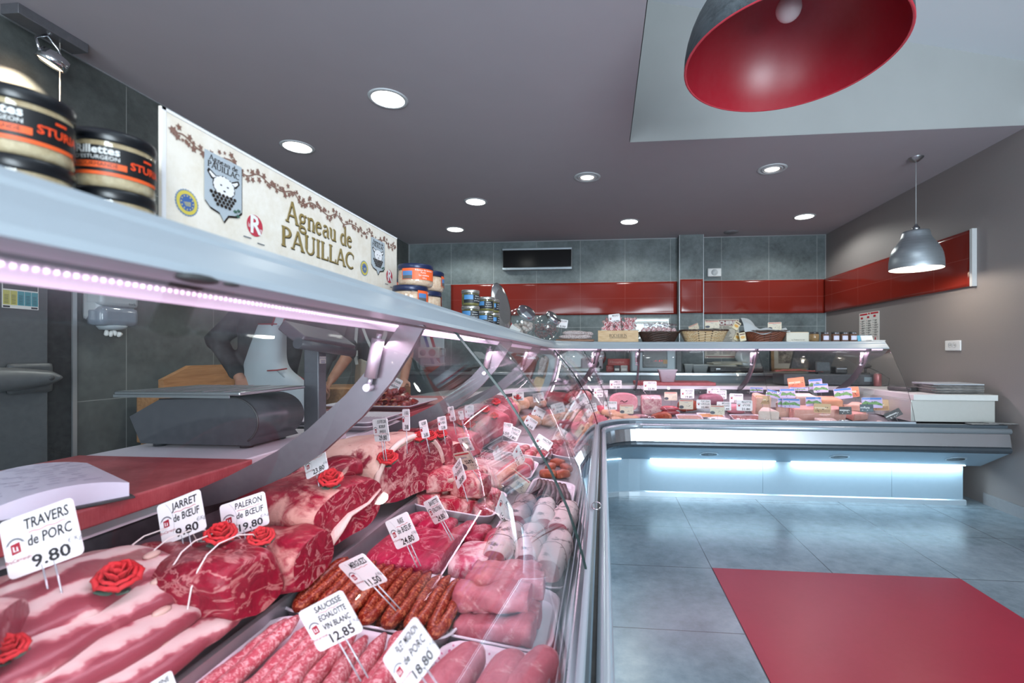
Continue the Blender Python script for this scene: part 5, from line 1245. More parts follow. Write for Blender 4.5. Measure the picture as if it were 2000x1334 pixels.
M_BEEF = NT('marinated_beef'); v = M_BEEF.coord('Object'); M_BEEF.col(M_BEEF.ramp(M_BEEF.noise(v, 45, 6, 0.7), [(0.35, '#5e120e'), (0.55, '#93251a'), (0.7, '#bb4a30')])); M_BEEF.bump(M_BEEF.noise(v, 90, 4), 0.5, 0.004); M_BEEF = M_BEEF.set(0.22, 0, 0.6)
M_STICK = plain('skewer_wood', '#cf8a55', 0.5)
sk = []
rs_ = random.Random(21)
for row in range(3):
    for k in range(9-2*row):
        t = thing('meat_skewer', 'raw marinated meat skewer piled on the white tray', 'skewer', TR+Vector((-0.135+0.034*k+0.034*row, 0.0, 0.022+0.030*row)), rs_.uniform(-0.12, 0.12), 'meat skewers on the white tray')
        b = MB()
        for j in range(5):
            M_ = Matrix.Rotation(rs_.uniform(0, 3), 4, 'Y') @ Matrix.Rotation(rs_.uniform(-0.3, 0.3), 4, 'X')
            b.box((-0.015, -0.016, -0.013), (0.015, 0.016, 0.013), Matrix.Translation((0, -0.095+0.037*j, 0)) @ M_, 0.005)
        b.noise(0.004, 70, k+9*row).build('meat_cubes', M_BEEF, t)
        MB().cyl((0, -0.165, 0), (0, 0.10, 0), 0.0022, n=6).build('stick', M_STICK, t)
q = P(765, 752, Y=2.28)
price_card(face_cam(q, -10, 10, -27), ['Brochette', 'maison'], '2.90', 'white price card stuck in the pile of meat skewers', 0.085, 0.088, pin=0.05)
# butcher's blocks
def wood(name, c1, c2, sc=(2, 18, 18)):
    t = NT(name); v = t.coord('Object', sc); t.col(t.ramp(t.noise(v, 3, 6, 0.6, 0.6), [(0.3, c1), (0.7, c2)])); return t.set(0.5)
M_BLOCK = wood('block_wood', '#8a6038', '#b3845a', (18, 2, 18))
b = thing('butcher_block', 'heavy wooden butcher block with a sloped back board by the wall', 'butcher block', (-2.38, 2.78, 0))
MB().box((-0.28, -0.36, 0.62), (0.14, 0.30, 0.90), None, 0.01).build('block_top', M_BLOCK, b)
y0, y1, y2 = P(312, 740, X=-2.62).y-2.78, P(366, 740, X=-2.62).y-2.78, P(462, 740, X=-2.62).y-2.78
MB().prism([(y0, 0.90), (y2, 0.90), (y2, 1.035), (y2-0.06, 1.055), (y1, 1.055), (y0, 0.975)], 0.035, FL((-0.25, 0, 0))).build('back_board', wood('back_board_wood', '#94673f', '#b98a5e', (18, 2, 18)), b)
MB().box((-0.20, y2-0.02, 0.89), (-0.17, y2+0.01, 1.02)).build('knife_slot', M_BLACK, b)
for x in (-0.23, 0.09):
    for y in (-0.3, 0.24): MB().box((x-0.04, y-0.04, 0), (x+0.04, y+0.04, 0.62)).build('leg', M_BLOCK, b)
b = thing('butcher_block', 'wooden butcher block the two aproned people lean on', 'butcher block', (-1.76, 3.16, 0))
MB().box((-0.22, -0.28, 0.64), (0.36, 0.13, 0.905), None, 0.008).build('block_top', M_BLOCK, b)
for x in (-0.17, 0.31):
    for y in (-0.22, 0.07): MB().box((x-0.04, y-0.04, 0), (x+0.04, y+0.04, 0.64)).build('leg', M_BLOCK, b)
# steel counter along the far wall
CZ = 0.905
bc = thing('steel_back_counter', 'steel worktop running along the far grey wall', 'counter', (0, 5.62, 0))
MB().box((-2.70, 0.0, CZ-0.035), (2.84, 0.68, CZ), None, 0.004).build('worktop', M_STEEL, bc)
MB().box((-2.70, 0.05, 0.1), (2.84, 0.68, CZ-0.035)).build('cupboard_front', plain('dark_steel_front', '#6c767b', 0.4, 0.5, var=0.05), bc)
MB().box((-2.70, 0.10, 0), (2.84, 0.68, 0.1)).build('plinth', M_DARK, bc)
BY = 5.95
def bp_(x, y, Y=BY): return P(x, y, Y=Y)
def bbox(name, label, cat, x0, x1, ytop, d=0.25, Y=BY, zb=CZ, mat=None, bev=0.006, build=True):
    a = P(x0, ytop, Y=Y); c_ = P(x1, ytop, Y=Y)
    t = thing(name, label, cat, ((a.x+c_.x)/2, Y, zb+0.001)); return t, c_.x-a.x, a.z-zb-0.001
# mincer with flag stripes, bowl, jug, pan
t, w, h = bbox('meat_tenderizer', 'white machine in front of a panel with blue, white and red diagonal stripes', 'machine', 817, 864, 655)
MB().box((-w/2, 0.06, 0), (w/2, 0.09, h), None, 0.01).build('back_panel', plain('machine_panel', '#a9b7c0', 0.4), t)
for k, c_ in enumerate(('#33508f', '#cfd6da', '#9c2a33')):
    m = MB(); x = -w*0.22+w*0.13*k; m.prism([(x-w*0.15, h), (x-w*0.03, h), (x+w*0.42, 0.0), (x+w*0.30, 0.0)], 0.002, FR((0, 0.059, 0))); m.build('stripe', plain('stripe_%d' % k, c_, 0.5), t)
MB().box((-w*0.44, -0.06, h*0.36), (w*0.42, 0.06, h*0.66), None, 0.012).build('housing', plain('machine_white', '#b6bab6', 0.35), t)
for x, r, mt in ((-w*0.24, 0.042, M_SCB), (w*0.14, 0.048, plain('dull_red_knob', '#8b4a46', 0.4))): MB().lathe([(0, 0.012), (r*0.8, 0.012), (r, 0.0)], 24, FR((x, -0.06, h*0.51)), cap=False).build('knob', mt, t)
m = MB(); m.tube([(w*0.42, 0, h*0.62), (w*0.62, 0, h*0.62), (w*0.62, 0, h*0.42), (w*0.42, 0, h*0.42)], 0.008, 8); m.build('side_handle', M_STEEL, t)
q = bp_(843, 727, 5.72)
tag(MB().lathe([(0.0, 0.0), (0.06, 0.0), (0.10, 0.05), (0.112, 0.085), (0.116, 0.09), (0.108, 0.088), (0.09, 0.045), (0.0, 0.012)], 30, cap=False).build('mixing_bowl', plain('bowl_grey_white', '#a5acac', 0.35), loc=(q.x, 5.76, CZ)), 'whitish round bowl below the striped machine', 'bowl')
q = bp_(866, 727)
t = thing('white_jug', 'small white pot with a spoon handle beside the bowl', 'pot', (q.x, 5.86, CZ))
MB().lathe([(0, 0), (0.042, 0.0), (0.05, 0.09), (0.054, 0.105), (0.046, 0.10), (0.0, 0.02)], 24, cap=False).build('pot', plain('bowl_grey_white', '#a5acac'), t)
MB().cyl((0.0, 0, 0.06), (-0.05, 0, 0.135), 0.005, n=8).build('spoon_handle', M_WHITE, t)
q = bp_(905, 725); t = thing('black_pan', 'flat black pan on the steel worktop', 'pan', (q.x, 5.84, CZ))
MB().lathe([(0, 0), (0.13, 0.0), (0.16, 0.045), (0.15, 0.045), (0.12, 0.008), (0, 0.008)], 30, cap=False).build('pan_body', M_BLACK, t); MB().cyl((0.15, 0, 0.04), (0.30, -0.05, 0.06), 0.010).build('pan_handle', M_BLACK, t)
# slicer
q = P(1126, 727, Y=5.85)
t = thing('meat_slicer', 'large steel meat slicer with a slanted carriage on the far worktop', 'slicer', (q.x, 5.85, CZ+0.001))
SM = plain('slicer_aluminium', '#aab3b5', 0.35, 0.5, var=0.03)
MB().box((-0.24, -0.14, 0.0), (0.30, 0.16, 0.05), None, 0.015).build('base', SM, t)
MB().prism([(-0.30, 0.04), (0.05, 0.06), (0.20, 0.16), (-0.02, 0.30), (-0.34, 0.14)], 0.03, FR((0, -0.02, 0))).build('carriage', SM, t)
MB().prism([(0.02, 0.27), (0.44, 0.44), (0.50, 0.36), (0.12, 0.17)], 0.03, FR((0, 0.06, 0))).build('slanted_guard', plain('guard_grey', '#6c7678', 0.35, 0.4), t)
MB().lathe([(0, 0.02), (0.14, 0.02), (0.17, 0.0), (0, 0.0)], 40, FR((0.20, 0.10, 0.20)), cap=False).build('blade', M_CHROME, t)
MB().box((0.06, -0.10, 0.03), (0.33, 0.0, 0.17), None, 0.02).build('motor_cover', plain('motor_lilac', '#a59da8', 0.4), t)
MB().lathe([(0, 0.006), (0.05, 0.006), (0.055, 0)], 26, FR((0.23, -0.10, 0.10)), cap=False).build('dial', M_BLACK, t)
for x in (-0.20, -0.08, 0.30): MB().lathe([(0, 0.004), (0.013, 0.004), (0.014, 0)], 14, FR((x, -0.141 if x < 0 else -0.10, 0.03 if x < 0 else 0.06)), cap=False).build('knob', M_BLACK, t)
# red boxes and small packs
M_FRED = plain('red_carton', '#b23a36', 0.45, var=0.05)
for k, (xa, xb, yt, Yd) in enumerate(((1187, 1233, 700, 6.0), (1184, 1233, 716, 5.98))):
    pass
t, w, h = bbox('film_box', 'lower of the two stacked red cartons', 'box', 1184, 1232, 714, 0.2, 5.98); h0 = h
MB().box((-w/2, 0, 0), (w/2, 0.25, h), None, 0.003).build('carton', M_FRED, t); text_mesh('Filmoplast', 0.045, FR((-w*0.12, -0.001, h*0.5)), plain('salmon_print', '#e2a79f', 0.5), 'lettering', t)
t, w, h = bbox('film_box', 'upper of the two stacked red cartons', 'box', 1187, 1232, 701, 0.2, 5.98, CZ+h0+0.002)
MB().box((-w/2, 0, 0), (w/2, 0.25, h), None, 0.003).build('carton', M_FRED, t); text_mesh('Filmoplast', 0.045, FR((-w*0.1, -0.001, h*0.5)), plain('salmon_print', '#e2a79f'), 'lettering', t)
for xa, xb, c_, l_ in ((1199, 1211, '#3a3d42', 'small dark grey package with a label before the red cartons'), (1212, 1226, '#b9b5b4', 'small whitish package before the red cartons')):
    t, w, h = bbox('small_package', l_, 'package', xa, xb, 714, 0.1, 5.84)
    MB().box((-w/2, 0, 0), (w/2, 0.09, h), None, 0.008).build('pack', plain('pack'+c_, c_, 0.5), t); m = MB(); bar(m, -w*0.35, h*0.2, w*0.7, h*0.35, FR((0, -0.001, 0))); m.build('label', M_PAPER, t)
# vacuum machine with its lid raised
t, w, h = bbox('vacuum_packer', 'grey vacuum packing machine with a black control panel, lid raised', 'machine', 1232, 1321, 672, 0.4, 5.75)
MB().box((-w/2, 0, 0), (w/2, 0.42, h), None, 0.02).build('housing', plain('packer_grey', '#98a5ac', 0.4, 0.2), t)
MB().box((-w*0.24, -0.012, h*0.16), (w*0.30, 0.002, h*0.80), None, 0.006).build('control_panel', plain('packer_black', '#1f2326', 0.3), t)
MB().box((-w*0.30, -0.010, h*0.70), (w*0.26, 0.001, h*0.96), None, 0.004).build('name_panel', plain('packer_dark', '#2b3033', 0.35), t)
text_mesh('TURBOVAC', 0.036, FR((-w*0.0, -0.014, h*0.88)), M_WTXT, 'lettering', t, bold=0.002, width=w*0.36); 
m = MB(); bar(m, -w*0.18, h*0.925, w*0.34, 0.006, FR((0, -0.013, 0))); m.build('red_line', M_REDINK, t)
text_mesh('88', 0.035, FR((-w*0.06, -0.014, h*0.40)), plain('panel_grey_print', '#8b9096', 0.5), 'digits', t); m = text_mesh('- 1 - A Y', 0.03, FR((w*0.10, -0.014, h*0.40)), emit('red_digits', '#ff4a4a', 1.2), 'red_digits', t)
m = MB(); bar(m, w*0.21, h*0.30, 0.05, 0.05, FR((0, -0.014, 0))); m.build('gold_button', plain('button_gold', '#b98a45', 0.4), t)
m = MB(); bar(m, -w*0.18, h*0.22, w*0.36, 0.02, FR((0, -0.013, 0))); m.build('key_strip', plain('key_grey', '#7f868b', 0.4), t)
l_ = MB(); zt = P(1280, 622, Y=6.1).z-CZ; zl = P(1280, 642, Y=6.1).z-CZ-0.25
l_.tube([(-w*0.42, 0.40, h), (-w*0.46, 0.36, zt), (w*0.44, 0.36, zt), (w*0.40, 0.40, h)], 0.010, 8); l_.build('raised_lid', plain('lid_frame', '#aeb9b8', 0.35), t)
MB().quad((-w*0.44, 0.375, h), (w*0.42, 0.375, h), (w*0.43, 0.362, zt), (-w*0.45, 0.362, zt)).build('lid_window', M_JAR, t)
MB().box((-w*0.43, 0.34, zt-0.07), (w*0.40, 0.355, zt-0.04)).build('seal_bar', plain('seal_bar', '#c6cfce', 0.4), t)
for z, r in ((0.30, 0.028), (0.02, 0.024)): MB().lathe([(0, 0.01), (r, 0.008), (r, 0)], 20, FR((w/2+0.035, 0.03, z+0.02)), cap=False).build('gauge', M_WHITE, t)
MB().box((w/2, 0.02, 0.0), (w/2+0.07, 0.2, 0.36), None, 0.008).build('side_unit', plain('side_unit_dark', '#4a5154', 0.4), t)
# tubs, papers, printer, bag
for xa, xb, yt, l_ in ((1335, 1352, 711, 'small clear tub standing behind the white stacked tubs'), (1350, 1382, 712, 'white plastic tub near the black printer')):
    t, w, h = bbox('plastic_tub', l_, 'tub', xa, xb, yt, 0.15, 5.8)
    MB().loft([rr_ring(w*0.8, 0.12, 0), rr_ring(w*0.98, 0.15, h-0.01), rr_ring(w, 0.155, h), rr_ring(w*0.92, 0.145, h), rr_ring(w*0.78, 0.115, 0.006)]).build('tub', plain('tub_dull_white', '#a9b1b2', 0.35), t)
t, w, h = bbox('black_printer', 'wide black printer under a pile of papers', 'printer', 1386, 1492, 716, 0.3, 5.76)
MB().box((-w/2, 0, 0), (w/2, 0.34, h), None, 0.015).build('body', M_BLACK, t); MB().box((-w*0.4, -0.03, 0.02), (w*0.4, 0.02, 0.035)).build('paper_tray', M_SCB, t); m = MB(); bar(m, -w*0.38, h*0.55, 0.05, 0.008, FR((0, -0.001, 0))); m.build('badge', M_STEEL, t)
for k in range(5):
    q = P(1412+4*k-8*(k % 2), 712, Y=5.86)
    tag(MB().box((-0.17, -0.12, 0), (0.17, 0.12, 0.010), None, 0.001).build('paper_sheaf', plain('sheaf_%d' % (k % 3), ('#c9c7bd', '#a9a79b', '#bfb79c')[k % 3], 0.6), loc=(q.x, 5.92, CZ+h+0.003+0.0108*k), rot=(0, 0, 0.12*(k-2))),
        ('lowest sheaf of papers on the printer', 'second sheaf from the bottom of the papers on the printer', 'middle sheaf of papers on the printer', 'second sheaf from the top of the papers on the printer', 'top sheaf of papers on the printer')[k], 'papers', 'papers piled on the printer')
q = P(1455, 700, Y=6.1); bg = MB(); bg.ball((0, 0, 0.13), 0.13, 16, 12, (1.05, 0.5, 1.25)); bg.noise(0.06, 9, 3)
tag(bg.build('plastic_bag', plain('milky_bag', '#a6b0b3', 0.25, 0, 0.6), loc=(q.x+0.02, 6.12, CZ+0.04)), 'crumpled milky plastic bag behind the printer', 'bag')
# framed picture leaning on the far wall
a, c_ = P(1508, 676, Y=6.22), P(1560, 722, Y=6.22)
t = thing('framed_picture', 'gold framed print of a dark animal leaning on the far wall', 'picture', ((a.x+c_.x)/2+0.05, 6.24, CZ+0.002), rot=(-0.06, 0, 0))
w, h = (c_.x-a.x)+0.10, 0.50
fr = MB()
for p, r_ in (((-w/2, 0, 0), (-w/2+0.035, 0.02, h)), ((w/2-0.035, 0, 0), (w/2, 0.02, h)), ((-w/2, 0, 0), (w/2, 0.02, 0.035)), ((-w/2, 0, h-0.035), (w/2, 0.02, h))): fr.box(p, r_)
fr.build('frame', plain('gold_frame', '#8d6a3c', 0.4, 0.2), t); MB().box((-w/2+0.03, 0.008, 0.03), (w/2-0.03, 0.014, h-0.03)).build('mount', plain('mount_cream', '#b8b2a2', 0.6), t)
m = MB(); m.box((-w/2+0.09, 0.006, 0.10), (w/2-0.07, 0.0085, h-0.08)); m.build('print', pate_mat('animal_print', '#3a302a', '#a89d8e', 12), t)
# cash desk at the end of the far run
dx0, dx1, dy = 2.235, 2.80, 3.63
t = thing('cash_desk', 'steel fronted cash desk with a white edge beside the glass counter', 'cash desk', (dx0, dy, 0.636))
MB().box((0, 0, 0), (dx1-dx0, 0.82, 0.155), None, 0.003).build('front_panel', plain('desk_steel', '#d9ddd8', 0.32, 0.45, var=0.05), t)
MB().box((0.012, -0.012, 0.156), (dx1-dx0+0.012, 0.84, 0.198), None, 0.003).build('top', plain('desk_top_white', '#d9dcd9', 0.4), t)
zd = 0.636+0.199
q = P(1762, 760, Y=3.95)
t = thing('card_terminal', 'black card terminal on the cash desk', 'card terminal', (q.x, 3.95, zd), 0.5)
MB().box((-0.045, -0.09, 0), (0.045, 0.09, 0.035), None, 0.012).build('body', M_BLACK, t); m = MB(); bar(m, -0.03, 0.02, 0.06, 0.045, Matrix.Translation((0, 0, 0.0352))); m.build('screen', plain('terminal_screen', '#3a4a55', 0.2), t)
m = MB(); bar(m, -0.03, -0.07, 0.06, 0.07, Matrix.Translation((0, 0, 0.0352))); m.build('keypad', plain('terminal_keys', '#34363a', 0.5), t)
for k in range(8):
    q = P(1900+3*math.sin(k*2.0), 765, Y=3.82)
    mt = plain('magazine_%d' % (k % 4), ('#23211f', '#4c4843', '#1d1e22', '#77716a')[k % 4], 0.4, var=0.3, scale=25) if k < 7 else plain('white_magazine', '#b9c0c8', 0.4, var=0.1)
    tag(MB().box((-0.17, -0.13, 0), (0.17, 0.13, 0.0075), None, 0.001).noise(0.002, 12, k).build('magazine', mt, loc=(2.62, 3.84, zd+0.003+0.0088*k), rot=(0, 0, 0.10*math.sin(k*2.3))),
        ('lowest', 'second lowest', 'third lowest', 'fourth', 'fifth', 'sixth', 'second highest', 'topmost pale')[k]+' magazine of the pile on the cash desk', 'magazine', 'magazines piled on the cash desk')
for k, (x, a_) in enumerate(((1905, 0.2), (1938, -0.1))):
    q = P(x, 826, Z=0.636)
    tag(MB().box((-0.09, -0.03, 0), (0.09, 0.03, 0.004)).build('leaflet', plain('dark_leaflet', '#3b3d40', 0.4, var=0.4, scale=40), loc=(q.x, 3.545, 0.6365+0.005*k), rot=(0, 0, a_*0.3)), ('dark leaflet lying on the steel ledge under the cash desk', 'dark leaflet lying on the ledge closest to the taupe wall')[k], 'leaflet')
# till screen, customer display, black desk panel, cables, red cloth
q0, q1 = P(1545, 720, Y=4.95), P(1640, 720, Y=4.95)
t = thing('till_screen', 'large dark till screen seen from behind', 'screen', ((q0.x+q1.x)/2, 4.95, ZT+0.03))
w = q1.x-q0.x; zt = 1.16-ZT; zb = P(1590, 720, Y=4.95).z-ZT-0.03
MB().loft([[Vector((x, y, z)) for x, z in ((-w/2, zb), (w*0.30, zb), (w*0.47, zt), (-w*0.40, zt))] for y in (0.0, 0.05)], True, True, False).build('screen_back', plain('till_black', '#26262a', 0.4), t)
MB().box((-0.05, 0.0, 0.01), (0.05, 0.04, zb)).build('stand', M_BLACK, t); MB().box((-0.14, -0.08, 0), (0.14, 0.12, 0.015), None, 0.005).build('foot_plate', M_BLACK, t)
a, c_ = P(1531, 735, Y=4.62), P(1718, 735, Y=4.62)
t = thing('till_drawer_unit', 'long dark panel of the till unit behind the cheeses', 'till unit', ((a.x+c_.x)/2, 4.62, ZT+0.001))
w = c_.x-a.x; h = P(1600, 731, Y=4.62).z-ZT
MB().box((-w/2, 0, 0), (w/2, 0.30, h), None, 0.01).build('panel', plain('till_grey', '#3b4147', 0.45), t); MB().box((-w*0.32, -0.003, 0.02), (w*0.3, 0.001, h*0.9)).build('drawer_front', plain('till_dark', '#2d3137', 0.4), t); m = MB(); bar(m, w*0.34, h*0.35, 0.07, h*0.4, FR((0, -0.002, 0))); m.build('label', plain('till_label', '#7c8f97', 0.4), t)
zt2 = ZT+h+0.002
q = P(1608, 722, Y=4.70)
t = thing('customer_display', 'small customer display on a black stand', 'display', (q.x, 4.70, zt2))
MB().box((-0.055, -0.02, 0), (0.055, 0.04, 0.012)).build('stand', M_BLACK, t); MB().box((-0.07, -0.01, 0.01), (0.07, 0.012, 0.12), Matrix.Rotation(-0.15, 4, 'X'), 0.006).build('screen_frame', M_BLACK, t); m = MB(); bar(m, -0.058, 0.03, 0.116, 0.08, Matrix.Rotation(-0.15, 4, 'X') @ FR((0, -0.011, 0))); m.build('screen', plain('display_glass', '#4d565c', 0.15), t)
q = P(1640, 722, Y=4.72)
t = thing('receipt_printer', 'black receipt printer beside the customer display', 'printer', (q.x, 4.74, zt2)); MB().box((-0.055, -0.06, 0), (0.055, 0.08, 0.07), None, 0.014).build('body', M_BLACK, t); MB().box((-0.045, -0.064, 0.045), (0.045, -0.058, 0.055)).build('paper_slot', plain('slot_grey', '#8d949a', 0.4), t)
q = P(1690, 722, Y=4.70)
t = thing('barcode_scanner', 'black scanner head on a curved stem with a loose cable', 'scanner', (q.x, 4.70, zt2)); MB().ball((0, 0, 0.075), 0.05, 16, 10, (1.1, 0.8, 0.5)).build('head', M_BLACK, t); MB().cyl((0, 0, 0), (0, 0, 0.07), 0.012).build('stem', M_BLACK, t); MB().lathe([(0, 0.0), (0.04, 0), (0.035, 0.012), (0, 0.014)], 20, cap=False).build('base', M_BLACK, t)
m = MB(); m.tube([(0.03, 0, 0.06), (0.10, -0.05, 0.02), (0.16, -0.10, -0.04), (0.14, -0.12, -0.10), (0.06, -0.11, -0.115)], 0.004, 6); m.build('cable', M_BLACK, t)
q = P(1560, 724, Y=4.70); m = MB(); R = []
for i in range(13):
    f = i/12; R.append([Vector((-0.22+0.44*f, -0.05+0.10*j/6, 0.010+0.018*math.sin(f*9+j)**2*(1-abs(j-3)/4)+0.02*(1-abs(f-0.4)*1.4))) for j in range(7)])
m.loft(R, False, False); tag(m.build('red_cloth', plain('red_cloth', '#a3332f', 0.8, var=0.1), loc=(q.x, 4.72, zt2)), 'crumpled red cloth below the till screen', 'cloth')
q = P(1722, 735, Y=4.55)
t = thing('fizzy_can', 'small red and white can at the end of the till unit', 'can', (P(1705, 745, Y=4.55).x+0.04, 4.55, ZT+0.001)); MB().lathe([(0, 0), (0.028, 0.0), (0.032, 0.008), (0.032, 0.105), (0.027, 0.115), (0, 0.115)], 24, cap=False).build('can_body', plain('can_red', '#8e2b2d', 0.3, 0.4, var=0.2, scale=20), t); MB().lathe([(0, 0.1155), (0.027, 0.1155), (0.028, 0.118)], 24, cap=False).build('can_top', M_CHROME, t)
# ---------------------------------------------------------------- the two people working behind the counter
def fuse(mb, voxel, name, mat, parent, smooth=4):
    o = mb.build(name, mat, None)
    r = o.modifiers.new('r', 'REMESH'); r.mode = 'VOXEL'; r.voxel_size = voxel; r.use_smooth_shade = True
    s = o.modifiers.new('s', 'SMOOTH'); s.iterations = smooth; s.factor = 0.5
    dg = bpy.context.evaluated_depsgraph_get(); dg.update()
    me = bpy.data.meshes.new_from_object(o.evaluated_get(dg)); old = o.data; o.modifiers.clear(); o.data = me; bpy.data.meshes.remove(old)
    me.materials.clear(); me.materials.append(mat); me.name = name
    for p in me.polygons: p.use_smooth = True
    o.parent = parent; return o
SKIN = NT('skin'); v = SKIN.coord('Object'); SKIN.col(SKIN.ramp(SKIN.noise(v, 20, 4), [(0.3, '#a97660'), (0.7, '#c08e76')])); SKIN = SKIN.set(0.5, 0, 0.4)
M_SHIRT = plain('black_shirt_cloth', '#0b0b0f', 0.95, 0.0, 0.15, var=0.12, scale=14, bump=0.1)
M_TROU = plain('dark_trousers_cloth', '#23242a', 0.85)
M_APRON = plain('pale_apron_cloth', '#b7c0c5', 0.8, var=0.06, scale=9)
M_CREAMAP = plain('cream_apron_cloth', '#b0a898', 0.8, var=0.06, scale=9)
M_REDED = plain('red_edging', '#9b2f33', 0.7, var=0)
def ell(c, rx, ry, ax, ay, n=20): return [c + ax*(rx*math.cos(2*PI*k/n)) + ay*(ry*math.sin(2*PI*k/n)) for k in range(n)]
def torso(mb, pts, side, grow=0.0):
    """pts: (point, half width, half depth) from hips to neck"""
    rings = []
    for i, (p, a, b) in enumerate(pts):
        q0 = pts[max(i-1, 0)][0]; q1 = pts[min(i+1, len(pts)-1)][0]; t = (q1-q0).normalized()
        ay = t.cross(side).normalized(); ax = ay.cross(t).normalized()
        rings.append(ell(p, a+grow, b+grow, ax, ay))
    mb.loft(rings)
def limb(mb, pts, rad, grow=0.0): mb.tube(pts, [r+grow for r in rad], 14); [mb.ball(p, r+grow, 12, 8) for p, r in zip(pts, rad)]
def hand(mb, wrist, direction, palm_n, thumb_side, curl=0.3):
    d = direction.normalized(); n = (palm_n-d*palm_n.dot(d)).normalized(); s = d.cross(n)*thumb_side
    c = wrist+d*0.045
    mb.loft([ell(wrist+d*0.0, 0.026, 0.020, s, n, 12), ell(wrist+d*0.03, 0.038, 0.017, s, n, 12), ell(wrist+d*0.075, 0.043, 0.014, s, n, 12), ell(wrist+d*0.092, 0.040, 0.011, s, n, 12)])
    for k, (off, ln) in enumerate(((0.030, 0.066), (0.010, 0.075), (-0.011, 0.070), (-0.031, 0.055))):
        p = wrist+d*0.085+s*off; pts = [p-d*0.015]; a = 0.0
        for seg in (0.45, 0.32, 0.23):
            a += curl; q = pts[-1]+(d*math.cos(a)+n*math.sin(a)+s*off*1.5).normalized()*ln*seg*(1.25 if seg == 0.45 else 1); pts.append(q)
        mb.tube(pts, [0.0098, 0.0095, 0.0085, 0.0068], 8); mb.ball(pts[-1], 0.0068, 8, 6)
    p = wrist+d*0.025+s*0.028; q = p+(s*0.8+d*0.6+n*0.15).normalized()*0.036; r = q+(d*0.9+s*0.35+n*0.25).normalized()*0.030
    mb.tube([p, q, r], [0.0125, 0.0105, 0.0078], 8); mb.ball(r, 0.0078, 8, 6)
def head(mb, c, face, up):
    s = face.cross(up).normalized(); up = s.cross(face).normalized()
    M_ = Matrix(((s.x, face.x, up.x, c.x), (s.y, face.y, up.y, c.y), (s.z, face.z, up.z, c.z), (0, 0, 0, 1))); R3 = M_.to_3x3().to_4x4()
    mb.ball(c+up*0.025, 0.094, 18, 12, (0.82, 1.0, 1.0), R3); mb.ball(c-up*0.055+face*0.022, 0.062, 14, 10, (0.85, 0.95, 1.05), R3)
    mb.tube([c+face*0.085+up*0.03, c+face*0.112-up*0.012, c+face*0.09-up*0.022], [0.009, 0.014, 0.010], 8)
    mb.ball(c+face*0.088-up*0.052, 0.018, 10, 6, (1.5, 0.5, 0.5), R3); mb.ball(c+face*0.075-up*0.09, 0.022, 10, 8, (1, 0.8, 0.8), R3)
    for k in (-1, 1): mb.ball(c+s*0.079*k-up*0.005, 0.026, 10, 8, (0.35, 0.7, 1.1), R3)
    return M_
def face_parts(M_, parent, hairc):
    for k in (-1, 1):
        e = MB(); e.ball(M_ @ Vector((0.032*k, 0.083, 0.022)), 0.0125, 10, 8); e.build('eye', plain('eye_white', '#d8d4cc', 0.3, var=0), parent)
        e = MB(); e.ball(M_ @ Vector((0.032*k, 0.0935, 0.021)), 0.0055, 8, 6); e.build('iris', plain('eye_dark', '#2a1b12', 0.2, var=0), parent)
    m = MB(); m.ball(M_ @ Vector((0, 0.1, -0.052)), 0.016, 10, 6, (1.3, 0.35, 0.35), M_.to_3x3().to_4x4()); m.build('lips', plain('lip_colour', '#8f5148', 0.5, var=0), parent)
    h = MB(); h.ball(M_ @ Vector((0, -0.018, 0.042)), 0.098, 18, 12, (0.88, 1.0, 0.98), M_.to_3x3().to_4x4())
    for v_ in h.bm.verts[:]:
        q = M_.inverted() @ v_.co
        if q.y > 0.045 and q.z < 0.085: v_.co = M_ @ Vector((q.x*0.9, 0.045, q.z))
        if q.z < -0.01: v_.co = M_ @ Vector((q.x*0.85, min(q.y, -0.01), max(q.z, -0.04)))
    h.noise(0.006, 40).build('hair', plain('hair'+hairc, hairc, 0.6, var=0.3, scale=60), parent)
# --- person bending over the block, apron with red edging
Pp = lambda x, y, d: P(x, y, D=d)
A = thing('person', 'person in black long sleeves and a pale apron with red edging, bending over the block', 'person', (-2.05, 2.72, 0))
A0 = A.location.copy()
def rel(o, loc):
    """children keep their world coordinates under a moved parent"""
    o.matrix_parent_inverse = Matrix.Translation(-Vector(loc)); return o
pel, wai, che, nek = Pp(518, 792, 2.84), Pp(522, 738, 2.84), Pp(532, 650, 2.78), Pp(552, 596, 2.74)
hd_ = Pp(568, 552, 2.66)
side = (Pp(600, 605, 2.86)-Pp(482, 606, 2.78)).normalized()
shR, elR, haR = Pp(484, 612, 2.80), Pp(424, 664, 2.72), Pp(468, 738, 2.66)
shL, elL, haL = Pp(602, 612, 2.88), Pp(640, 690, 3.02), Pp(622, 742, 2.90)
TP = [(pel-Vector((0, 0, 0.10)), 0.165, 0.115), (pel, 0.172, 0.120), (wai, 0.150, 0.105), (wai.lerp(che, 0.5), 0.160, 0.112), (che, 0.172, 0.118), (che.lerp(nek, 0.6), 0.165, 0.095), (nek, 0.075, 0.065)]
legs = []
for k in (-1, 1):
    hip = pel+side*0.09*k-Vector((0, 0, 0.06)); fo = Vector((hip.x+0.02*k, hip.y+0.02, 0.07)); kn = hip.lerp(fo, 0.5)+Vector((0.03, -0.03, 0)); legs.append([hip, kn, fo])
mb = MB(); torso(mb, TP, side, -0.006); face = Vector((0.75, 0.25, -0.55)).normalized(); MH = head(mb, hd_, face, Vector((0.5, 0.1, 0.85)))
limb(mb, [nek, nek.lerp(hd_, 0.6)], [0.058, 0.054])
limb(mb, [shR, elR, haR], [0.052, 0.040, 0.028]); limb(mb, [shL, elL, haL], [0.052, 0.040, 0.028])
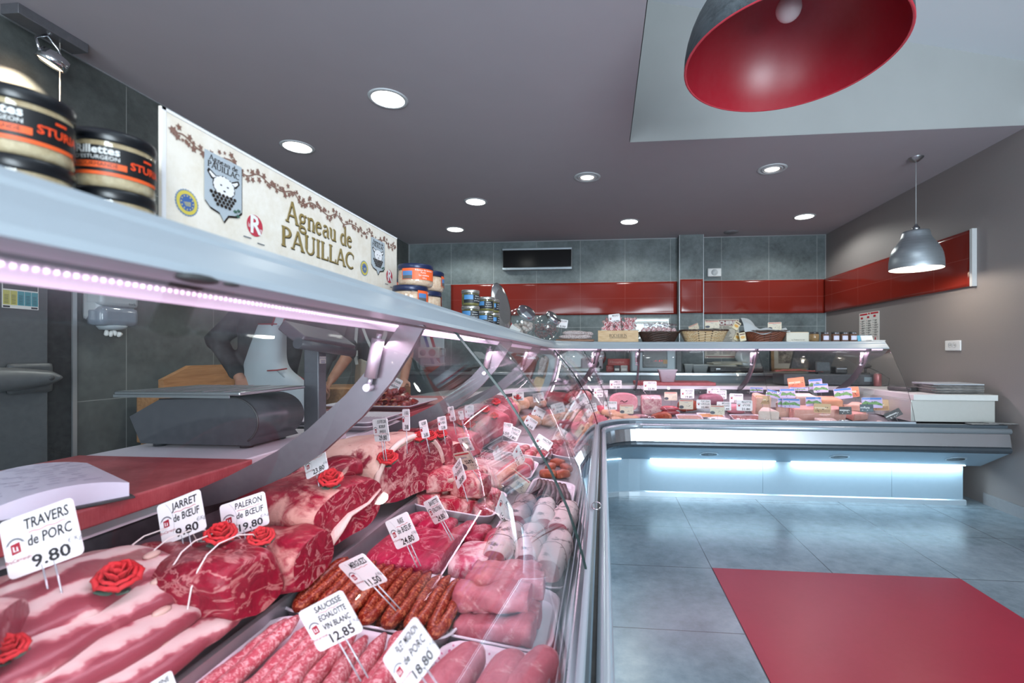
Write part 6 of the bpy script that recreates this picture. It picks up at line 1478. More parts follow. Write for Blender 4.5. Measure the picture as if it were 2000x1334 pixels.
for l_ in legs: limb(mb, l_, [0.082, 0.056, 0.040]); mb.tube([l_[2]-Vector((0, 0.02, 0.03)), l_[2]+Vector((0.05, -0.16, -0.045))], [0.045, 0.03], 10)
hand(mb, haR, (haR-elR), Vector((0.3, 0.2, -0.9)), 1, 0.45); hand(mb, haL, Vector((0.2, 0.5, -0.5)), Vector((-0.3, 0.2, -0.9)), -1, 0.4)
rel(fuse(mb, 0.0065, 'body', SKIN, A, 3), A0)
mb = MB(); torso(mb, TP, side, 0.010); limb(mb, [nek.lerp(shR, 0.4), shR, elR, elR.lerp(haR, 0.86)], [0.08, 0.082, 0.062, 0.042]); limb(mb, [nek.lerp(shL, 0.4), shL, elL, elL.lerp(haL, 0.86)], [0.07, 0.068, 0.057, 0.040])
rel(fuse(mb.noise(0.012, 9, 2), 0.010, 'shirt', M_SHIRT, A), A0)
mb = MB(); torso(mb, TP[:3], side, 0.012); 
for l_ in legs: limb(mb, [l_[0], l_[1], l_[2]+Vector((0, 0, 0.02))], [0.098, 0.074, 0.060])
rel(fuse(mb, 0.012, 'trousers', M_TROU, A), A0)
for l_ in legs:
    s = MB(); s.loft([ell(l_[2]+Vector((0.02, -0.055, z)), a, b_, Vector((1, 0, 0)), Vector((0, 1, 0)), 16) for z, a, b_ in ((-0.07, 0.05, 0.135), (-0.045, 0.052, 0.138), (-0.01, 0.048, 0.11), (0.03, 0.042, 0.06))]); rel(s.build('shoe', M_BLACK, A), A0)
n0 = set(bpy.data.objects); face_parts(MH, A, '#2b211b')
for o in set(bpy.data.objects)-n0: rel(o, A0)
# apron: outline in rows from bib to hem, bulging round the body
rows = [(633, 500, 560), (645, 494, 561), (665, 486, 560), (690, 478, 559), (712, 472, 561), (728, 468, 575), (742, 466, 598), (758, 462, 604), (790, 458, 606), (840, 456, 606), (900, 456, 604)]
R = []; edgeL = []; edgeR = []
for i, (y, xa, xb) in enumerate(rows):
    r_ = []
    for j in range(13):
        f = j/12; x = xa+(xb-xa)*f
        d = 2.72-0.125*(1-(2*f-1)**2)**0.6+0.02*min(1, i/5) - 0.008*math.sin(f*14+i*0.8)*(i/10)
        r_.append(P(x, y+3*math.sin(f*7)*(1 if i > 4 else 0), D=d))
    R.append(r_); edgeL.append(r_[0]); edgeR.append(r_[-1])
ap = MB().loft(R, False, False).build('apron', M_APRON, A); rel(ap, A0); m = ap.modifiers.new('t', 'SOLIDIFY'); m.thickness = 0.004; sub(ap, 2)
for pts, nm in ((edgeL[:6], 'red_edging'), (R[0], 'red_edging'), ([P(522, 724, D=2.60), P(540, 723, D=2.595), P(560, 720, D=2.65)], 'pocket_edging'), (edgeR[5:8], 'red_edging')):
    e = MB(); e.tube([p+Vector((0.003, -0.004, 0)) for p in pts], 0.0042, 6); rel(e.build(nm, M_REDED, A), A0)
st = MB(); pa_, pb_ = P(541, 636, D=2.60), P(556, 590, D=2.62)
st.loft([[p+side*w_ for w_ in (-0.024, 0.024)]+[p+side*w_+Vector((0, 0.004, 0)) for w_ in (0.024, -0.024)] for p in (pa_, pa_.lerp(pb_, 0.5)+Vector((0.01, -0.01, 0)), pb_)], True, True, False); rel(st.build('neck_strap', M_APRON, A), A0)
for w_ in (-0.026, 0.026):
    e = MB(); e.tube([p+side*w_+Vector((0.003, -0.004, 0)) for p in (pa_, pa_.lerp(pb_, 0.5)+Vector((0.01, -0.01, 0)), pb_)], 0.004, 6); rel(e.build('strap_edging', M_REDED, A), A0)
fl_ = MB(); fl_.tube([P(540+5*k, 723+9*k*0.5, D=2.60+0.008*k) for k in range(9)], 0.0035, 6); rel(fl_.build('apron_seam', plain('apron_seam_shade', '#9aa3a8', 0.8), A), A0)
# --- person seen from behind, crossed straps
B = thing('person', 'person seen from behind with crossed white apron straps, one bare arm on the block', 'person', (-1.55, 3.55, 0)); B0 = B.location.copy()
pel, wai, che, nek, hd_ = Pp(744, 770, 3.50), Pp(742, 712, 3.48), Pp(742, 655, 3.46), Pp(746, 606, 3.44), Pp(748, 572, 3.42)
side = (Pp(790, 620, 3.46)-Pp(700, 620, 3.50)).normalized()
shL, elL, haL = Pp(782, 626, 3.46), Pp(797, 690, 3.42), Pp(789, 742, 3.34)
shR, elR, haR = Pp(702, 626, 3.46), Pp(676, 700, 3.30), Pp(648, 741, 3.18)
TP = [(pel-Vector((0, 0, 0.10)), 0.165, 0.115), (pel, 0.168, 0.118), (wai, 0.145, 0.102), (wai.lerp(che, 0.5), 0.155, 0.108), (che, 0.168, 0.112), (che.lerp(nek, 0.6), 0.160, 0.092), (nek, 0.072, 0.063)]
legs = []
for k in (-1, 1):
    hip = pel+side*0.09*k-Vector((0, 0, 0.06)); fo = Vector((hip.x+0.02*k, hip.y+0.03, 0.07)); legs.append([hip, hip.lerp(fo, 0.5)+Vector((0.0, 0.02, 0)), fo])
mb = MB(); torso(mb, TP, side, -0.006); MH = head(mb, hd_, Vector((-0.55, -0.4, -0.6)).normalized(), Vector((-0.3, -0.2, 0.9)))
limb(mb, [nek, nek.lerp(hd_, 0.6)], [0.056, 0.052]); limb(mb, [shL, elL, haL], [0.052, 0.041, 0.029]); limb(mb, [shR, elR, haR], [0.052, 0.041, 0.029])
for l_ in legs: limb(mb, l_, [0.082, 0.056, 0.040]); mb.tube([l_[2]-Vector((0, 0.0, 0.03)), l_[2]+Vector((-0.03, 0.14, -0.045))], [0.045, 0.03], 10)
hand(mb, haL, Vector((0.02, -0.75, -0.35)), Vector((0, -0.3, -0.95)), 1, 0.12); hand(mb, haR, (haR-elR), Vector((0.1, -0.3, -0.95)), -1, 0.6)
rel(fuse(mb, 0.0065, 'body', SKIN, B, 3), B0)
mb = MB(); torso(mb, TP, side, 0.010); limb(mb, [nek.lerp(shL, 0.4), shL, shL.lerp(elL, 0.75)], [0.068, 0.066, 0.060]); limb(mb, [nek.lerp(shR, 0.4), shR, shR.lerp(elR, 0.85)], [0.068, 0.066, 0.060])
rel(fuse(mb.noise(0.012, 9, 5), 0.010, 'shirt', M_SHIRT, B), B0)
mb = MB(); torso(mb, TP[:3], side, 0.008)
for l_ in legs: limb(mb, [l_[0], l_[1], l_[2]+Vector((0, 0, 0.02))], [0.098, 0.074, 0.060])
rel(fuse(mb, 0.012, 'trousers', M_TROU, B), B0)
for l_ in legs:
    s = MB(); s.loft([ell(l_[2]+Vector((-0.01, 0.045, z)), a, b_, Vector((1, 0, 0)), Vector((0, 1, 0)), 16) for z, a, b_ in ((-0.07, 0.05, 0.135), (-0.045, 0.052, 0.138), (-0.01, 0.048, 0.11), (0.03, 0.042, 0.06))]); rel(s.build('shoe', M_BLACK, B), B0)
n0 = set(bpy.data.objects); face_parts(MH, B, '#3a2a1e')
for o in set(bpy.data.objects)-n0: rel(o, B0)
R = []; n = 40
for i in range(9):
    z = 1.085-0.068*i; c_ = wai.lerp(pel, min(1.4, i/3.0)); r_ = []
    for k in range(n):
        a = 2*PI*k/n; g = 1+0.05*math.sin(9*a+i*0.7)+0.03*math.sin(17*a-i)
        p = ell(Vector((c_.x, c_.y, z+0.012*math.sin(5*a))), (0.170+0.006*i)*g, (0.128+0.006*i)*g, side, Vector((0, 0, 1)).cross(side), n)[k]; r_.append(p)
    R.append(r_)
aw = MB().loft(R, True, False).build('wrapped_apron', M_CREAMAP, B); rel(aw, B0); aw.modifiers.new('t', 'SOLIDIFY').thickness = 0.004; sub(aw, 1)
def strap(pts, w_, nm='apron_strap'):
    m = MB(); R = []
    for i, p in enumerate(pts):
        t = (pts[min(i+1, len(pts)-1)]-pts[max(i-1, 0)]).normalized(); s_ = t.cross((Vector((0, 0, H))-p).normalized()).normalized(); f_ = (Vector((0, 0, H))-p).normalized()*0.004
        R.append([p-s_*w_, p+s_*w_, p+s_*w_+f_, p-s_*w_+f_])
    m.loft(R, True, True, False); rel(m.build(nm, plain('strap_white', '#aab0ac', 0.8), B), B0)
strap([P(699, 612, D=3.345), P(696, 650, D=3.325), P(693, 690, D=3.34), P(697, 712, D=3.35)], 0.010); strap([P(702, 622, D=3.34), P(716, 660, D=3.325), P(733, 697, D=3.34)], 0.009)
strap([P(757, 614, D=3.345), P(752, 655, D=3.325), P(738, 688, D=3.33), P(716, 712, D=3.34)], 0.013)
m = MB(); q = P(694, 690, D=3.332); m.box((-0.016, -0.004, -0.02), (0.016, 0.004, 0.02), Matrix.Translation(q)); rel(m.build('strap_buckle', plain('buckle_white', '#c2c4bf', 0.4), B), B0)
# knife in the reaching hand
d = (haR-elR).normalized(); k0 = haR+d*0.09+Vector((0.02, -0.02, -0.012))
kn = thing('boning_knife', 'boning knife with a black handle in the reaching hand over the block', 'knife', k0)
dx = Vector((0.9, 0.35, 0.0)).normalized(); m = MB(); m.tube([Vector((0, 0, 0)), dx*0.11], [0.010, 0.012], 8); m.build('handle', M_BLACK, kn)
m = MB(); m.prism([(0, -0.008), (-0.10, -0.006), (-0.14, 0.006), (0, 0.010)], 0.002, frame((0, 0, 0), dx, (0.2, -0.4, 0.9))); m.build('blade', M_CHROME, kn)
# ---------------------------------------------------------------- meat, sausages and cheese in the counter
def ZU(o): return 0.668+0.28*(o-0.61)+0.001
def ZL(o): return 0.570+0.138*(o-0.125)+0.001
def meatmat(name, c1, c2, fat='#d9b3a6', cov=0.62, fs=9, veins=0.0, vs=26, rough=0.3, grain=(1, 1, 1), soft=0.05, fibre=0.6):
    """lean flesh with fibre, pale fat patches above cov and fine branching veins"""
    t = NT(name); v = t.coord('Object', grain); n0 = t.noise(v, 30, 6, 0.68, 1.2); nb = t.noise(t.coord('Object'), 9, 3)
    base = t.ramp(t.math('ADD', t.math('MULTIPLY', n0, 0.65), t.math('MULTIPLY', nb, 0.35)), [(0.34, c1), (0.64, c2)])
    if cov < 1:
        f = t.math('ADD', t.math('MULTIPLY', t.noise(t.coord('Object'), fs, 6, 0.62, 0.9), 0.72), t.math('MULTIPLY', t.noise(t.coord('Object'), fs*4.2, 5, 0.65, 0.6), 0.28))
        base = t.mix(t.ramp(f, [(cov-soft-0.03, (0, 0, 0, 1)), (cov+soft-0.03, (1, 1, 1, 1))]), base, fat)
    if veins:
        a = t.noise(t.coord('Object', (1, 1, 1.5)), vs, 4, 0.6, 1.6)
        r = t.ramp(t.math('ABSOLUTE', t.math('SUBTRACT', a, 0.5)), [(0.0, (1, 1, 1, 1)), (veins*1.6, (0, 0, 0, 1))])
        base = t.mix(t.math('MULTIPLY', r, t.math('MULTIPLY', nb, 1.3)), base, fat)
    t.col(base); t.bump(n0, fibre, 0.005); return t.set(rough+0.04, 0, 0.3)
def bellymat():
    t = NT('layered_pork_belly'); v = t.coord('Object'); sx = t.n('ShaderNodeSeparateXYZ'); t.l(v, sx.inputs[0])
    n = t.noise(v, 11, 4, 0.55); s = t.math('ADD', t.math('MULTIPLY', sx.outputs[1], 120.0), t.math('MULTIPLY', n, 9.0))
    w = t.math('SINE', s); t.col(t.ramp(t.math('ADD', t.math('MULTIPLY', w, 0.5), 0.5), [(0.30, '#8f3f4a'), (0.52, '#b2646c'), (0.66, '#d5b0ad'), (0.9, '#dcc4bf')]))
    t.bump(t.noise(v, 60, 4), 0.3, 0.003); return t.set(0.33, 0, 0.5)
M_BELLY = bellymat()
M_BELLYF = meatmat('pale_pork_fat', '#c99a97', '#d9b8b2', '#a9575f', 0.56, 9)
M_BEEFC = meatmat('beef_cut_face', '#74071f', '#a01233', '#d59d98', 0.73, 14, 0.020, 13, 0.28)
M_BEEFR = meatmat('beef_with_fat', '#780a21', '#a61b38', '#d09a8e', 0.55, 7, 0.0, 20, 0.32)
M_JARRET = meatmat('dark_shank_meat', '#63061a', '#97112f', '#c58a86', 0.71, 8, 0.02, 12, 0.25)
M_RIBFAT = meatmat('rib_fat_cover', '#d7a797', '#e4c3b4', '#862134', 0.58, 6.5, 0, 20, 0.42, soft=0.03)
M_FLAT = meatmat('flat_beef_muscle', '#8b0730', '#b81c49', '#d78f97', 0.66, 14, 0.012, 8, 0.3, (1, 0.25, 1))
M_PALEBEEF = meatmat('beef_with_white_membrane', '#ab2146', '#c9506f', '#e3bfc1', 0.5, 9, 0.0, 9, 0.35, (1, 0.3, 1))
M_PORK = meatmat('pale_pork', '#9c4a56', '#bd6d77', '#dcb4b2', 0.60, 10, 0.0, 20, 0.35)
M_VEAL = meatmat('pink_veal', '#ad4453', '#c4626e', '#e0b2ae', 0.62, 8, 0.0, 20, 0.33)
M_CUBES = meatmat('stewing_beef', '#93102b', '#b82a47', '#dcaca4', 0.54, 12, 0.02, 18, 0.3)
M_BARD = meatmat('white_bard', '#bfa3a4', '#cdb7b6', '#4b3638', 0.555, 10, 0.0, 12, 0.35, soft=0.02, fibre=0.25)
M_CHIP = meatmat('pink_sausage', '#a83a48', '#bb515f', '#deA9ab', 0.56, 150, 0, 20, 0.3, soft=0.06, fibre=0.3)
M_MERG = meatmat('spiced_red_sausage', '#5c100b', '#86200f', '#b4603f', 0.57, 150, 0, 20, 0.22, soft=0.05, fibre=0.4)
M_CHICK = meatmat('poultry_skin', '#c99a7a', '#dcb598', '#e6cfc3', 0.6, 8, 0, 20, 0.35)
M_BLOOD = meatmat('black_pudding', '#2a1216', '#45202a', '#6d4a48', 0.7, 30, 0, 20, 0.15)
M_BONE = plain('bone', '#cfaea0', 0.4, var=0.08)
M_STRING = plain('white_string', '#e6ddd8', 0.7, var=0)
from mathutils import noise as NZ
def sgn(v, e): return math.copysign(abs(v)**e, v)
def blob(L, W, Hh, seed=0, amp=0.10, e=0.55, seg=30, rg=18, cut=(-1.0, 1.0), taper=0.0, M=None, fine=0.3, sq=0.75):
    """rounded lump lying on z = 0, long axis x; ends beyond cut are sliced off flat (second material)"""
    mb = MB(); rings = []
    for i in range(1, rg):
        t = PI*i/rg; cx = -math.cos(t); r = math.sin(t)**e
        x = sgn(cx, 0.8)
        ring = []
        for k in range(seg):
            a = 2*PI*k/seg; y = sgn(math.cos(a), sq)*r; z = sgn(math.sin(a), sq)*r
            p = Vector((x*L/2, y*W/2*(1-taper*x), z*Hh/2*(1-taper*x)))
            q = Vector((p.x, p.y, p.z))*(2.2/max(W, 0.03)*0.5)+Vector((seed*3.1, seed*1.3, seed*0.7))
            dsp = NZ.noise(q)*amp+NZ.noise(q*3.1)*amp*fine
            p += Vector((0.5*dsp*W*NZ.noise(q+Vector((9, 0, 0))), y*dsp*W, z*dsp*Hh))
            p.x = max(cut[0]*L/2, min(cut[1]*L/2, p.x))
            if p.z < 0: p.z *= 0.8
            p.z = max(p.z+Hh*0.42, 0.0); ring.append(p)
        rings.append(ring)
    vr = mb._loft(rings, True, False, True)
    for ring, rev in ((vr[0], True), (vr[-1], False)):
        c = sum((v.co for v in ring), Vector())/seg; v = mb.bm.verts.new(c)
        for k in range(seg):
            q = [ring[k], ring[(k+1) % seg], v]; mb._f(q[::-1] if rev else q, True)
    for f in mb.bm.faces:
        xs = [v.co.x for v in f.verts]
        if (cut[1] < 1 and min(xs) > cut[1]*L/2-1e-5) or (cut[0] > -1 and max(xs) < cut[0]*L/2+1e-5): f.material_index = 1; f.smooth = False
    if M: mb.xf(M)
    return mb
def lay(mb, name, label, cat, mats, loc, rz=0.0, group=None, tilt=(0, 0)):
    """puts a finished shape down as a thing of its own"""
    return tag(mb.build(name, mats, loc=loc, rot=(tilt[0], tilt[1], rz)), label, cat, group)
D_ = math.radians
OX = lambda x: NX-x
def up(x, y, dz=0): return (x, y, ZU(OX(x))+dz)
def lo(x, y, dz=0): return (x, y, ZL(OX(x))+dz)
def loops(parent, xs, W, Hh, mat, name='string', r=0.0012, seed=0):
    for x in xs:
        m = MB(); m.tube([Vector((x+0.004*math.sin(3*a+seed), (W/2*1.0)*sgn(math.cos(a), 0.8), max(0.001, Hh*0.42+(Hh*0.60)*sgn(math.sin(a), 0.8)))) for a in [2*PI*k/18 for k in range(19)]], r, 5); m.build(name, mat, parent)
# --- pork ribs nearest the photographer
SL = plain('white_slab_tray', '#dcd4d8', 0.35, var=0.02)
lay(MB().box((-0.19, -0.30, 0), (0.19, 0.0, 0.006), None, 0.002), 'meat_tray', 'flat white tray under the pork ribs and belly slices', 'tray', SL, (-0.765, 0.715, ZU(0.60)+0.008), 0, None, (0, 0.273))
TRZ = lambda x: ZU(0.61)+0.016+0.28*(OX(x)-0.61)
bl = blob(0.36, 0.17, 0.085, 3, 0.14, cut=(-1, 0.93)); lay(bl, 'pork_rib_slab', 'pale slab of pork ribs at the back, with the rose on it', 'meat', [M_BELLYF, M_BELLY], (-0.815, 0.545, TRZ(-0.815)-0.006), D_(82))
for k, (x, y, dz, ry, l_) in enumerate(((-0.635, 0.525, 0.0, -14, 'layered belly slice lying lowest along the steel divider'), (-0.665, 0.535, 0.022, -18, 'layered belly slice second from the steel divider'),
                               (-0.700, 0.545, 0.042, -22, 'layered belly slice third from the steel divider, its rib end showing'), (-0.738, 0.55, 0.058, -26, 'layered belly slice highest, reaching the tied shank'))):
    b = blob(0.36-0.02*k, 0.12, 0.040, 11+k, 0.16, 0.4, cut=(-1, 0.97)); o = lay(b, 'pork_belly_slice', l_, 'meat', [M_BELLY, M_BELLY], (x, y, TRZ(x)+dz+0.004), D_(90), 'pork belly slices on the white tray', (0, 0)); o.rotation_euler = (D_(-ry*0.7), 0, D_(84+2*k))
    m = MB(); m.ball((0.06+0.02*k, -0.02, 0.034), 0.009, 8, 6, (1.6, 0.8, 0.5)); m.build('rib_end', M_BONE, o)
b = blob(0.24, 0.17, 0.115, 7, 0.16, cut=(-1, 0.80)); lay(b, 'pork_joint', 'pale pork joint with a dark cut face, nearest the photographer', 'meat', [M_BELLYF, meatmat('dark_pork_face', '#80303f', '#9b4654', '#e0c0bd', 0.62, 9)], (-0.735, 0.395, TRZ(-0.735)+0.03), D_(38))
# --- beef joints along the back row
def joint(name, label, x, y, L, W, Hh, mats, rz, seed, amp=0.13, cut=(-1, 0.78), dz=0, e=0.5, tilt=(0, 0), taper=0.0):
    return lay(blob(L*1.14, W*1.16, Hh*1.10, seed, amp*1.25, e, 40, 24, cut, taper, None, 0.55, 0.66), name, label, 'meat', mats, up(x+0.028, y, dz), D_(rz), None, tilt)
o = joint('tied_beef_shank', 'dark tied beef shank with white strings and a ragged cut end', -0.695, 0.715, 0.245, 0.125, 0.122, [M_JARRET, meatmat('ragged_shank_face', '#64081b', '#97142f', '#c88680', 0.72, 16, 0.03, 14, 0.22)], -6, 21, 0.16)
loops(o, (-0.09, -0.04, 0.012, 0.06), 0.147, 0.135, M_STRING)
joint('beef_chuck_joint', 'smooth red chuck of beef with a wide veined cut face', -0.668, 0.845, 0.21, 0.125, 0.102, [M_BEEFR, M_BEEFC], 2, 32, 0.10, (-1, 0.72))
o = joint('rib_eye_joint', 'large red rib eye joint with a thick band of white fat, under the rose', -0.715, 1.03, 0.27, 0.235, 0.135, [M_BEEFR, M_BEEFC], -8, 43, 0.14, (-1, 0.74))
m = MB(); m.tube([Vector((0.116, -0.10, 0.012)), Vector((0.1165, -0.05, 0.05)), Vector((0.1165, -0.01, 0.070)), Vector((0.116, 0.06, 0.075)), Vector((0.115, 0.11, 0.095))], [0.012, 0.018, 0.010, 0.006, 0.004], 8, flat=0.5); m.build('fat_seam', meatmat('cream_fat', '#dcb9ad', '#ecd6cc', '#d6a89e', 0.7), o)
joint('beef_fillet_strip', 'long narrow strip of dark beef behind the large rib eye joint', -0.795, 1.13, 0.27, 0.075, 0.06, [M_JARRET, M_BEEFC], 38, 51, 0.12, (-1, 0.9), 0.075)
o = joint('rib_of_beef', 'big rib of beef with a cream fat cover and a rose', -0.715, 1.385, 0.32, 0.30, 0.185, [M_RIBFAT, meatmat('rib_face', '#750824', '#9f1839', '#dcaea6', 0.60, 9, 0.02, 10, 0.28)], -14, 62, 0.10, (-1, 0.66), 0, 0.42)
m = MB(); m.tube([Vector((0.118, 0.165*math.cos(q_), 0.02+0.165*math.sin(q_)**0.8)) for q_ in [PI*(0.08+0.84*k/14) for k in range(15)]], 0.009, 8); m.build('fat_rim', bpy.data.materials['cream_fat'], o)
for k, (y, l_) in enumerate(((1.575, 'upright slice of beef rib right behind the big fat-covered rib'), (1.625, 'second upright slice of beef rib, half hidden'))):
    joint('beef_rib_slice', l_, -0.655-0.02*k, y, 0.055, 0.22, 0.165, [M_BEEFC, M_BEEFC], 72, 71+k, 0.10, (-0.7, 0.7))
o = joint('rolled_beef_roast', 'fat-wrapped roast with an oval dark red cut end', -0.675, 1.78, 0.20, 0.115, 0.105, [M_RIBFAT, M_BEEFC], -18, 81, 0.07, (-1, 0.74))
lay(MB().box((-0.11, -0.075, 0), (0.11, 0.075, 0.006), None, 0.002), 'meat_tray', 'small white tray beside the roast with the oval cut end', 'tray', SL, up(-0.68, 1.92, 0.008), 0, None, (0, 0.273))
joint('veal_joint', 'smooth pink veal joint next to the fat-wrapped roast', -0.67, 1.93, 0.24, 0.15, 0.115, [M_VEAL, M_VEAL], -12, 91, 0.09, (-1, 0.85), 0.012)
o = joint('veal_breast', 'arched pink veal breast showing the hollow rib side', -0.70, 2.16, 0.28, 0.20, 0.145, [M_VEAL, M_VEAL], 8, 93, 0.08, (-1, 0.85))
m = MB(); m.tube([Vector((0.13*math.cos(a)-0.02, -0.104, 0.02+0.115*math.sin(a))) for a in [PI*k/12 for k in range(13)]], 0.012, 8); m.build('rib_edge', M_PORK, o)
m = MB(); m.poly([Vector((0.12*math.cos(a)-0.02, -0.103, 0.02+0.105*math.sin(a))) for a in [PI*k/12 for k in range(13)]]); m.build('hollow_side', meatmat('dark_hollow', '#5d2630', '#7a3a44', '#a86a6c', 0.7), o)
joint('veal_shoulder', 'rounded pink veal shoulder under three roses', -0.685, 2.38, 0.28, 0.22, 0.15, [M_VEAL, M_VEAL], -20, 95, 0.10, (-1, 0.9))
joint('folded_veal_joint', 'folded pale veal joint before the rack of chops', -0.70, 2.60, 0.28, 0.17, 0.15, [M_PORK, M_VEAL], -10, 97, 0.16, (-1, 0.85))
for k in range(6):
    o = joint('veal_chop', ('nearest of the standing chops in the rack', 'second of the standing chops in the rack', 'third of the standing chops in the rack', 'fourth of the standing chops in the rack', 'fifth of the standing chops in the rack', 'chop standing last in the rack, by the poultry')[k], -0.665-0.012*k, 2.78+0.062*k, 0.05, 0.24, 0.15, [M_PORK, meatmat('chop_face', '#8f1f33', '#a8364a', '#e6c6c0', 0.52, 9, 0, 20, 0.3)] if k == 0 else [M_PORK, bpy.data.materials['chop_face']], 66, 101+k, 0.12, (-0.7, 0.7))
    o['group'] = 'row of standing chops'
    m = MB(); m.tube([Vector((0.0, -0.02, 0.10)), Vector((0.0, 0.06, 0.135)), Vector((0.0, 0.11, 0.16))], [0.010, 0.007, 0.005], 8); m.build('chop_bone', M_BONE, o)
# --- trays of the lower tier
def dish(name, label, x0, x1, y0, y1, h, mat, rim=0.010):
    cx, cy = (x0+x1)/2, (y0+y1)/2; w, d = x1-x0, y1-y0
    t = thing(name, label, 'tray', lo(cx, cy, 0.0005), rot=(0, D_(7.86), 0))
    MB().loft([rr_ring(w*0.94, d*0.94, 0, 0.03), rr_ring(w, d, h, 0.04), rr_ring(w+rim, d+rim, h+0.003, 0.044), rr_ring(w+rim*0.4, d+rim*0.4, h+0.006, 0.042), rr_ring(w-0.012, d-0.012, h, 0.036), rr_ring(w*0.90, d*0.90, 0.004, 0.026)]).build('dish', mat, t)
    return t
M_TRAYW = plain('white_food_tray', '#e3d6df', 0.3, var=0.02)
dish('meat_tray', 'white tray of pink sausages closest to the photographer', -0.585, -0.285, 0.45, 0.785, 0.022, M_TRAYW)
dish('meat_tray', 'white curved tray of spiced red sausages', -0.605, -0.275, 0.800, 1.005, 0.024, M_TRAYW)
dish('meat_tray', 'white tray of stewing beef with bones', -0.600, -0.340, 1.385, 1.640, 0.026, M_TRAYW)
dish('meat_tray', 'white tray of pork fillets beside the glass', -0.315, -0.098, 0.830, 1.045, 0.018, M_TRAYW)
dt = NT('pink_dotted_paper'); v = dt.coord('Object'); vo = dt.n('ShaderNodeTexVoronoi'); vo.inputs['Scale'].default_value = 75; vo.inputs['Randomness'].default_value = 0.0; dt.l(v, vo.inputs[0])
dt.col(dt.ramp(vo.outputs['Distance'], [(0.28, '#cf6b93'), (0.34, '#ecd8e2')])); dt.set(0.4); M_DOT = dt.m
dish('meat_tray', 'pink dotted tray of pork fillets closest to the glass foot', -0.285, -0.095, 0.560, 0.822, 0.014, M_DOT)
dish('meat_tray', 'white tray of white wrapped roasts beside the glass', -0.285, -0.085, 1.065, 1.575, 0.016, M_TRAYW)
def sausage(pts, r, mat, label, group, name, seed):
    n = len(pts); P_ = []
    for i in range(n-1):
        for s in range(4): P_.append(pts[i].lerp(pts[i+1], s/4))
    P_.append(pts[-1])
    for _ in range(2): P_ = [P_[0]]+[(P_[i-1]+P_[i]*2+P_[i+1])/4 for i in range(1, len(P_)-1)]+[P_[-1]]
    N = len(P_); rad = [r*(min(1, 0.35+i*0.33) if i < 3 else min(1, 0.35+(N-1-i)*0.33) if i > N-4 else 1.0+0.06*math.sin(i*1.3+seed)) for i in range(N)]
    o = MB().tube(P_, rad, 12).noise(0.0016, 60, seed).build(name, mat); tag(o, label, 'sausage', group); o.location = (0, 0, 0)
    c = P_[N//2].copy(); o.data.transform(Matrix.Translation(-c)); o.location = c; return o
ORD = ['first', 'second', 'third', 'fourth', 'fifth', 'sixth', 'seventh', 'eighth', 'ninth', 'tenth', 'eleventh', 'twelfth', 'thirteenth', 'fourteenth', 'fifteenth']
rs = random.Random(8)
for k in range(11):
    x = -0.560+0.0258*k; w = rs.uniform(-0.006, 0.006); z = ZL(OX(x))+0.0045+0.0165
    pts = [Vector((x+w*math.sin(f*5+k)+0.012*(f-0.5), 0.470+0.295*f, z+0.010*f*(k % 2)+0.010*max(0, f-0.7)/0.3)) for f in (0, 0.2, 0.4, 0.6, 0.8, 1.0)]
    sausage(pts, 0.0140, M_CHIP, 'long pink sausage, %s in the near tray counting from the steel divider' % ORD[k], 'pink sausages in the near tray', 'pork_sausage', k)
for k, (x, y0, y1, bend) in enumerate(((-0.40, 0.50, 0.70, 0.02), (-0.435, 0.58, 0.76, -0.015), (-0.35, 0.56, 0.765, 0.028))):
    z = ZL(OX(x))+0.043; pts = [Vector((x+bend*math.sin(PI*f), y0+(y1-y0)*f, z+0.004*math.sin(PI*f))) for f in (0, 0.25, 0.5, 0.75, 1)]+([Vector((x+0.03, y1-0.015, z-0.004)), Vector((x+0.042, y1-0.06, z-0.01))] if k == 2 else [])
    sausage(pts, 0.0140, M_CHIP, ('pink sausage lying on top in the middle of the near tray', 'pink sausage on top, nearer the steel divider', 'pink sausage on top with a hooked end')[k], 'pink sausages in the near tray', 'pork_sausage', 20+k)
for k in range(13):
    x = -0.578+0.0230*k; z = ZL(OX(x))+0.0045+0.0125
    pts = [Vector((x+0.004*math.sin(k*2+f*4), 0.822+0.155*f, z)) for f in (0, 0.33, 0.66, 1.0)]
    sausage(pts, 0.0112, M_MERG, 'spiced red sausage in the lower layer, %s from the steel divider' % ORD[k], 'spiced red sausages', 'merguez_sausage', 30+k)
for k in range(7):
    x = -0.566+0.0425*k; z = ZL(OX(x))+0.0045+0.0335
    pts = [Vector((x, 0.985, z+0.004)), Vector((x-0.002, 0.93, z+0.006)), Vector((x+0.002, 0.86, z+0.003)), Vector((x+0.004, 0.815, z)), Vector((x+0.012, 0.800, z-0.004)), Vector((x+0.022, 0.812, z-0.001)), Vector((x+0.024, 0.86, z+0.002)), Vector((x+0.020, 0.93, z+0.004)), Vector((x+0.020, 0.99, z+0.002))]
    sausage(pts, 0.0112, M_MERG, 'folded pair of spiced red sausages on top, %s from the steel divider' % ORD[k], 'folded spiced red sausages', 'merguez_sausage', 50+k)
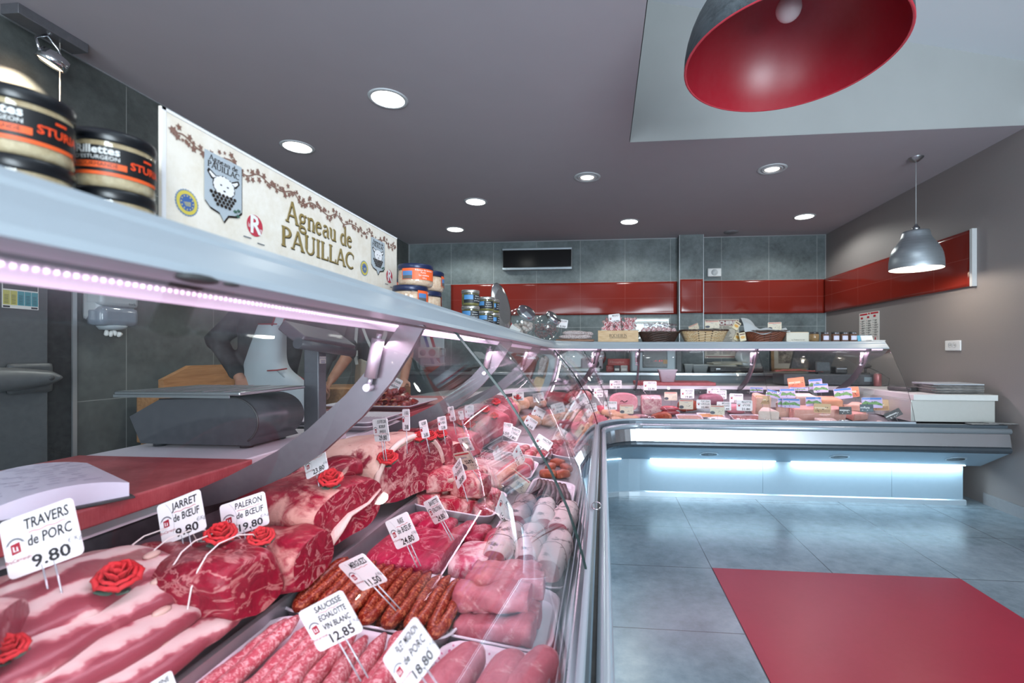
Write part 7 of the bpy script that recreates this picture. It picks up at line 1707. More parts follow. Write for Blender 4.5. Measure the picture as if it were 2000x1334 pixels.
# --- flat beef cuts behind the sausages
def low(name, label, x, y, L, W, Hh, mats, rz, seed, amp=0.10, cut=(-1, 1), dz=0.0, e=0.45, group=None, tilt=None, cat='meat', sq=0.7):
    o = lay(blob(L, W, Hh, seed, amp, e, 34, 20, cut, 0.0, None, 0.45, sq), name, label, cat, mats, lo(x, y, dz), D_(rz), group); o.rotation_euler = (0, 0, D_(rz)) if tilt is None else (D_(tilt[0]), D_(tilt[1]), D_(rz)); return o
low('flank_steak', 'broad flat red steak with a straight cut edge', -0.455, 1.105, 0.20, 0.22, 0.062, [M_FLAT, M_FLAT], 0, 111, 0.14, (-1, 0.86), 0.0, 0.38, None, None, 'meat', 0.45)
low('flank_steak', 'smaller flat steak half covered by white membrane', -0.315, 1.120, 0.095, 0.175, 0.058, [M_PALEBEEF, M_FLAT], 0, 113, 0.12, (-0.9, 0.9), 0.0, 0.34, None, None, 'meat', 0.42)
for k in range(7):
    low('bavette_strip', 'dark red fibrous strip of beef, %s along the row behind the flat steaks' % ORD[k], -0.53+0.047*k, 1.275-0.004*k, 0.12, 0.05, 0.05, [M_FLAT, M_FLAT], 78+4*(k % 3), 120+k, 0.16, (-1, 1), 0, 0.5, 'dark fibrous beef strips')
for k, (x, y, s, z, rz) in enumerate(((-0.555, 1.45, 0.075, 0.006, 10), (-0.50, 1.435, 0.07, 0.006, 60), (-0.44, 1.44, 0.075, 0.006, -20), (-0.385, 1.455, 0.065, 0.006, 35), (-0.545, 1.53, 0.09, 0.006, 75), (-0.47, 1.53, 0.085, 0.006, 15), (-0.395, 1.54, 0.085, 0.006, -40), (-0.52, 1.485, 0.11, 0.055, 20), (-0.43, 1.49, 0.105, 0.052, -12), (-0.46, 1.57, 0.10, 0.056, 50))):
    o = low('stewing_beef_chunk', ('chunk of beef in the near corner of the stew tray by the divider', 'small chunk of beef at the near edge of the stew tray', 'chunk of beef under the price card of the stew tray', 'chunk of beef at the near corner of the stew tray by the glass', 'chunk at the far corner of the stew tray by the divider', 'chunk in the far middle of the stew tray', 'chunk at the far corner of the stew tray by the glass', 'large fatty chunk on top of the stew tray, near the divider', 'large bony chunk on top of the stew tray, nearer the glass', 'chunk on top at the far end of the stew tray')[k], x, y, s*1.25, s, s*0.72, [M_CUBES, M_CUBES], rz, 130+k, 0.12, (-0.8, 0.8), z, 0.30, 'stewing beef chunks', None, 'meat', 0.5)
    if k in (7, 8): m = MB(); m.ball((0.02, -s*0.42, s*0.42), 0.014, 10, 8, (1.4, 0.6, 0.8)); m.build('bone_end', M_BONE, o)
low('veal_flank', 'broad pale folded piece of meat behind the stew tray', -0.46, 1.76, 0.26, 0.20, 0.10, [M_BELLYF, M_BELLYF], 10, 140, 0.16)
# --- white wrapped roasts
for k, (x, y, rz, l_) in enumerate(((-0.252, 1.19, 86, 'white wrapped roast nearest the flat steaks'), (-0.190, 1.205, 92, 'white wrapped roast in the middle of the near row'), (-0.122, 1.195, 84, 'large white wrapped roast nearest the glass, marked with dark herbs'),
                                    (-0.250, 1.44, 88, 'white wrapped roast in the second row by the green sausages'), (-0.186, 1.45, 95, 'white wrapped roast in the middle of the second row'), (-0.120, 1.44, 84, 'white wrapped roast of the second row, near the glass'))):
    o = low('wrapped_roast', l_, x, y, 0.225, 0.074, 0.080, [M_BARD, M_PORK], rz, 150+k, 0.10, (-0.88, 0.9), 0.006, 0.42, 'white wrapped roasts')
    loops(o, (-0.045, 0.05), 0.078, 0.083, plain('brown_string', '#6d4f4d', 0.6, var=0), 'string', 0.0008, k)
# --- pork fillets
for k, (x, y, z, L, l_) in enumerate(((-0.20, 0.862, 0.004, 0.17, 'pork fillet at the near edge of the white tray'), (-0.205, 0.912, 0.004, 0.19, 'pork fillet second in the bottom row of the white tray'), (-0.21, 0.962, 0.004, 0.19, 'pork fillet third in the bottom row of the white tray'),
                                      (-0.21, 1.010, 0.004, 0.18, 'pork fillet at the far edge of the white tray'), (-0.215, 0.90, 0.042, 0.17, 'pork fillet on top near the price card'), (-0.20, 0.955, 0.044, 0.185, 'pork fillet lying on top in the middle of the pile'), (-0.205, 1.0, 0.042, 0.17, 'pork fillet on top of the far edge of the pile'))):
    low('pork_fillet', l_, x, y, L, 0.060, 0.052, [M_PORK, M_VEAL], -4+3*(k % 3), 160+k, 0.22, (-0.9, 0.86), z, 0.28, 'pork fillets in the white tray', None, 'meat', 0.42)
for k, (x, y, rz, l_) in enumerate(((-0.24, 0.70, 74, 'filet mignon with a smooth pale skin on the dotted tray'), (-0.165, 0.70, 80, 'filet mignon in the middle of the dotted tray'), (-0.125, 0.725, 70, 'filet mignon nearest the glass on the dotted tray'))):
    low('filet_mignon', l_, x, y, 0.18, 0.062, 0.058, [M_PORK, M_VEAL], rz, 170+k, 0.08, (-1, 1), 0.006, 0.5, 'filet mignons on the dotted tray')
# --- further dishes towards the corner
dish('meat_tray', 'white tray of stuffed pink parcels in the middle of the counter', -0.56, -0.30, 1.86, 2.16, 0.022, M_TRAYW)
for k in range(8):
    x, y = -0.525+0.062*(k % 4), 1.93+0.11*(k//4); o = low('stuffed_parcel', 'round pink netted parcel, %s in the tray counting from the divider' % ORD[k], x, y, 0.075, 0.07, 0.062, [M_VEAL if k % 2 else M_PORK, M_VEAL], 40*k, 180+k, 0.07, (-1, 1), 0.006, 0.55, 'netted pink parcels')
    loops(o, (-0.018, 0.0, 0.018), 0.071, 0.063, M_STRING, 'netting', 0.0009)
dish('meat_tray', 'white tray of black puddings near the glass', -0.285, -0.115, 1.62, 1.92, 0.016, M_TRAYW)
for k in range(7):
    x = -0.265+0.021*k; z = ZL(OX(x))+0.018
    sausage([Vector((x+0.02*math.sin(f*3+k*0.3), 1.64+0.26*f, z+0.012*math.sin(f*PI))) for f in (0, 0.25, 0.5, 0.75, 1)], 0.0120, M_BLOOD, 'glossy black pudding, %s in its tray counting from the divider' % ORD[k], 'black puddings', 'black_pudding', 70+k)
dish('meat_tray', 'long white tray of chops behind the netted parcels', -0.57, -0.28, 2.22, 2.46, 0.03, M_TRAYW)
for k in range(5): low('lean_slice', 'dark red slice of meat, %s in the long tray' % ORD[k], -0.52+0.055*k, 2.34, 0.16, 0.05, 0.045, [M_CUBES, M_CUBES], 80, 190+k, 0.1, (-1, 1), 0.006, 0.5, 'dark red slices in the long tray')
dish('meat_tray', 'white tray of minced meat beside the glass of the corner', -0.27, -0.10, 2.36, 2.66, 0.02, M_TRAYW)
mn = MB(); rq = random.Random(4)
for k in range(120):
    x, y = rq.uniform(-0.08, 0.08), rq.uniform(-0.13, 0.13); z = 0.03+0.03*(1-(y/0.14)**2)
    a = rq.uniform(0, 6); mn.tube([Vector((x, y, z)), Vector((x+0.02*math.cos(a), y+0.02*math.sin(a), z+0.006)), Vector((x+0.035*math.cos(a+0.8), y+0.035*math.sin(a+0.8), z-0.004))], 0.0042, 6)
b = blob(0.27, 0.17, 0.06, 5, 0.05); b.xf(Matrix.Rotation(PI/2, 4, 'Z')); o = b.build('mince', M_PORK); tag(o, 'heap of pale minced meat in the tray by the corner glass', 'minced meat', kind='stuff'); o.location = lo(-0.185, 2.51, 0.008); mn.build('mince_strands', M_PORK, o)
for k, (x, y) in enumerate(((-0.24, 2.02), (-0.18, 2.05), (-0.24, 2.14), (-0.17, 2.17), (-0.22, 2.25))):
    low('spiced_kebab', ('orange spiced meat piece nearest the black puddings', 'orange spiced meat piece close to the glass', 'orange spiced meat piece in the middle', 'orange spiced meat piece second by the glass', 'orange spiced meat piece nearest the minced meat')[k], x, y, 0.075, 0.045, 0.038, [meatmat('orange_spiced', '#842f16', '#ad5029', '#c98a6a', 0.60, 24) if k == 0 else bpy.data.materials['orange_spiced']]*2, 40*k, 200+k, 0.12, (-1, 1), 0, 0.5, 'orange spiced meat pieces')
# --- poultry in the corner
def cor(a, o):
    r = AX-NX+o; return Vector((AX+r*math.cos(D_(a)), AY+r*math.sin(D_(a)), (ZL(o) if o < 0.6 else ZU(o))))
CC = 0
for k, (a, o_, L, m_, nm, l_) in enumerate(((176, 0.70, 0.22, M_CHICK, 'roasting_bird', 'golden plucked bird behind the rack of chops'), (163, 0.72, 0.20, M_CHICK, 'roasting_bird', 'pale plucked bird at the back of the corner'), (150, 0.70, 0.18, M_CHICK, 'roasting_bird', 'plucked bird in the deepest part of the corner'),
        (136, 0.70, 0.24, M_JARRET, 'cured_ham', 'cured ham with a dark red cut face in the corner'), (120, 0.72, 0.22, meatmat('ham_fat_face', '#a83440', '#c04e58', '#e9c4bd', 0.56, 8), 'cured_ham', 'round ham with a pale fat rim towards the far run'),
        (172, 0.40, 0.13, M_CHICK, 'chicken_piece', 'orange-tinted chicken piece nearest the veal chops'), (160, 0.42, 0.14, M_CHICK, 'chicken_piece', 'chicken piece in the middle of the corner'), (148, 0.40, 0.14, M_CHICK, 'chicken_piece', 'chicken piece below the reversed white cards'), (136, 0.42, 0.15, M_CHICK, 'chicken_piece', 'large chicken piece with loose skin in the corner'),
        (124, 0.40, 0.15, M_CHICK, 'chicken_piece', 'chicken piece near the joint of the curved glass'), (110, 0.40, 0.14, M_CHICK, 'chicken_piece', 'chicken piece next to the first ham of the far run'), (165, 0.20, 0.12, M_VEAL, 'poultry_fillet', 'pink poultry fillet at the near side of the corner glass'), (148, 0.19, 0.13, M_VEAL, 'poultry_fillet', 'pink poultry fillet second round the corner glass'),
        (130, 0.20, 0.13, M_VEAL, 'poultry_fillet', 'pink poultry fillet in the middle of the corner glass'), (113, 0.19, 0.12, M_CHICK, 'poultry_fillet', 'pale poultry leg towards the far end of the corner glass'), (98, 0.20, 0.13, M_CHICK, 'poultry_fillet', 'pale poultry leg where the far run begins'))):
    p = cor(a, o_); lay(blob(L*1.15, L*0.75, L*0.55, 210+k, 0.14, 0.55), nm, l_, 'meat', [m_, m_], p, D_(a-60+37*(k % 4)), 'poultry pieces in the corner' if 'piece' in nm else None)
for k in range(12):
    a, o_ = 178-7.2*k, (0.52, 0.30, 0.13)[k % 3]; p = cor(a, o_); m_ = (M_CHICK, M_VEAL, M_CHICK, M_PORK)[k % 4]
    lay(blob(0.15, 0.085, 0.07, 260+k, 0.18, 0.55), 'chicken_thigh', 'jointed poultry piece, %s round the corner counted from the chops' % ORD[k], 'meat', [m_, m_], p, D_(a+40*(k % 3)), 'small poultry joints in the corner')
for k, (a, o_) in enumerate(((168, 0.57), (160, 0.575), (152, 0.57))):
    p = cor(a, 0.59); q = cor(a-7, 0.53); q.z = p.z; sausage([p+Vector((0, 0, 0.03)), p.lerp(q, 0.5)+Vector((0, 0, 0.036)), q+Vector((0, 0, 0.03))], 0.022, M_CHIP, 'thick pink sausage lying %s in the corner' % ORD[k], 'thick sausages in the corner', 'cooking_sausage', 80+k)
# --- hams and pates of the far run
FYo = lambda y: y-FY
def far(name, label, x, Y, L, W, Hh, mats, rz=0, seed=1, amp=0.08, cut=(-1, 1), dz=0.001, e=0.5, cat='meat', tilt=None):
    X = P(x, 790, Y=Y).x; o_ = FYo(Y); z = (ZL(o_) if o_ < 0.6 else ZU(o_))+dz
    o = lay(blob(L, W, Hh, seed, amp, e, 28, 16, cut), name, label, cat, mats, (X, Y, z), D_(rz)); 
    if tilt: o.rotation_euler = (D_(tilt[0]), D_(tilt[1]), D_(rz))
    return o
M_HAM = meatmat('cooked_ham', '#d9828f', '#e3a0a8', '#eecaca', 0.64, 9, 0, 20, 0.4)
M_BRAWN = meatmat('marbled_brawn', '#c07480', '#d79aa2', '#ecc9c6', 0.54, 16, 0.03, 16, 0.35)
o = far('cooked_ham', 'big pink cooked ham with an oval cut face', 1218, 4.02, 0.20, 0.25, 0.185, [M_HAM, M_HAM], -90, 301, 0.06, (-1, 0.55))
m = MB(); m.tube([Vector((0.0565, -0.03+0.015*k, 0.10+0.008*math.sin(k*2))) for k in range(5)], 0.0035, 6); m.tube([Vector((0.0565, 0.0+0.01*k, 0.06+0.005*math.sin(k*3))) for k in range(6)], 0.003, 6); m.build('dark_seam', M_BLOOD, o)
bx = lambda nm, lb, x, Y, w, d, h, mat, cat, dz=0.0, rz=0, bev=0.012: lay(MB().box((-w/2, -d/2, 0), (w/2, d/2, h), None, bev), nm, lb, cat, mat, (P(x, 790, Y=Y).x, Y, (ZL(FYo(Y)) if FYo(Y) < 0.6 else ZU(FYo(Y)))+0.004+dz), D_(rz), None, (D_(9), 0))
bx('brawn_block', 'square marbled block of brawn beside the big ham', 1271, 4.0, 0.165, 0.12, 0.145, M_BRAWN, 'meat')
M_REDS = plain('bright_red_casing', '#a51b30', 0.25, 0, 0.6, var=0.12)
for k in range(4):
    z = ZL(0.46)+0.022+0.034*(k//2); X = P(1307, 790, Y=3.95).x
    sausage([Vector((X-0.075, 3.93+0.04*(k % 2), z)), Vector((X, 3.925+0.04*(k % 2), z+0.006)), Vector((X+0.08, 3.93+0.04*(k % 2), z))], 0.019, M_REDS, ('bright red sausage lowest in front', 'bright red sausage lowest behind', 'bright red sausage on top in front', 'bright red sausage on top behind')[k], 'bright red sausages', 'red_sausage', 90+k)
M_SMOK = meatmat('smoked_meat', '#8c3326', '#b55638', '#d98a66', 0.6, 12, 0, 20, 0.3)
far('smoked_duck', 'coppery smoked meat behind the cream card', 1343, 4.08, 0.17, 0.10, 0.11, [M_SMOK, M_SMOK], 20, 311, 0.14)
far('smoked_duck', 'wrinkled coppery smoked meat in front of the brawn', 1292, 3.74, 0.16, 0.11, 0.085, [M_SMOK, M_SMOK], -15, 312, 0.2)
far('wrapped_charcuterie', 'dull mauve ham under the pudding cards', 1388, 4.1, 0.20, 0.14, 0.13, [meatmat('mauve_ham', '#7d4a5a', '#96646f', '#b98f94', 0.7)]*2, 0, 313, 0.07)
far('cooked_ham', 'small pale ham slice behind the round stand', 1437, 4.02, 0.14, 0.10, 0.09, [M_HAM, M_HAM], 0, 314, 0.06)
for k, (x, Y, l_) in enumerate(((1252, 3.72, 'film-wrapped slices below the big ham'), (1263, 3.66, 'film-wrapped dark slices in front of the brawn'), (1328, 3.64, 'vacuum pack of pale slices beside the coppery meat'), (1290, 3.62, 'small film-wrapped pack at the glass foot'))):
    o = far('wrapped_slices', l_, x, Y, 0.14, 0.10, 0.07 if k < 2 else 0.055, [(M_BRAWN, M_BLOOD, M_HAM, M_BELLYF)[k]]*2, 30*k, 320+k, 0.12)
    blob(0.152, 0.112, 0.078 if k < 2 else 0.062, 330+k, 0.16).build('film', M_FILM, o)
def tub(label, x, Y, w, d, h, fill, name='pate_tray'):
    t = thing(name, label, 'tray', (P(x, 800, Y=Y).x, Y, ZL(FYo(Y))+0.002), rot=(D_(9), 0, 0))
    MB().loft([rr_ring(w*0.86, d*0.86, 0, 0.012), rr_ring(w, d, h, 0.016), rr_ring(w*1.05, d*1.05, h+0.002, 0.018), rr_ring(w*0.97, d*0.97, h+0.003, 0.014), rr_ring(w*0.95, d*0.95, h-0.008, 0.014)]).build('tray', M_TRAYW, t)
    MB().loft([rr_ring(w*0.94, d*0.94, h-0.010, 0.014), rr_ring(w*0.93, d*0.93, h-0.004, 0.014)]).noise(0.0012, 80, x).build('pate', fill, t); return t
tub('white tray of coarse grey-brown pate', 1346, 3.72, 0.19, 0.13, 0.05, pate_mat('coarse_pate', '#9a7568', '#bb9b8c', 60))
tub('tray of pate with a yellow fat rim', 1388, 3.80, 0.20, 0.12, 0.045, pate_mat('yellow_rim_pate', '#a06a4c', '#d2a565', 30))
t = tub('film-covered tray of dark pate beside the pale cheese', 1457, 3.70, 0.22, 0.14, 0.06, pate_mat('dark_pate', '#8a4a44', '#a8685c', 30)); blob(0.23, 0.15, 0.07, 5, 0.06).build('film', M_FILM, t)
t = thing('round_stand', 'round grey stand under a cream card', 'stand', (P(1405, 815, Y=3.66).x, 3.67, ZL(0.18)+0.002), rot=(D_(9), 0, 0)); MB().lathe([(0, 0), (0.075, 0), (0.10, 0.035), (0.104, 0.040), (0.095, 0.042), (0, 0.040)], 36, cap=False).build('stand', plain('stand_grey', '#8f838c', 0.4), t); MB().lathe([(0, 0.0425), (0.092, 0.0425), (0.09, 0.0445), (0, 0.0445)], 36, cap=False).build('rim_paper', M_PAPER, t)
# --- cheeses
ch = lambda n, a, b: meatmat(n, a, b, '#eed7c9', 0.75, 20, 0, 20, 0.45, fibre=0.1)
C1, C2, C3, C4 = ch('peach_cheese', '#dcae9a', '#e7c2b0'), ch('pale_cheese', '#e3cabe', '#ecdacf'), ch('orange_cheese', '#d99a78', '#e3ac8d'), ch('rosy_cheese', '#d3998c', '#deb0a4')
def wedge(label, x, Y, w, d, h, mat, rz=0, dz=0.0, cut=0.35):
    b = MB(); b.loft([[Vector((-w/2, -d/2, 0)), Vector((w/2, -d/2, 0)), Vector((w/2*cut, d/2, 0)), Vector((-w/2*cut, d/2, 0))], [Vector((-w/2, -d/2, h)), Vector((w/2, -d/2, h)), Vector((w/2*cut, d/2, h)), Vector((-w/2*cut, d/2, h))]], True, True, False)
    bmesh.ops.bevel(b.bm, geom=b.bm.edges[:], offset=0.006, segments=2, affect='EDGES')
    o_ = FYo(Y); return lay(b, 'cheese_wedge', label, 'cheese', mat, (P(x, 790, Y=Y).x, Y, (ZL(o_) if o_ < 0.6 else ZU(o_))+0.004+dz), D_(rz), 'cheeses at the end of the far run', (D_(9), 0))
wedge('tall peach cheese wedge beside the last cream pate card', 1480, 4.0, 0.13, 0.16, 0.165, C1, 10)
wedge('pale grainy cheese wedge standing at the front', 1497, 3.69, 0.15, 0.12, 0.125, C2, -6)
wedge('dull peach cheese wedge behind the two blue cards', 1530, 3.98, 0.14, 0.13, 0.125, C1, -10)
wedge('pale waxy cheese block at the back', 1568, 4.10, 0.16, 0.13, 0.115, C2, 0, 0, 0.9)
wedge('bright orange cheese block at the back', 1612, 4.06, 0.20, 0.14, 0.13, C3, 0, 0, 0.9)
wedge('long rosy cheese block in the middle row', 1582, 3.86, 0.30, 0.13, 0.10, C4, 0, 0, 0.95)
wedge('short rosy cheese block at the end of the middle row', 1627, 3.88, 0.13, 0.12, 0.095, C4, 8, 0, 0.9)
wedge('flat pink cheese wedge before the black cards', 1664, 3.92, 0.18, 0.14, 0.055, C4, 30)
wedge('flat pink cheese wedge on the second layer by the arm', 1672, 3.98, 0.16, 0.12, 0.045, C1, -20, 0.058)
wedge('pink cheese slab leaning at the end of the row', 1660, 4.08, 0.20, 0.12, 0.06, C1, 12)
for k, (x, Y, l_) in enumerate(((1546, 3.64, 'film-wrapped pale cheese with a paper label'), (1613, 3.645, 'film-wrapped cheese with a white strip'))):
    o = bx('wrapped_cheese', l_, x, Y, 0.135, 0.10, 0.065, C2, 'cheese'); MB().box((-0.070, -0.053, 0), (0.070, 0.053, 0.068), None, 0.014).noise(0.003, 50, k).build('film', M_FILM, o); m = MB(); bar(m, -0.05+0.05*k, 0.012, 0.07-0.05*k, 0.04, FR((0, -0.0535, 0))); m.build('label', M_PAPER, o)
for k in range(11):
    x = (1540, 1552, 1564, 1576, 1588, 1646, 1690, 1704, 1718, 1732, 1746)[k]; Y = 3.625+0.03*(k % 3)
    b = MB(); (b.lathe([(0, 0), (0.022, 0), (0.024, 0.006), (0.022, 0.030), (0, 0.032)], 18, cap=False) if k % 2 else b.lathe([(0, 0), (0.024, 0), (0.018, 0.045), (0, 0.05)], 14, cap=False))
    lay(b.noise(0.002, 60, k), 'goat_cheese', 'small pale goat cheese, %s along the glass foot from the film-wrapped cheeses' % ORD[k], 'cheese', C2 if k % 3 else plain('yellowish_rind', '#cbb46a', 0.5, var=0.2), (P(x, 815, Y=Y).x, Y, ZL(FYo(Y))+0.003), 0.3*k, 'small goat cheeses')
# ---------------------------------------------------------------- roses and price cards among the food
M_ROSE = plain('red_felt_petal', '#c30012', 0.85, var=0.04, scale=60); M_LEAFG = plain('green_felt_leaf', '#1f4a36', 0.7, var=0.1)
def rose_proto():
    t = thing('felt_rose', 'rose', 'artificial rose')
    b = MB(); n = 9
    for lay_ in range(4):
        np_ = (3, 4, 5, 6)[lay_]; r0 = 0.0055+0.0046*lay_; h = 0.046-0.0035*lay_
        for k in range(np_):
            a0 = 2*PI*k/np_+lay_*0.7; wd_ = 2*PI/np_*0.72; R = []
            for i in range(7):
                f = i/6; r = r0*(0.45+0.75*math.sin(f*PI*0.55))+(0.006*max(0, f-0.75)/0.25*(lay_+1)/3); z = h*f-0.010*max(0, f-0.85)/0.15*(lay_ > 1)
                R.append([Vector(((r+0.0012*math.cos(j*2.2))*math.cos(a0+wd_*(j/6-0.5)*2*(1-0.25*f*f)), (r+0.0012*math.cos(j*2.2))*math.sin(a0+wd_*(j/6-0.5)*2*(1-0.25*f*f)), z-0.006*(abs(j-3)/3)**2*f)) for j in range(7)])
            b.loft(R, False, False)
    bl = b.build('bloom', M_ROSE, t); bl.modifiers.new('t', 'SOLIDIFY').thickness = 0.0012
    for k in range(4):
        a = 2*PI*k/4+0.4; m = MB(); R = []
        for i in range(6):
            f = i/5; r = 0.004+0.026*f; w = 0.009*math.sin(PI*min(1, f*0.9+0.1)); c = Vector((math.cos(a), math.sin(a), 0)); s = Vector((-math.sin(a), math.cos(a), 0))
            R.append([c*r+s*w*j+Vector((0, 0, 0.002+0.012*f*f-0.003*abs(j))) for j in (-1, 0, 1)])
        m.loft(R, False, False); m.build('leaf', M_LEAFG, t).modifiers.new('t', 'SOLIDIFY').thickness = 0.001
    return t
RP = None
bpy.context.view_layer.update()
FOOD = [o for o in COL.objects if o.get('category') == 'meat']
def surface(px, py):
    """where the ray through a photo point first meets the food"""
    o0 = Vector((0, 0, H)); d = (P(px, py, D=1.0)-o0).normalized(); best = None
    for o in FOOD:
        mi = o.matrix_world.inverted(); ok, loc, nr, _ = o.ray_cast(mi @ o0, (mi.to_3x3() @ d).normalized())
        if ok:
            w = o.matrix_world @ loc; l = (w-o0).length
            if best is None or l < best[1]: best = (w, l, (o.matrix_world.to_3x3() @ nr).normalized())
    return best
def put_rose(px, py, D, size, label, tilt=(0.5, 0.2), rz=0.0):
    """size: bloom width in photo pixels; the rose rests on the food below that point"""
    global RP
    h = surface(px, py+size*0.42)
    if h: c = h[0]; D = (c-Vector((0, 0, H))).dot(Vector((-SN, CS, 0)))
    else: c = P(px, py+size*0.4, D=D)
    s = size*D/F/0.050
    if RP is None: RP = rose_proto(); o = RP
    else: o = dup(RP)
    d = (Vector((0, 0, H))-c).normalized(); zax = (Vector((0, 0, 1))*1.0+d*0.55).normalized()
    o.location = c+zax*0.004*s; o.rotation_euler = zax.to_track_quat('Z', 'Y').to_euler(); o.scale = (s, s, s)
    o.rotation_euler.rotate_axis('Z', rz); o['label'] = label; o['group'] = 'red felt roses on the meat'
for k, r in enumerate(((231, 1125, 0.72, 62, 'red rose on the pale pork ribs beside the nearest price card'), (14, 1265, 0.57, 52, 'red rose on the pale pork joint nearest the photographer'), (431, 1042, 0.83, 46, 'red rose on the tied beef shank, in front of two price cards'), (510, 1048, 0.86, 40, 'red rose on the chuck of beef next to the tied shank'),
        (646, 934, 1.06, 38, 'red rose on top of the rib eye joint under its price card'), (757, 894, 1.38, 33, 'red rose on the cream fat of the big rib of beef'), (818, 853, 1.66, 22, 'red rose half hidden behind the upright rib slices'), (841, 852, 1.80, 21, 'red rose on the roast with the oval cut end'), (861, 847, 1.85, 21, 'red rose leaning on another above the roast'),
        (903, 824, 2.20, 19, 'red rose on the arched veal breast, first of three together'), (917, 829, 2.24, 19, 'red rose in the middle of three together on the veal'), (926, 817, 2.32, 17, 'red rose highest of three together on the veal'),
        (948, 800, 2.6, 16, 'red rose on the folded veal leg near the chops'), (965, 812, 2.75, 14, 'small red rose on the flank of the chops'), (969, 785, 2.9, 15, 'red rose high on the rack of chops'), (1011, 776, 3.3, 12, 'tiny red rose by the glass seam at the corner'))):
    put_rose(*r, rz=k*0.9)
def pose(TL, TR, BL, z, aspect=0.78, size_hint=None):
    """matrix and width of a real card whose corners fall on the given photo points, centre at height z"""
    import numpy as np
    TL, TR, BL = map(np.array, (TL, TR, BL)); c = (TR+BL)/2.0; D = F*(H-z)/(c[1]-CY); u = (c[0]-CX)/F; v = (CY-c[1])/F
    a, b = TR-TL, TL-BL; g = np.linspace(-0.09, 0.09, 91)*max(1.0, D)
    def vec(d, f): return np.stack([d[0]*D/F+u*f, -d[1]*D/F+v*f, f], -1)
    X = vec(a, g)[:, None, :]; Y = vec(b, g)[None, :, :]; lx, ly = np.linalg.norm(X, axis=-1), np.linalg.norm(Y, axis=-1)
    cost = ((X*Y).sum(-1)/(lx*ly))**2*3+np.log(ly/lx/aspect)**2+0.02*(g[:, None]**2+(g[None, :]-0.02)**2)/(lx.min()**2)
    i, j = np.unravel_index(np.argmin(cost), cost.shape)
    W_ = lambda q: Vector((CS*q[0]-SN*q[2], SN*q[0]+CS*q[2], q[1]))
    x, y = W_(vec(a, g)[i]), W_(vec(b, g)[j]); M = frame(P(c[0], c[1], D=D), x, y)
    if (M.to_3x3() @ Vector((0, 0, 1))).dot(Vector((0, 0, H))-M.translation) < 0: pass
    return M, x.length, y.length
def qcard(TL, TR, BL, z, lines, price, label, pin=0.055, style='white', detail=2, aspect=0.78, rule=0):
    M, w, h = pose(TL, TR, BL, z, aspect); return price_card(M, lines, price, label, w, h, style, pin, detail=detail, rule=rule, group='white price cards with the red house emblem' if style == 'white' else 'cream price cards with a dark picture')
qcard((-2, 1022), (143, 969), (21, 1133), 0.885, ['TRAVERS', 'de PORC'], '9.80', 'white price card for the pork ribs, nearest the ledger', 0.06)
qcard((306, 988), (391, 954), (319, 1066), 0.845, ['JARRET', 'de BŒUF'], '9.80', 'white price card planted in the tied beef shank', 0.04)
qcard((429, 988), (518, 958), (438, 1053), 0.828, ['PALERON', 'de BŒUF'], '19.80', 'white price card for the chuck, behind two roses', 0.05)
qcard((591, 893), (633, 871), (600, 937), 0.885, ['ENTRECÔTE'], '23.80', 'white price card standing in the rib eye joint beside the arm', 0.045)
qcard((727, 819), (756, 817), (733, 863), 0.935, ['COTE DE', 'BOEUF', 'ANGUS'], '29.80', 'white price card standing in the big rib of beef', 0.05, rule=2)
qcard((826, 981), (853, 967), (850, 1025), 0.765, ['BAVETTE', "d'ALOYAU"], '24.80', 'white price card standing in the dark beef strips', 0.05)
qcard((751, 1019), (795, 999), (776, 1074), 0.755, ['PALANQUE', 'de BŒUF'], '24.80', 'white price card standing in the broad flat steak', 0.05)
qcard((659, 1103), (709, 1081), (708, 1155), 0.755, ['MERGUEZS'], '11.50', 'white price card tilted over the spiced red sausages', 0.06)
qcard((581, 1196), (667, 1152), (625, 1274), 0.765, ['SAUCISSE', 'ECHALOTTE', 'VIN BLANC'], '12.85', 'white price card standing in the pink sausages', 0.06)
qcard((746, 1287), (811, 1201), (796, 1360), 0.80, ['FILET MIGNON', 'de PORC'], '18.80', 'large bluish white price card for the filet mignons', 0.06)
qcard((266, 1352), (335, 1308), (285, 1410), 0.75, ['ECHINE', 'de PORC'], '10.80', 'white price card lowest of all, cut off at the pink sausage tray', 0.05)
qcard((786, 799), (800, 799), (787, 841), 0.955, ['A VEAU'], '38', 'narrow white price card beside the arm and its strut', 0.06, aspect=1.5, detail=1)
qcard((818, 823), (833, 819), (825, 857), 0.93, ['ROSBIF'], '26.80', 'narrow white price card just before the pair of roses', 0.04, aspect=1.4, detail=1)
qcard((854, 815), (870, 812), (858, 841), 0.94, ['OSSO', 'de VEAU'], '22.80', 'white price card on the arched veal breast', 0.04, aspect=1.0, detail=1)
qcard((874, 795), (885, 793), (880, 823), 0.96, ['JARRET'], '24.50', 'narrow white price card against the dark grille', 0.04, aspect=1.4, detail=1)
qcard((895, 803), (904, 802), (898, 820), 0.94, ['TENDRON'], '', 'small white price card hidden behind three roses', 0.04, aspect=1.2, detail=1)
qcard((908, 791), (925, 791), (909, 816), 0.95, ['VEAU', 'ROTI'], '26.80', 'white price card straight above the three roses', 0.04, aspect=0.95, detail=1)
qcard((893, 856), (914, 853), (907, 882), 0.84, ['ROTI', 'de VEAU'], '23.80', 'white price card in the pink veal joint', 0.04, aspect=0.9, detail=1)
qcard((884, 886), (915, 881), (907, 920), 0.815, ['Agneau'], '22.75', 'cream price card behind the bluish narrow one', 0.05, 'cream', 1, 0.85)
qcard((883, 915), (899, 893), (895, 956), 0.815, ['NOIX', "d'ENTRECOTE"], '28.80', 'bluish narrow price card standing in the stewing beef', 0.05, aspect=0.95, detail=1)
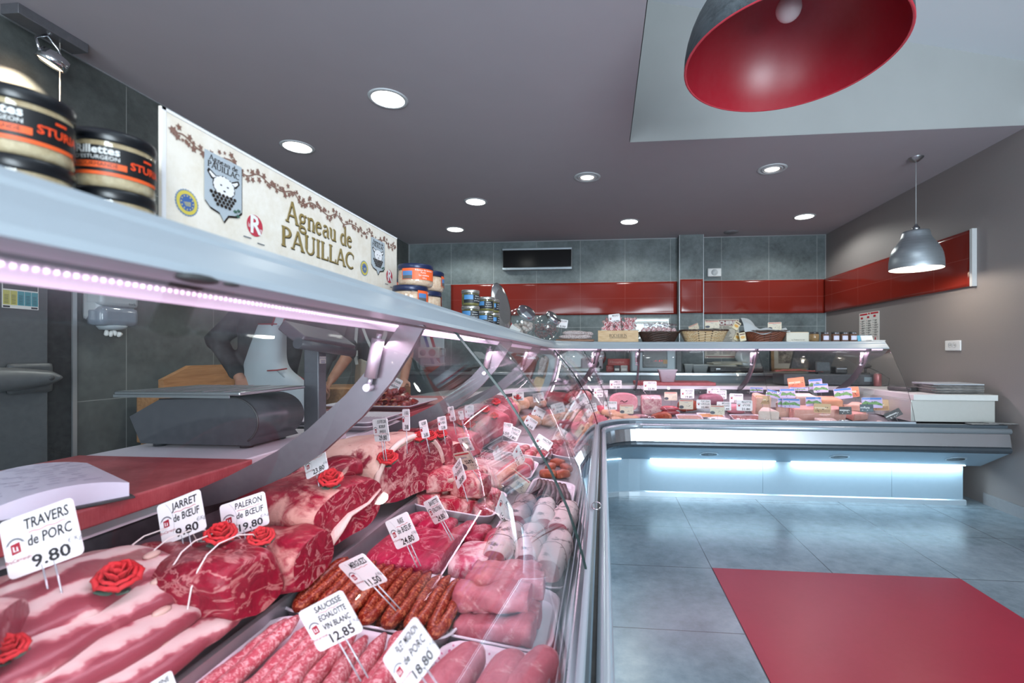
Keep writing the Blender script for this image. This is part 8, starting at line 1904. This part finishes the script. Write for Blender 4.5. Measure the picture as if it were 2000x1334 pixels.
# cards seen at an angle through the glass, round the corner
for k, (x, y, D, yaw, roll, w, ls, pr, l_) in enumerate(((985, 996, 1.33, 62, -52, 0.085, ['ROTI'], '16.80', 'thin price card seen nearly edge on by the white wrapped roasts'), (1013, 892, 1.95, 60, -62, 0.085, ['FARCI'], '14.50', 'thin price card among the netted pink parcels'),
        (972, 893, 1.9, 66, -70, 0.08, ['PORC'], '', 'thin dull price card before the black puddings'), (984, 837, 2.4, -6, -10, 0.085, ['COTES'], '18.50', 'white price card leaning at the tray of dark slices'), (1000, 845, 2.42, 14, -28, 0.085, ['PAUPIETTE', 'de VEAU'], '17.80', 'white price card behind the netted parcels'),
        (1060, 867, 2.36, 10, -34, 0.09, ['HACHE'], '12.80', 'white price card over the minced meat'), (1093, 852, 2.6, 25, 58, 0.09, ['STEAK'], '14.50', 'white price card turned on its side by the corner glass'), (975, 771, 3.3, 0, 4, 0.085, ['VOLAILLE'], '', 'white price card at the back grille before the corner'),
        (1012, 774, 3.45, 0, 2, 0.085, ['LAPIN'], '15.80', 'white price card low on the white ledge of the corner'), (1052, 776, 3.5, -8, 10, 0.085, ['POULET'], '11.80', 'white price card tilted in the deep corner'), (1052, 806, 3.3, 12, -28, 0.09, ['CANARD'], '13.80', 'white price card leaning in the chicken pieces'),
        (1036, 826, 3.0, 20, -36, 0.085, ['CUISSE'], '8.50', 'white price card lying back before the chicken pieces'), (1090, 797, 3.5, -6, 16, 0.10, ['POULET', 'FERME'], '8.95', 'broad bluish price card behind the curved glass'), (1118, 793, 3.5, -14, 40, 0.085, ['DINDE'], '', 'price card on its edge between two seams of curved glass'),
        (1140, 780, 3.65, 10, -62, 0.085, ['JAMBON'], '19.80', 'price card seen steeply past the curved pane edge'), (1155, 797, 3.55, 0, 12, 0.085, ['CUISSE', 'CANARD'], '13.80', 'price card before the cured ham at the corner'))):
    price_card(face_cam(P(x, y, D=D), yaw, 8, roll), ls, pr, l_, w, w*0.76, pin=0.04, detail=1)
q = P(1010, 940, D=1.75); price_card(face_cam(q, 20, 20, -42), ['Boudin'], '15.95', 'cream price card lying over the black puddings', 0.095, 0.06, 'cream', 0.03, detail=1, group='cream price cards with a dark picture')
# cards of the far run
def fcard(x0, x1, y0, y1, Y, ls, pr, l_, style='white', roll=0, pin=0.04):
    q = P((x0+x1)/2, (y0+y1)/2, Y=Y); s = q.y/F*1.0; price_card(face_cam(q, 2, 6, roll), ls, pr, l_, (x1-x0)*s, (y1-y0)*s, style, pin, detail=1, group='white price cards with the red house emblem' if style == 'white' else 'cream price cards with a dark picture')
for a in ((1191, 1214, 743, 759, 4.22, ['JAMBON', 'des ALDUDES'], '21.85', 'white price card above the big pink ham'), (1160, 1178, 759, 775, 4.05, ['JAMBON', 'de BAYONNE'], '20.90', 'white price card beside the pane seam at the start of the far run'), (1180, 1187, 762, 776, 4.15, ['ROTI'], '', 'narrow pink-lit price card half hidden by the pane seam'),
          (1180, 1205, 784, 800, 3.75, ['CRINETTE'], '13.60', 'white price card in front of the big ham, at the poultry'), (1257, 1282, 745, 762, 4.18, ['GRATTON'], '23.30', 'white price card above the square brawn'), (1330, 1355, 760, 778, 4.05, ['SAUCISSE', 'CUIT'], '19.80', 'white price card above the coppery smoked meat'),
          (1361, 1387, 781, 798, 3.86, ['FOIE GRAS', 'GIROLLES'], '22.80', 'white price card over the yellow-rimmed pate'), (1382, 1405, 758, 773, 4.22, ['BOUDIN'], '13.15', 'white price card behind another over the mauve ham'), (1393, 1418, 762, 779, 4.10, ['BOUDIN', 'VIANDE'], '14.15', 'white price card foremost of the pair over the mauve ham'),
          (1401, 1427, 785, 801, 3.88, ['MOUSSE', 'CANARD'], '14.45', 'white price card behind the round stand'), (1426, 1450, 769, 786, 4.05, ['Galantine'], '23.20', 'white price card to the side of the tall peach cheese'), (1440, 1468, 782, 802, 3.78, ['RILETTE', "d'OIE"], '21.80', 'greenish white price card over the film-covered pate'),
          (1236, 1256, 818, 824, 3.62, [], '17.57', 'white price card lying flat at the glass foot')): fcard(*a)
for a in ((1211, 1237, 791, 808, 3.72, ['Magret'], '', 'cream price card below the cut face of the big ham'), (1298, 1322, 766, 782, 4.08, ['Saucisse'], '', 'cream price card above the bright red sausages'), (1327, 1353, 781, 799, 3.88, ['Canard'], '', 'cream price card between the red sausages and the coarse pate'), (1388, 1414, 792, 810, 3.68, ['Terrine'], '', 'cream price card on the round grey stand')): fcard(*a, style='cream')
CH = {'hill': ('#c3b6dd', '#5f9a4a', '#3f7fc4'), 'tan': ('#c9a878', '#a97f4c', '#e1cfae'), 'orange': ('#e2895c', '#c95f35', '#e9c6a8'), 'dark': ('#2f4650', '#41606c', '#b9c2c6'), 'black': ('#1d1f22', '#2b2e33', '#d2d2d2')}
def ccard(x0, x1, y0, y1, Y, st, l_, roll=0):
    q = P((x0+x1)/2, (y0+y1)/2, Y=Y); s = Y/F; w, h = (x1-x0)*s, (y1-y0)*s; c1, c2, c3 = CH[st]
    t = bpy.data.objects.new('cheese_tag', None); COL.objects.link(t); t.matrix_world = face_cam(q, 2, 5, roll); tag(t, l_, 'price tag', 'picture cards among the cheeses')
    MB().prism(rrect(w, h, h*0.08), 0.0012).build('card', plain('cheese_card_'+st, c1, 0.4, var=0.03), t); z = 0.0015
    m = MB(); m.cyl((0, -h*0.4, 0.0005), (0, -h/2-0.03, 0.0005), 0.0012, n=6); m.build('pin', M_PIN, t)
    m = MB(); m.poly([Vector((x*w/2, y*h/2, z)) for x, y in ((-0.98, -0.1), (-0.6, 0.35), (-0.2, 0.05), (0.4, 0.3), (0.98, -0.25), (0.98, -0.6), (0.3, -0.35), (-0.98, -0.5))] if st == 'hill' else [Vector((x*w/2, y*h/2, z)) for x, y in ((-0.9, -0.85), (0.9, -0.85), (0.9, -0.2), (-0.9, -0.35))]); m.build('picture', plain('cheese_pic_'+st, c2, 0.5, var=0.1), t)
    m = MB(); bar(m, -w*0.46, h*0.30 if st == 'hill' else -h*0.05, w*0.92 if st == 'hill' else w*0.7, h*0.17, Matrix.Identity(4), z+0.0002); m.build('heading', plain('cheese_head_'+st, c3, 0.5, var=0.03), t)
    m = MB(); rq = random.Random(x0*3+y0)
    for k in range(7): m.ball((w*rq.uniform(-0.35, 0.4), h*rq.uniform(-0.38, 0.2), z+0.0003), 0.003, 6, 4, (1.5, 0.9, 0.1))
    m.build('speckled_print', M_INK if st not in ('dark', 'black') else M_WTXT, t)
for a in ((1466, 1489, 757, 766, 4.25, 'hill', 'hill picture card on top of the tall peach cheese'), (1477, 1502, 773, 789, 3.90, 'tan', 'tan picture card on the tall peach cheese'), (1498, 1523, 763, 777, 4.02, 'hill', 'hill picture card leaning beside the pane seam', -14), (1525, 1551, 760, 777, 4.06, 'hill', 'hill picture card before the pale waxy block', 2),
          (1521, 1546, 779, 795, 3.84, 'hill', 'lilac hill picture card behind its wider twin'), (1530, 1560, 779, 796, 3.80, 'hill', 'wide hill picture card at the end of the long rosy block'), (1541, 1569, 738, 757, 4.20, 'orange', 'orange picture card standing highest above the cheeses', 8), (1545, 1575, 757, 763, 4.18, 'hill', 'low hill picture card under the highest orange one'), (1582, 1604, 741, 759, 4.24, 'hill', 'hill picture card standing high before the till panel', 6),
          (1591, 1615, 750, 766, 4.18, 'hill', 'pale hill picture card just below the high one', 5), (1576, 1602, 776, 793, 3.86, 'hill', 'hill picture card in the middle of the long rosy block', 3), (1592, 1620, 789, 806, 3.76, 'tan', 'tan picture card in front of the long rosy block'), (1632, 1661, 759, 778, 4.05, 'hill', 'hill picture card beside the orange one at the arm', 8), (1660, 1676, 756, 775, 4.08, 'orange', 'orange picture card at the foot of the arm', 8),
          (1687, 1719, 777, 796, 3.88, 'hill', 'broad hill picture card at the end of the cheeses', 3), (1705, 1732, 781, 801, 3.92, 'tan', 'tan picture card behind the broad one at the end', 3), (1682, 1703, 790, 804, 3.74, 'dark', 'dark blue picture card over the small goat cheeses', 3), (1641, 1661, 795, 809, 3.72, 'black', 'black picture card over the flat pink wedges', 2), (1731, 1758, 803, 816, 3.68, 'black', 'black picture card tilted at the very end of the glass', 32)): ccard(*a)
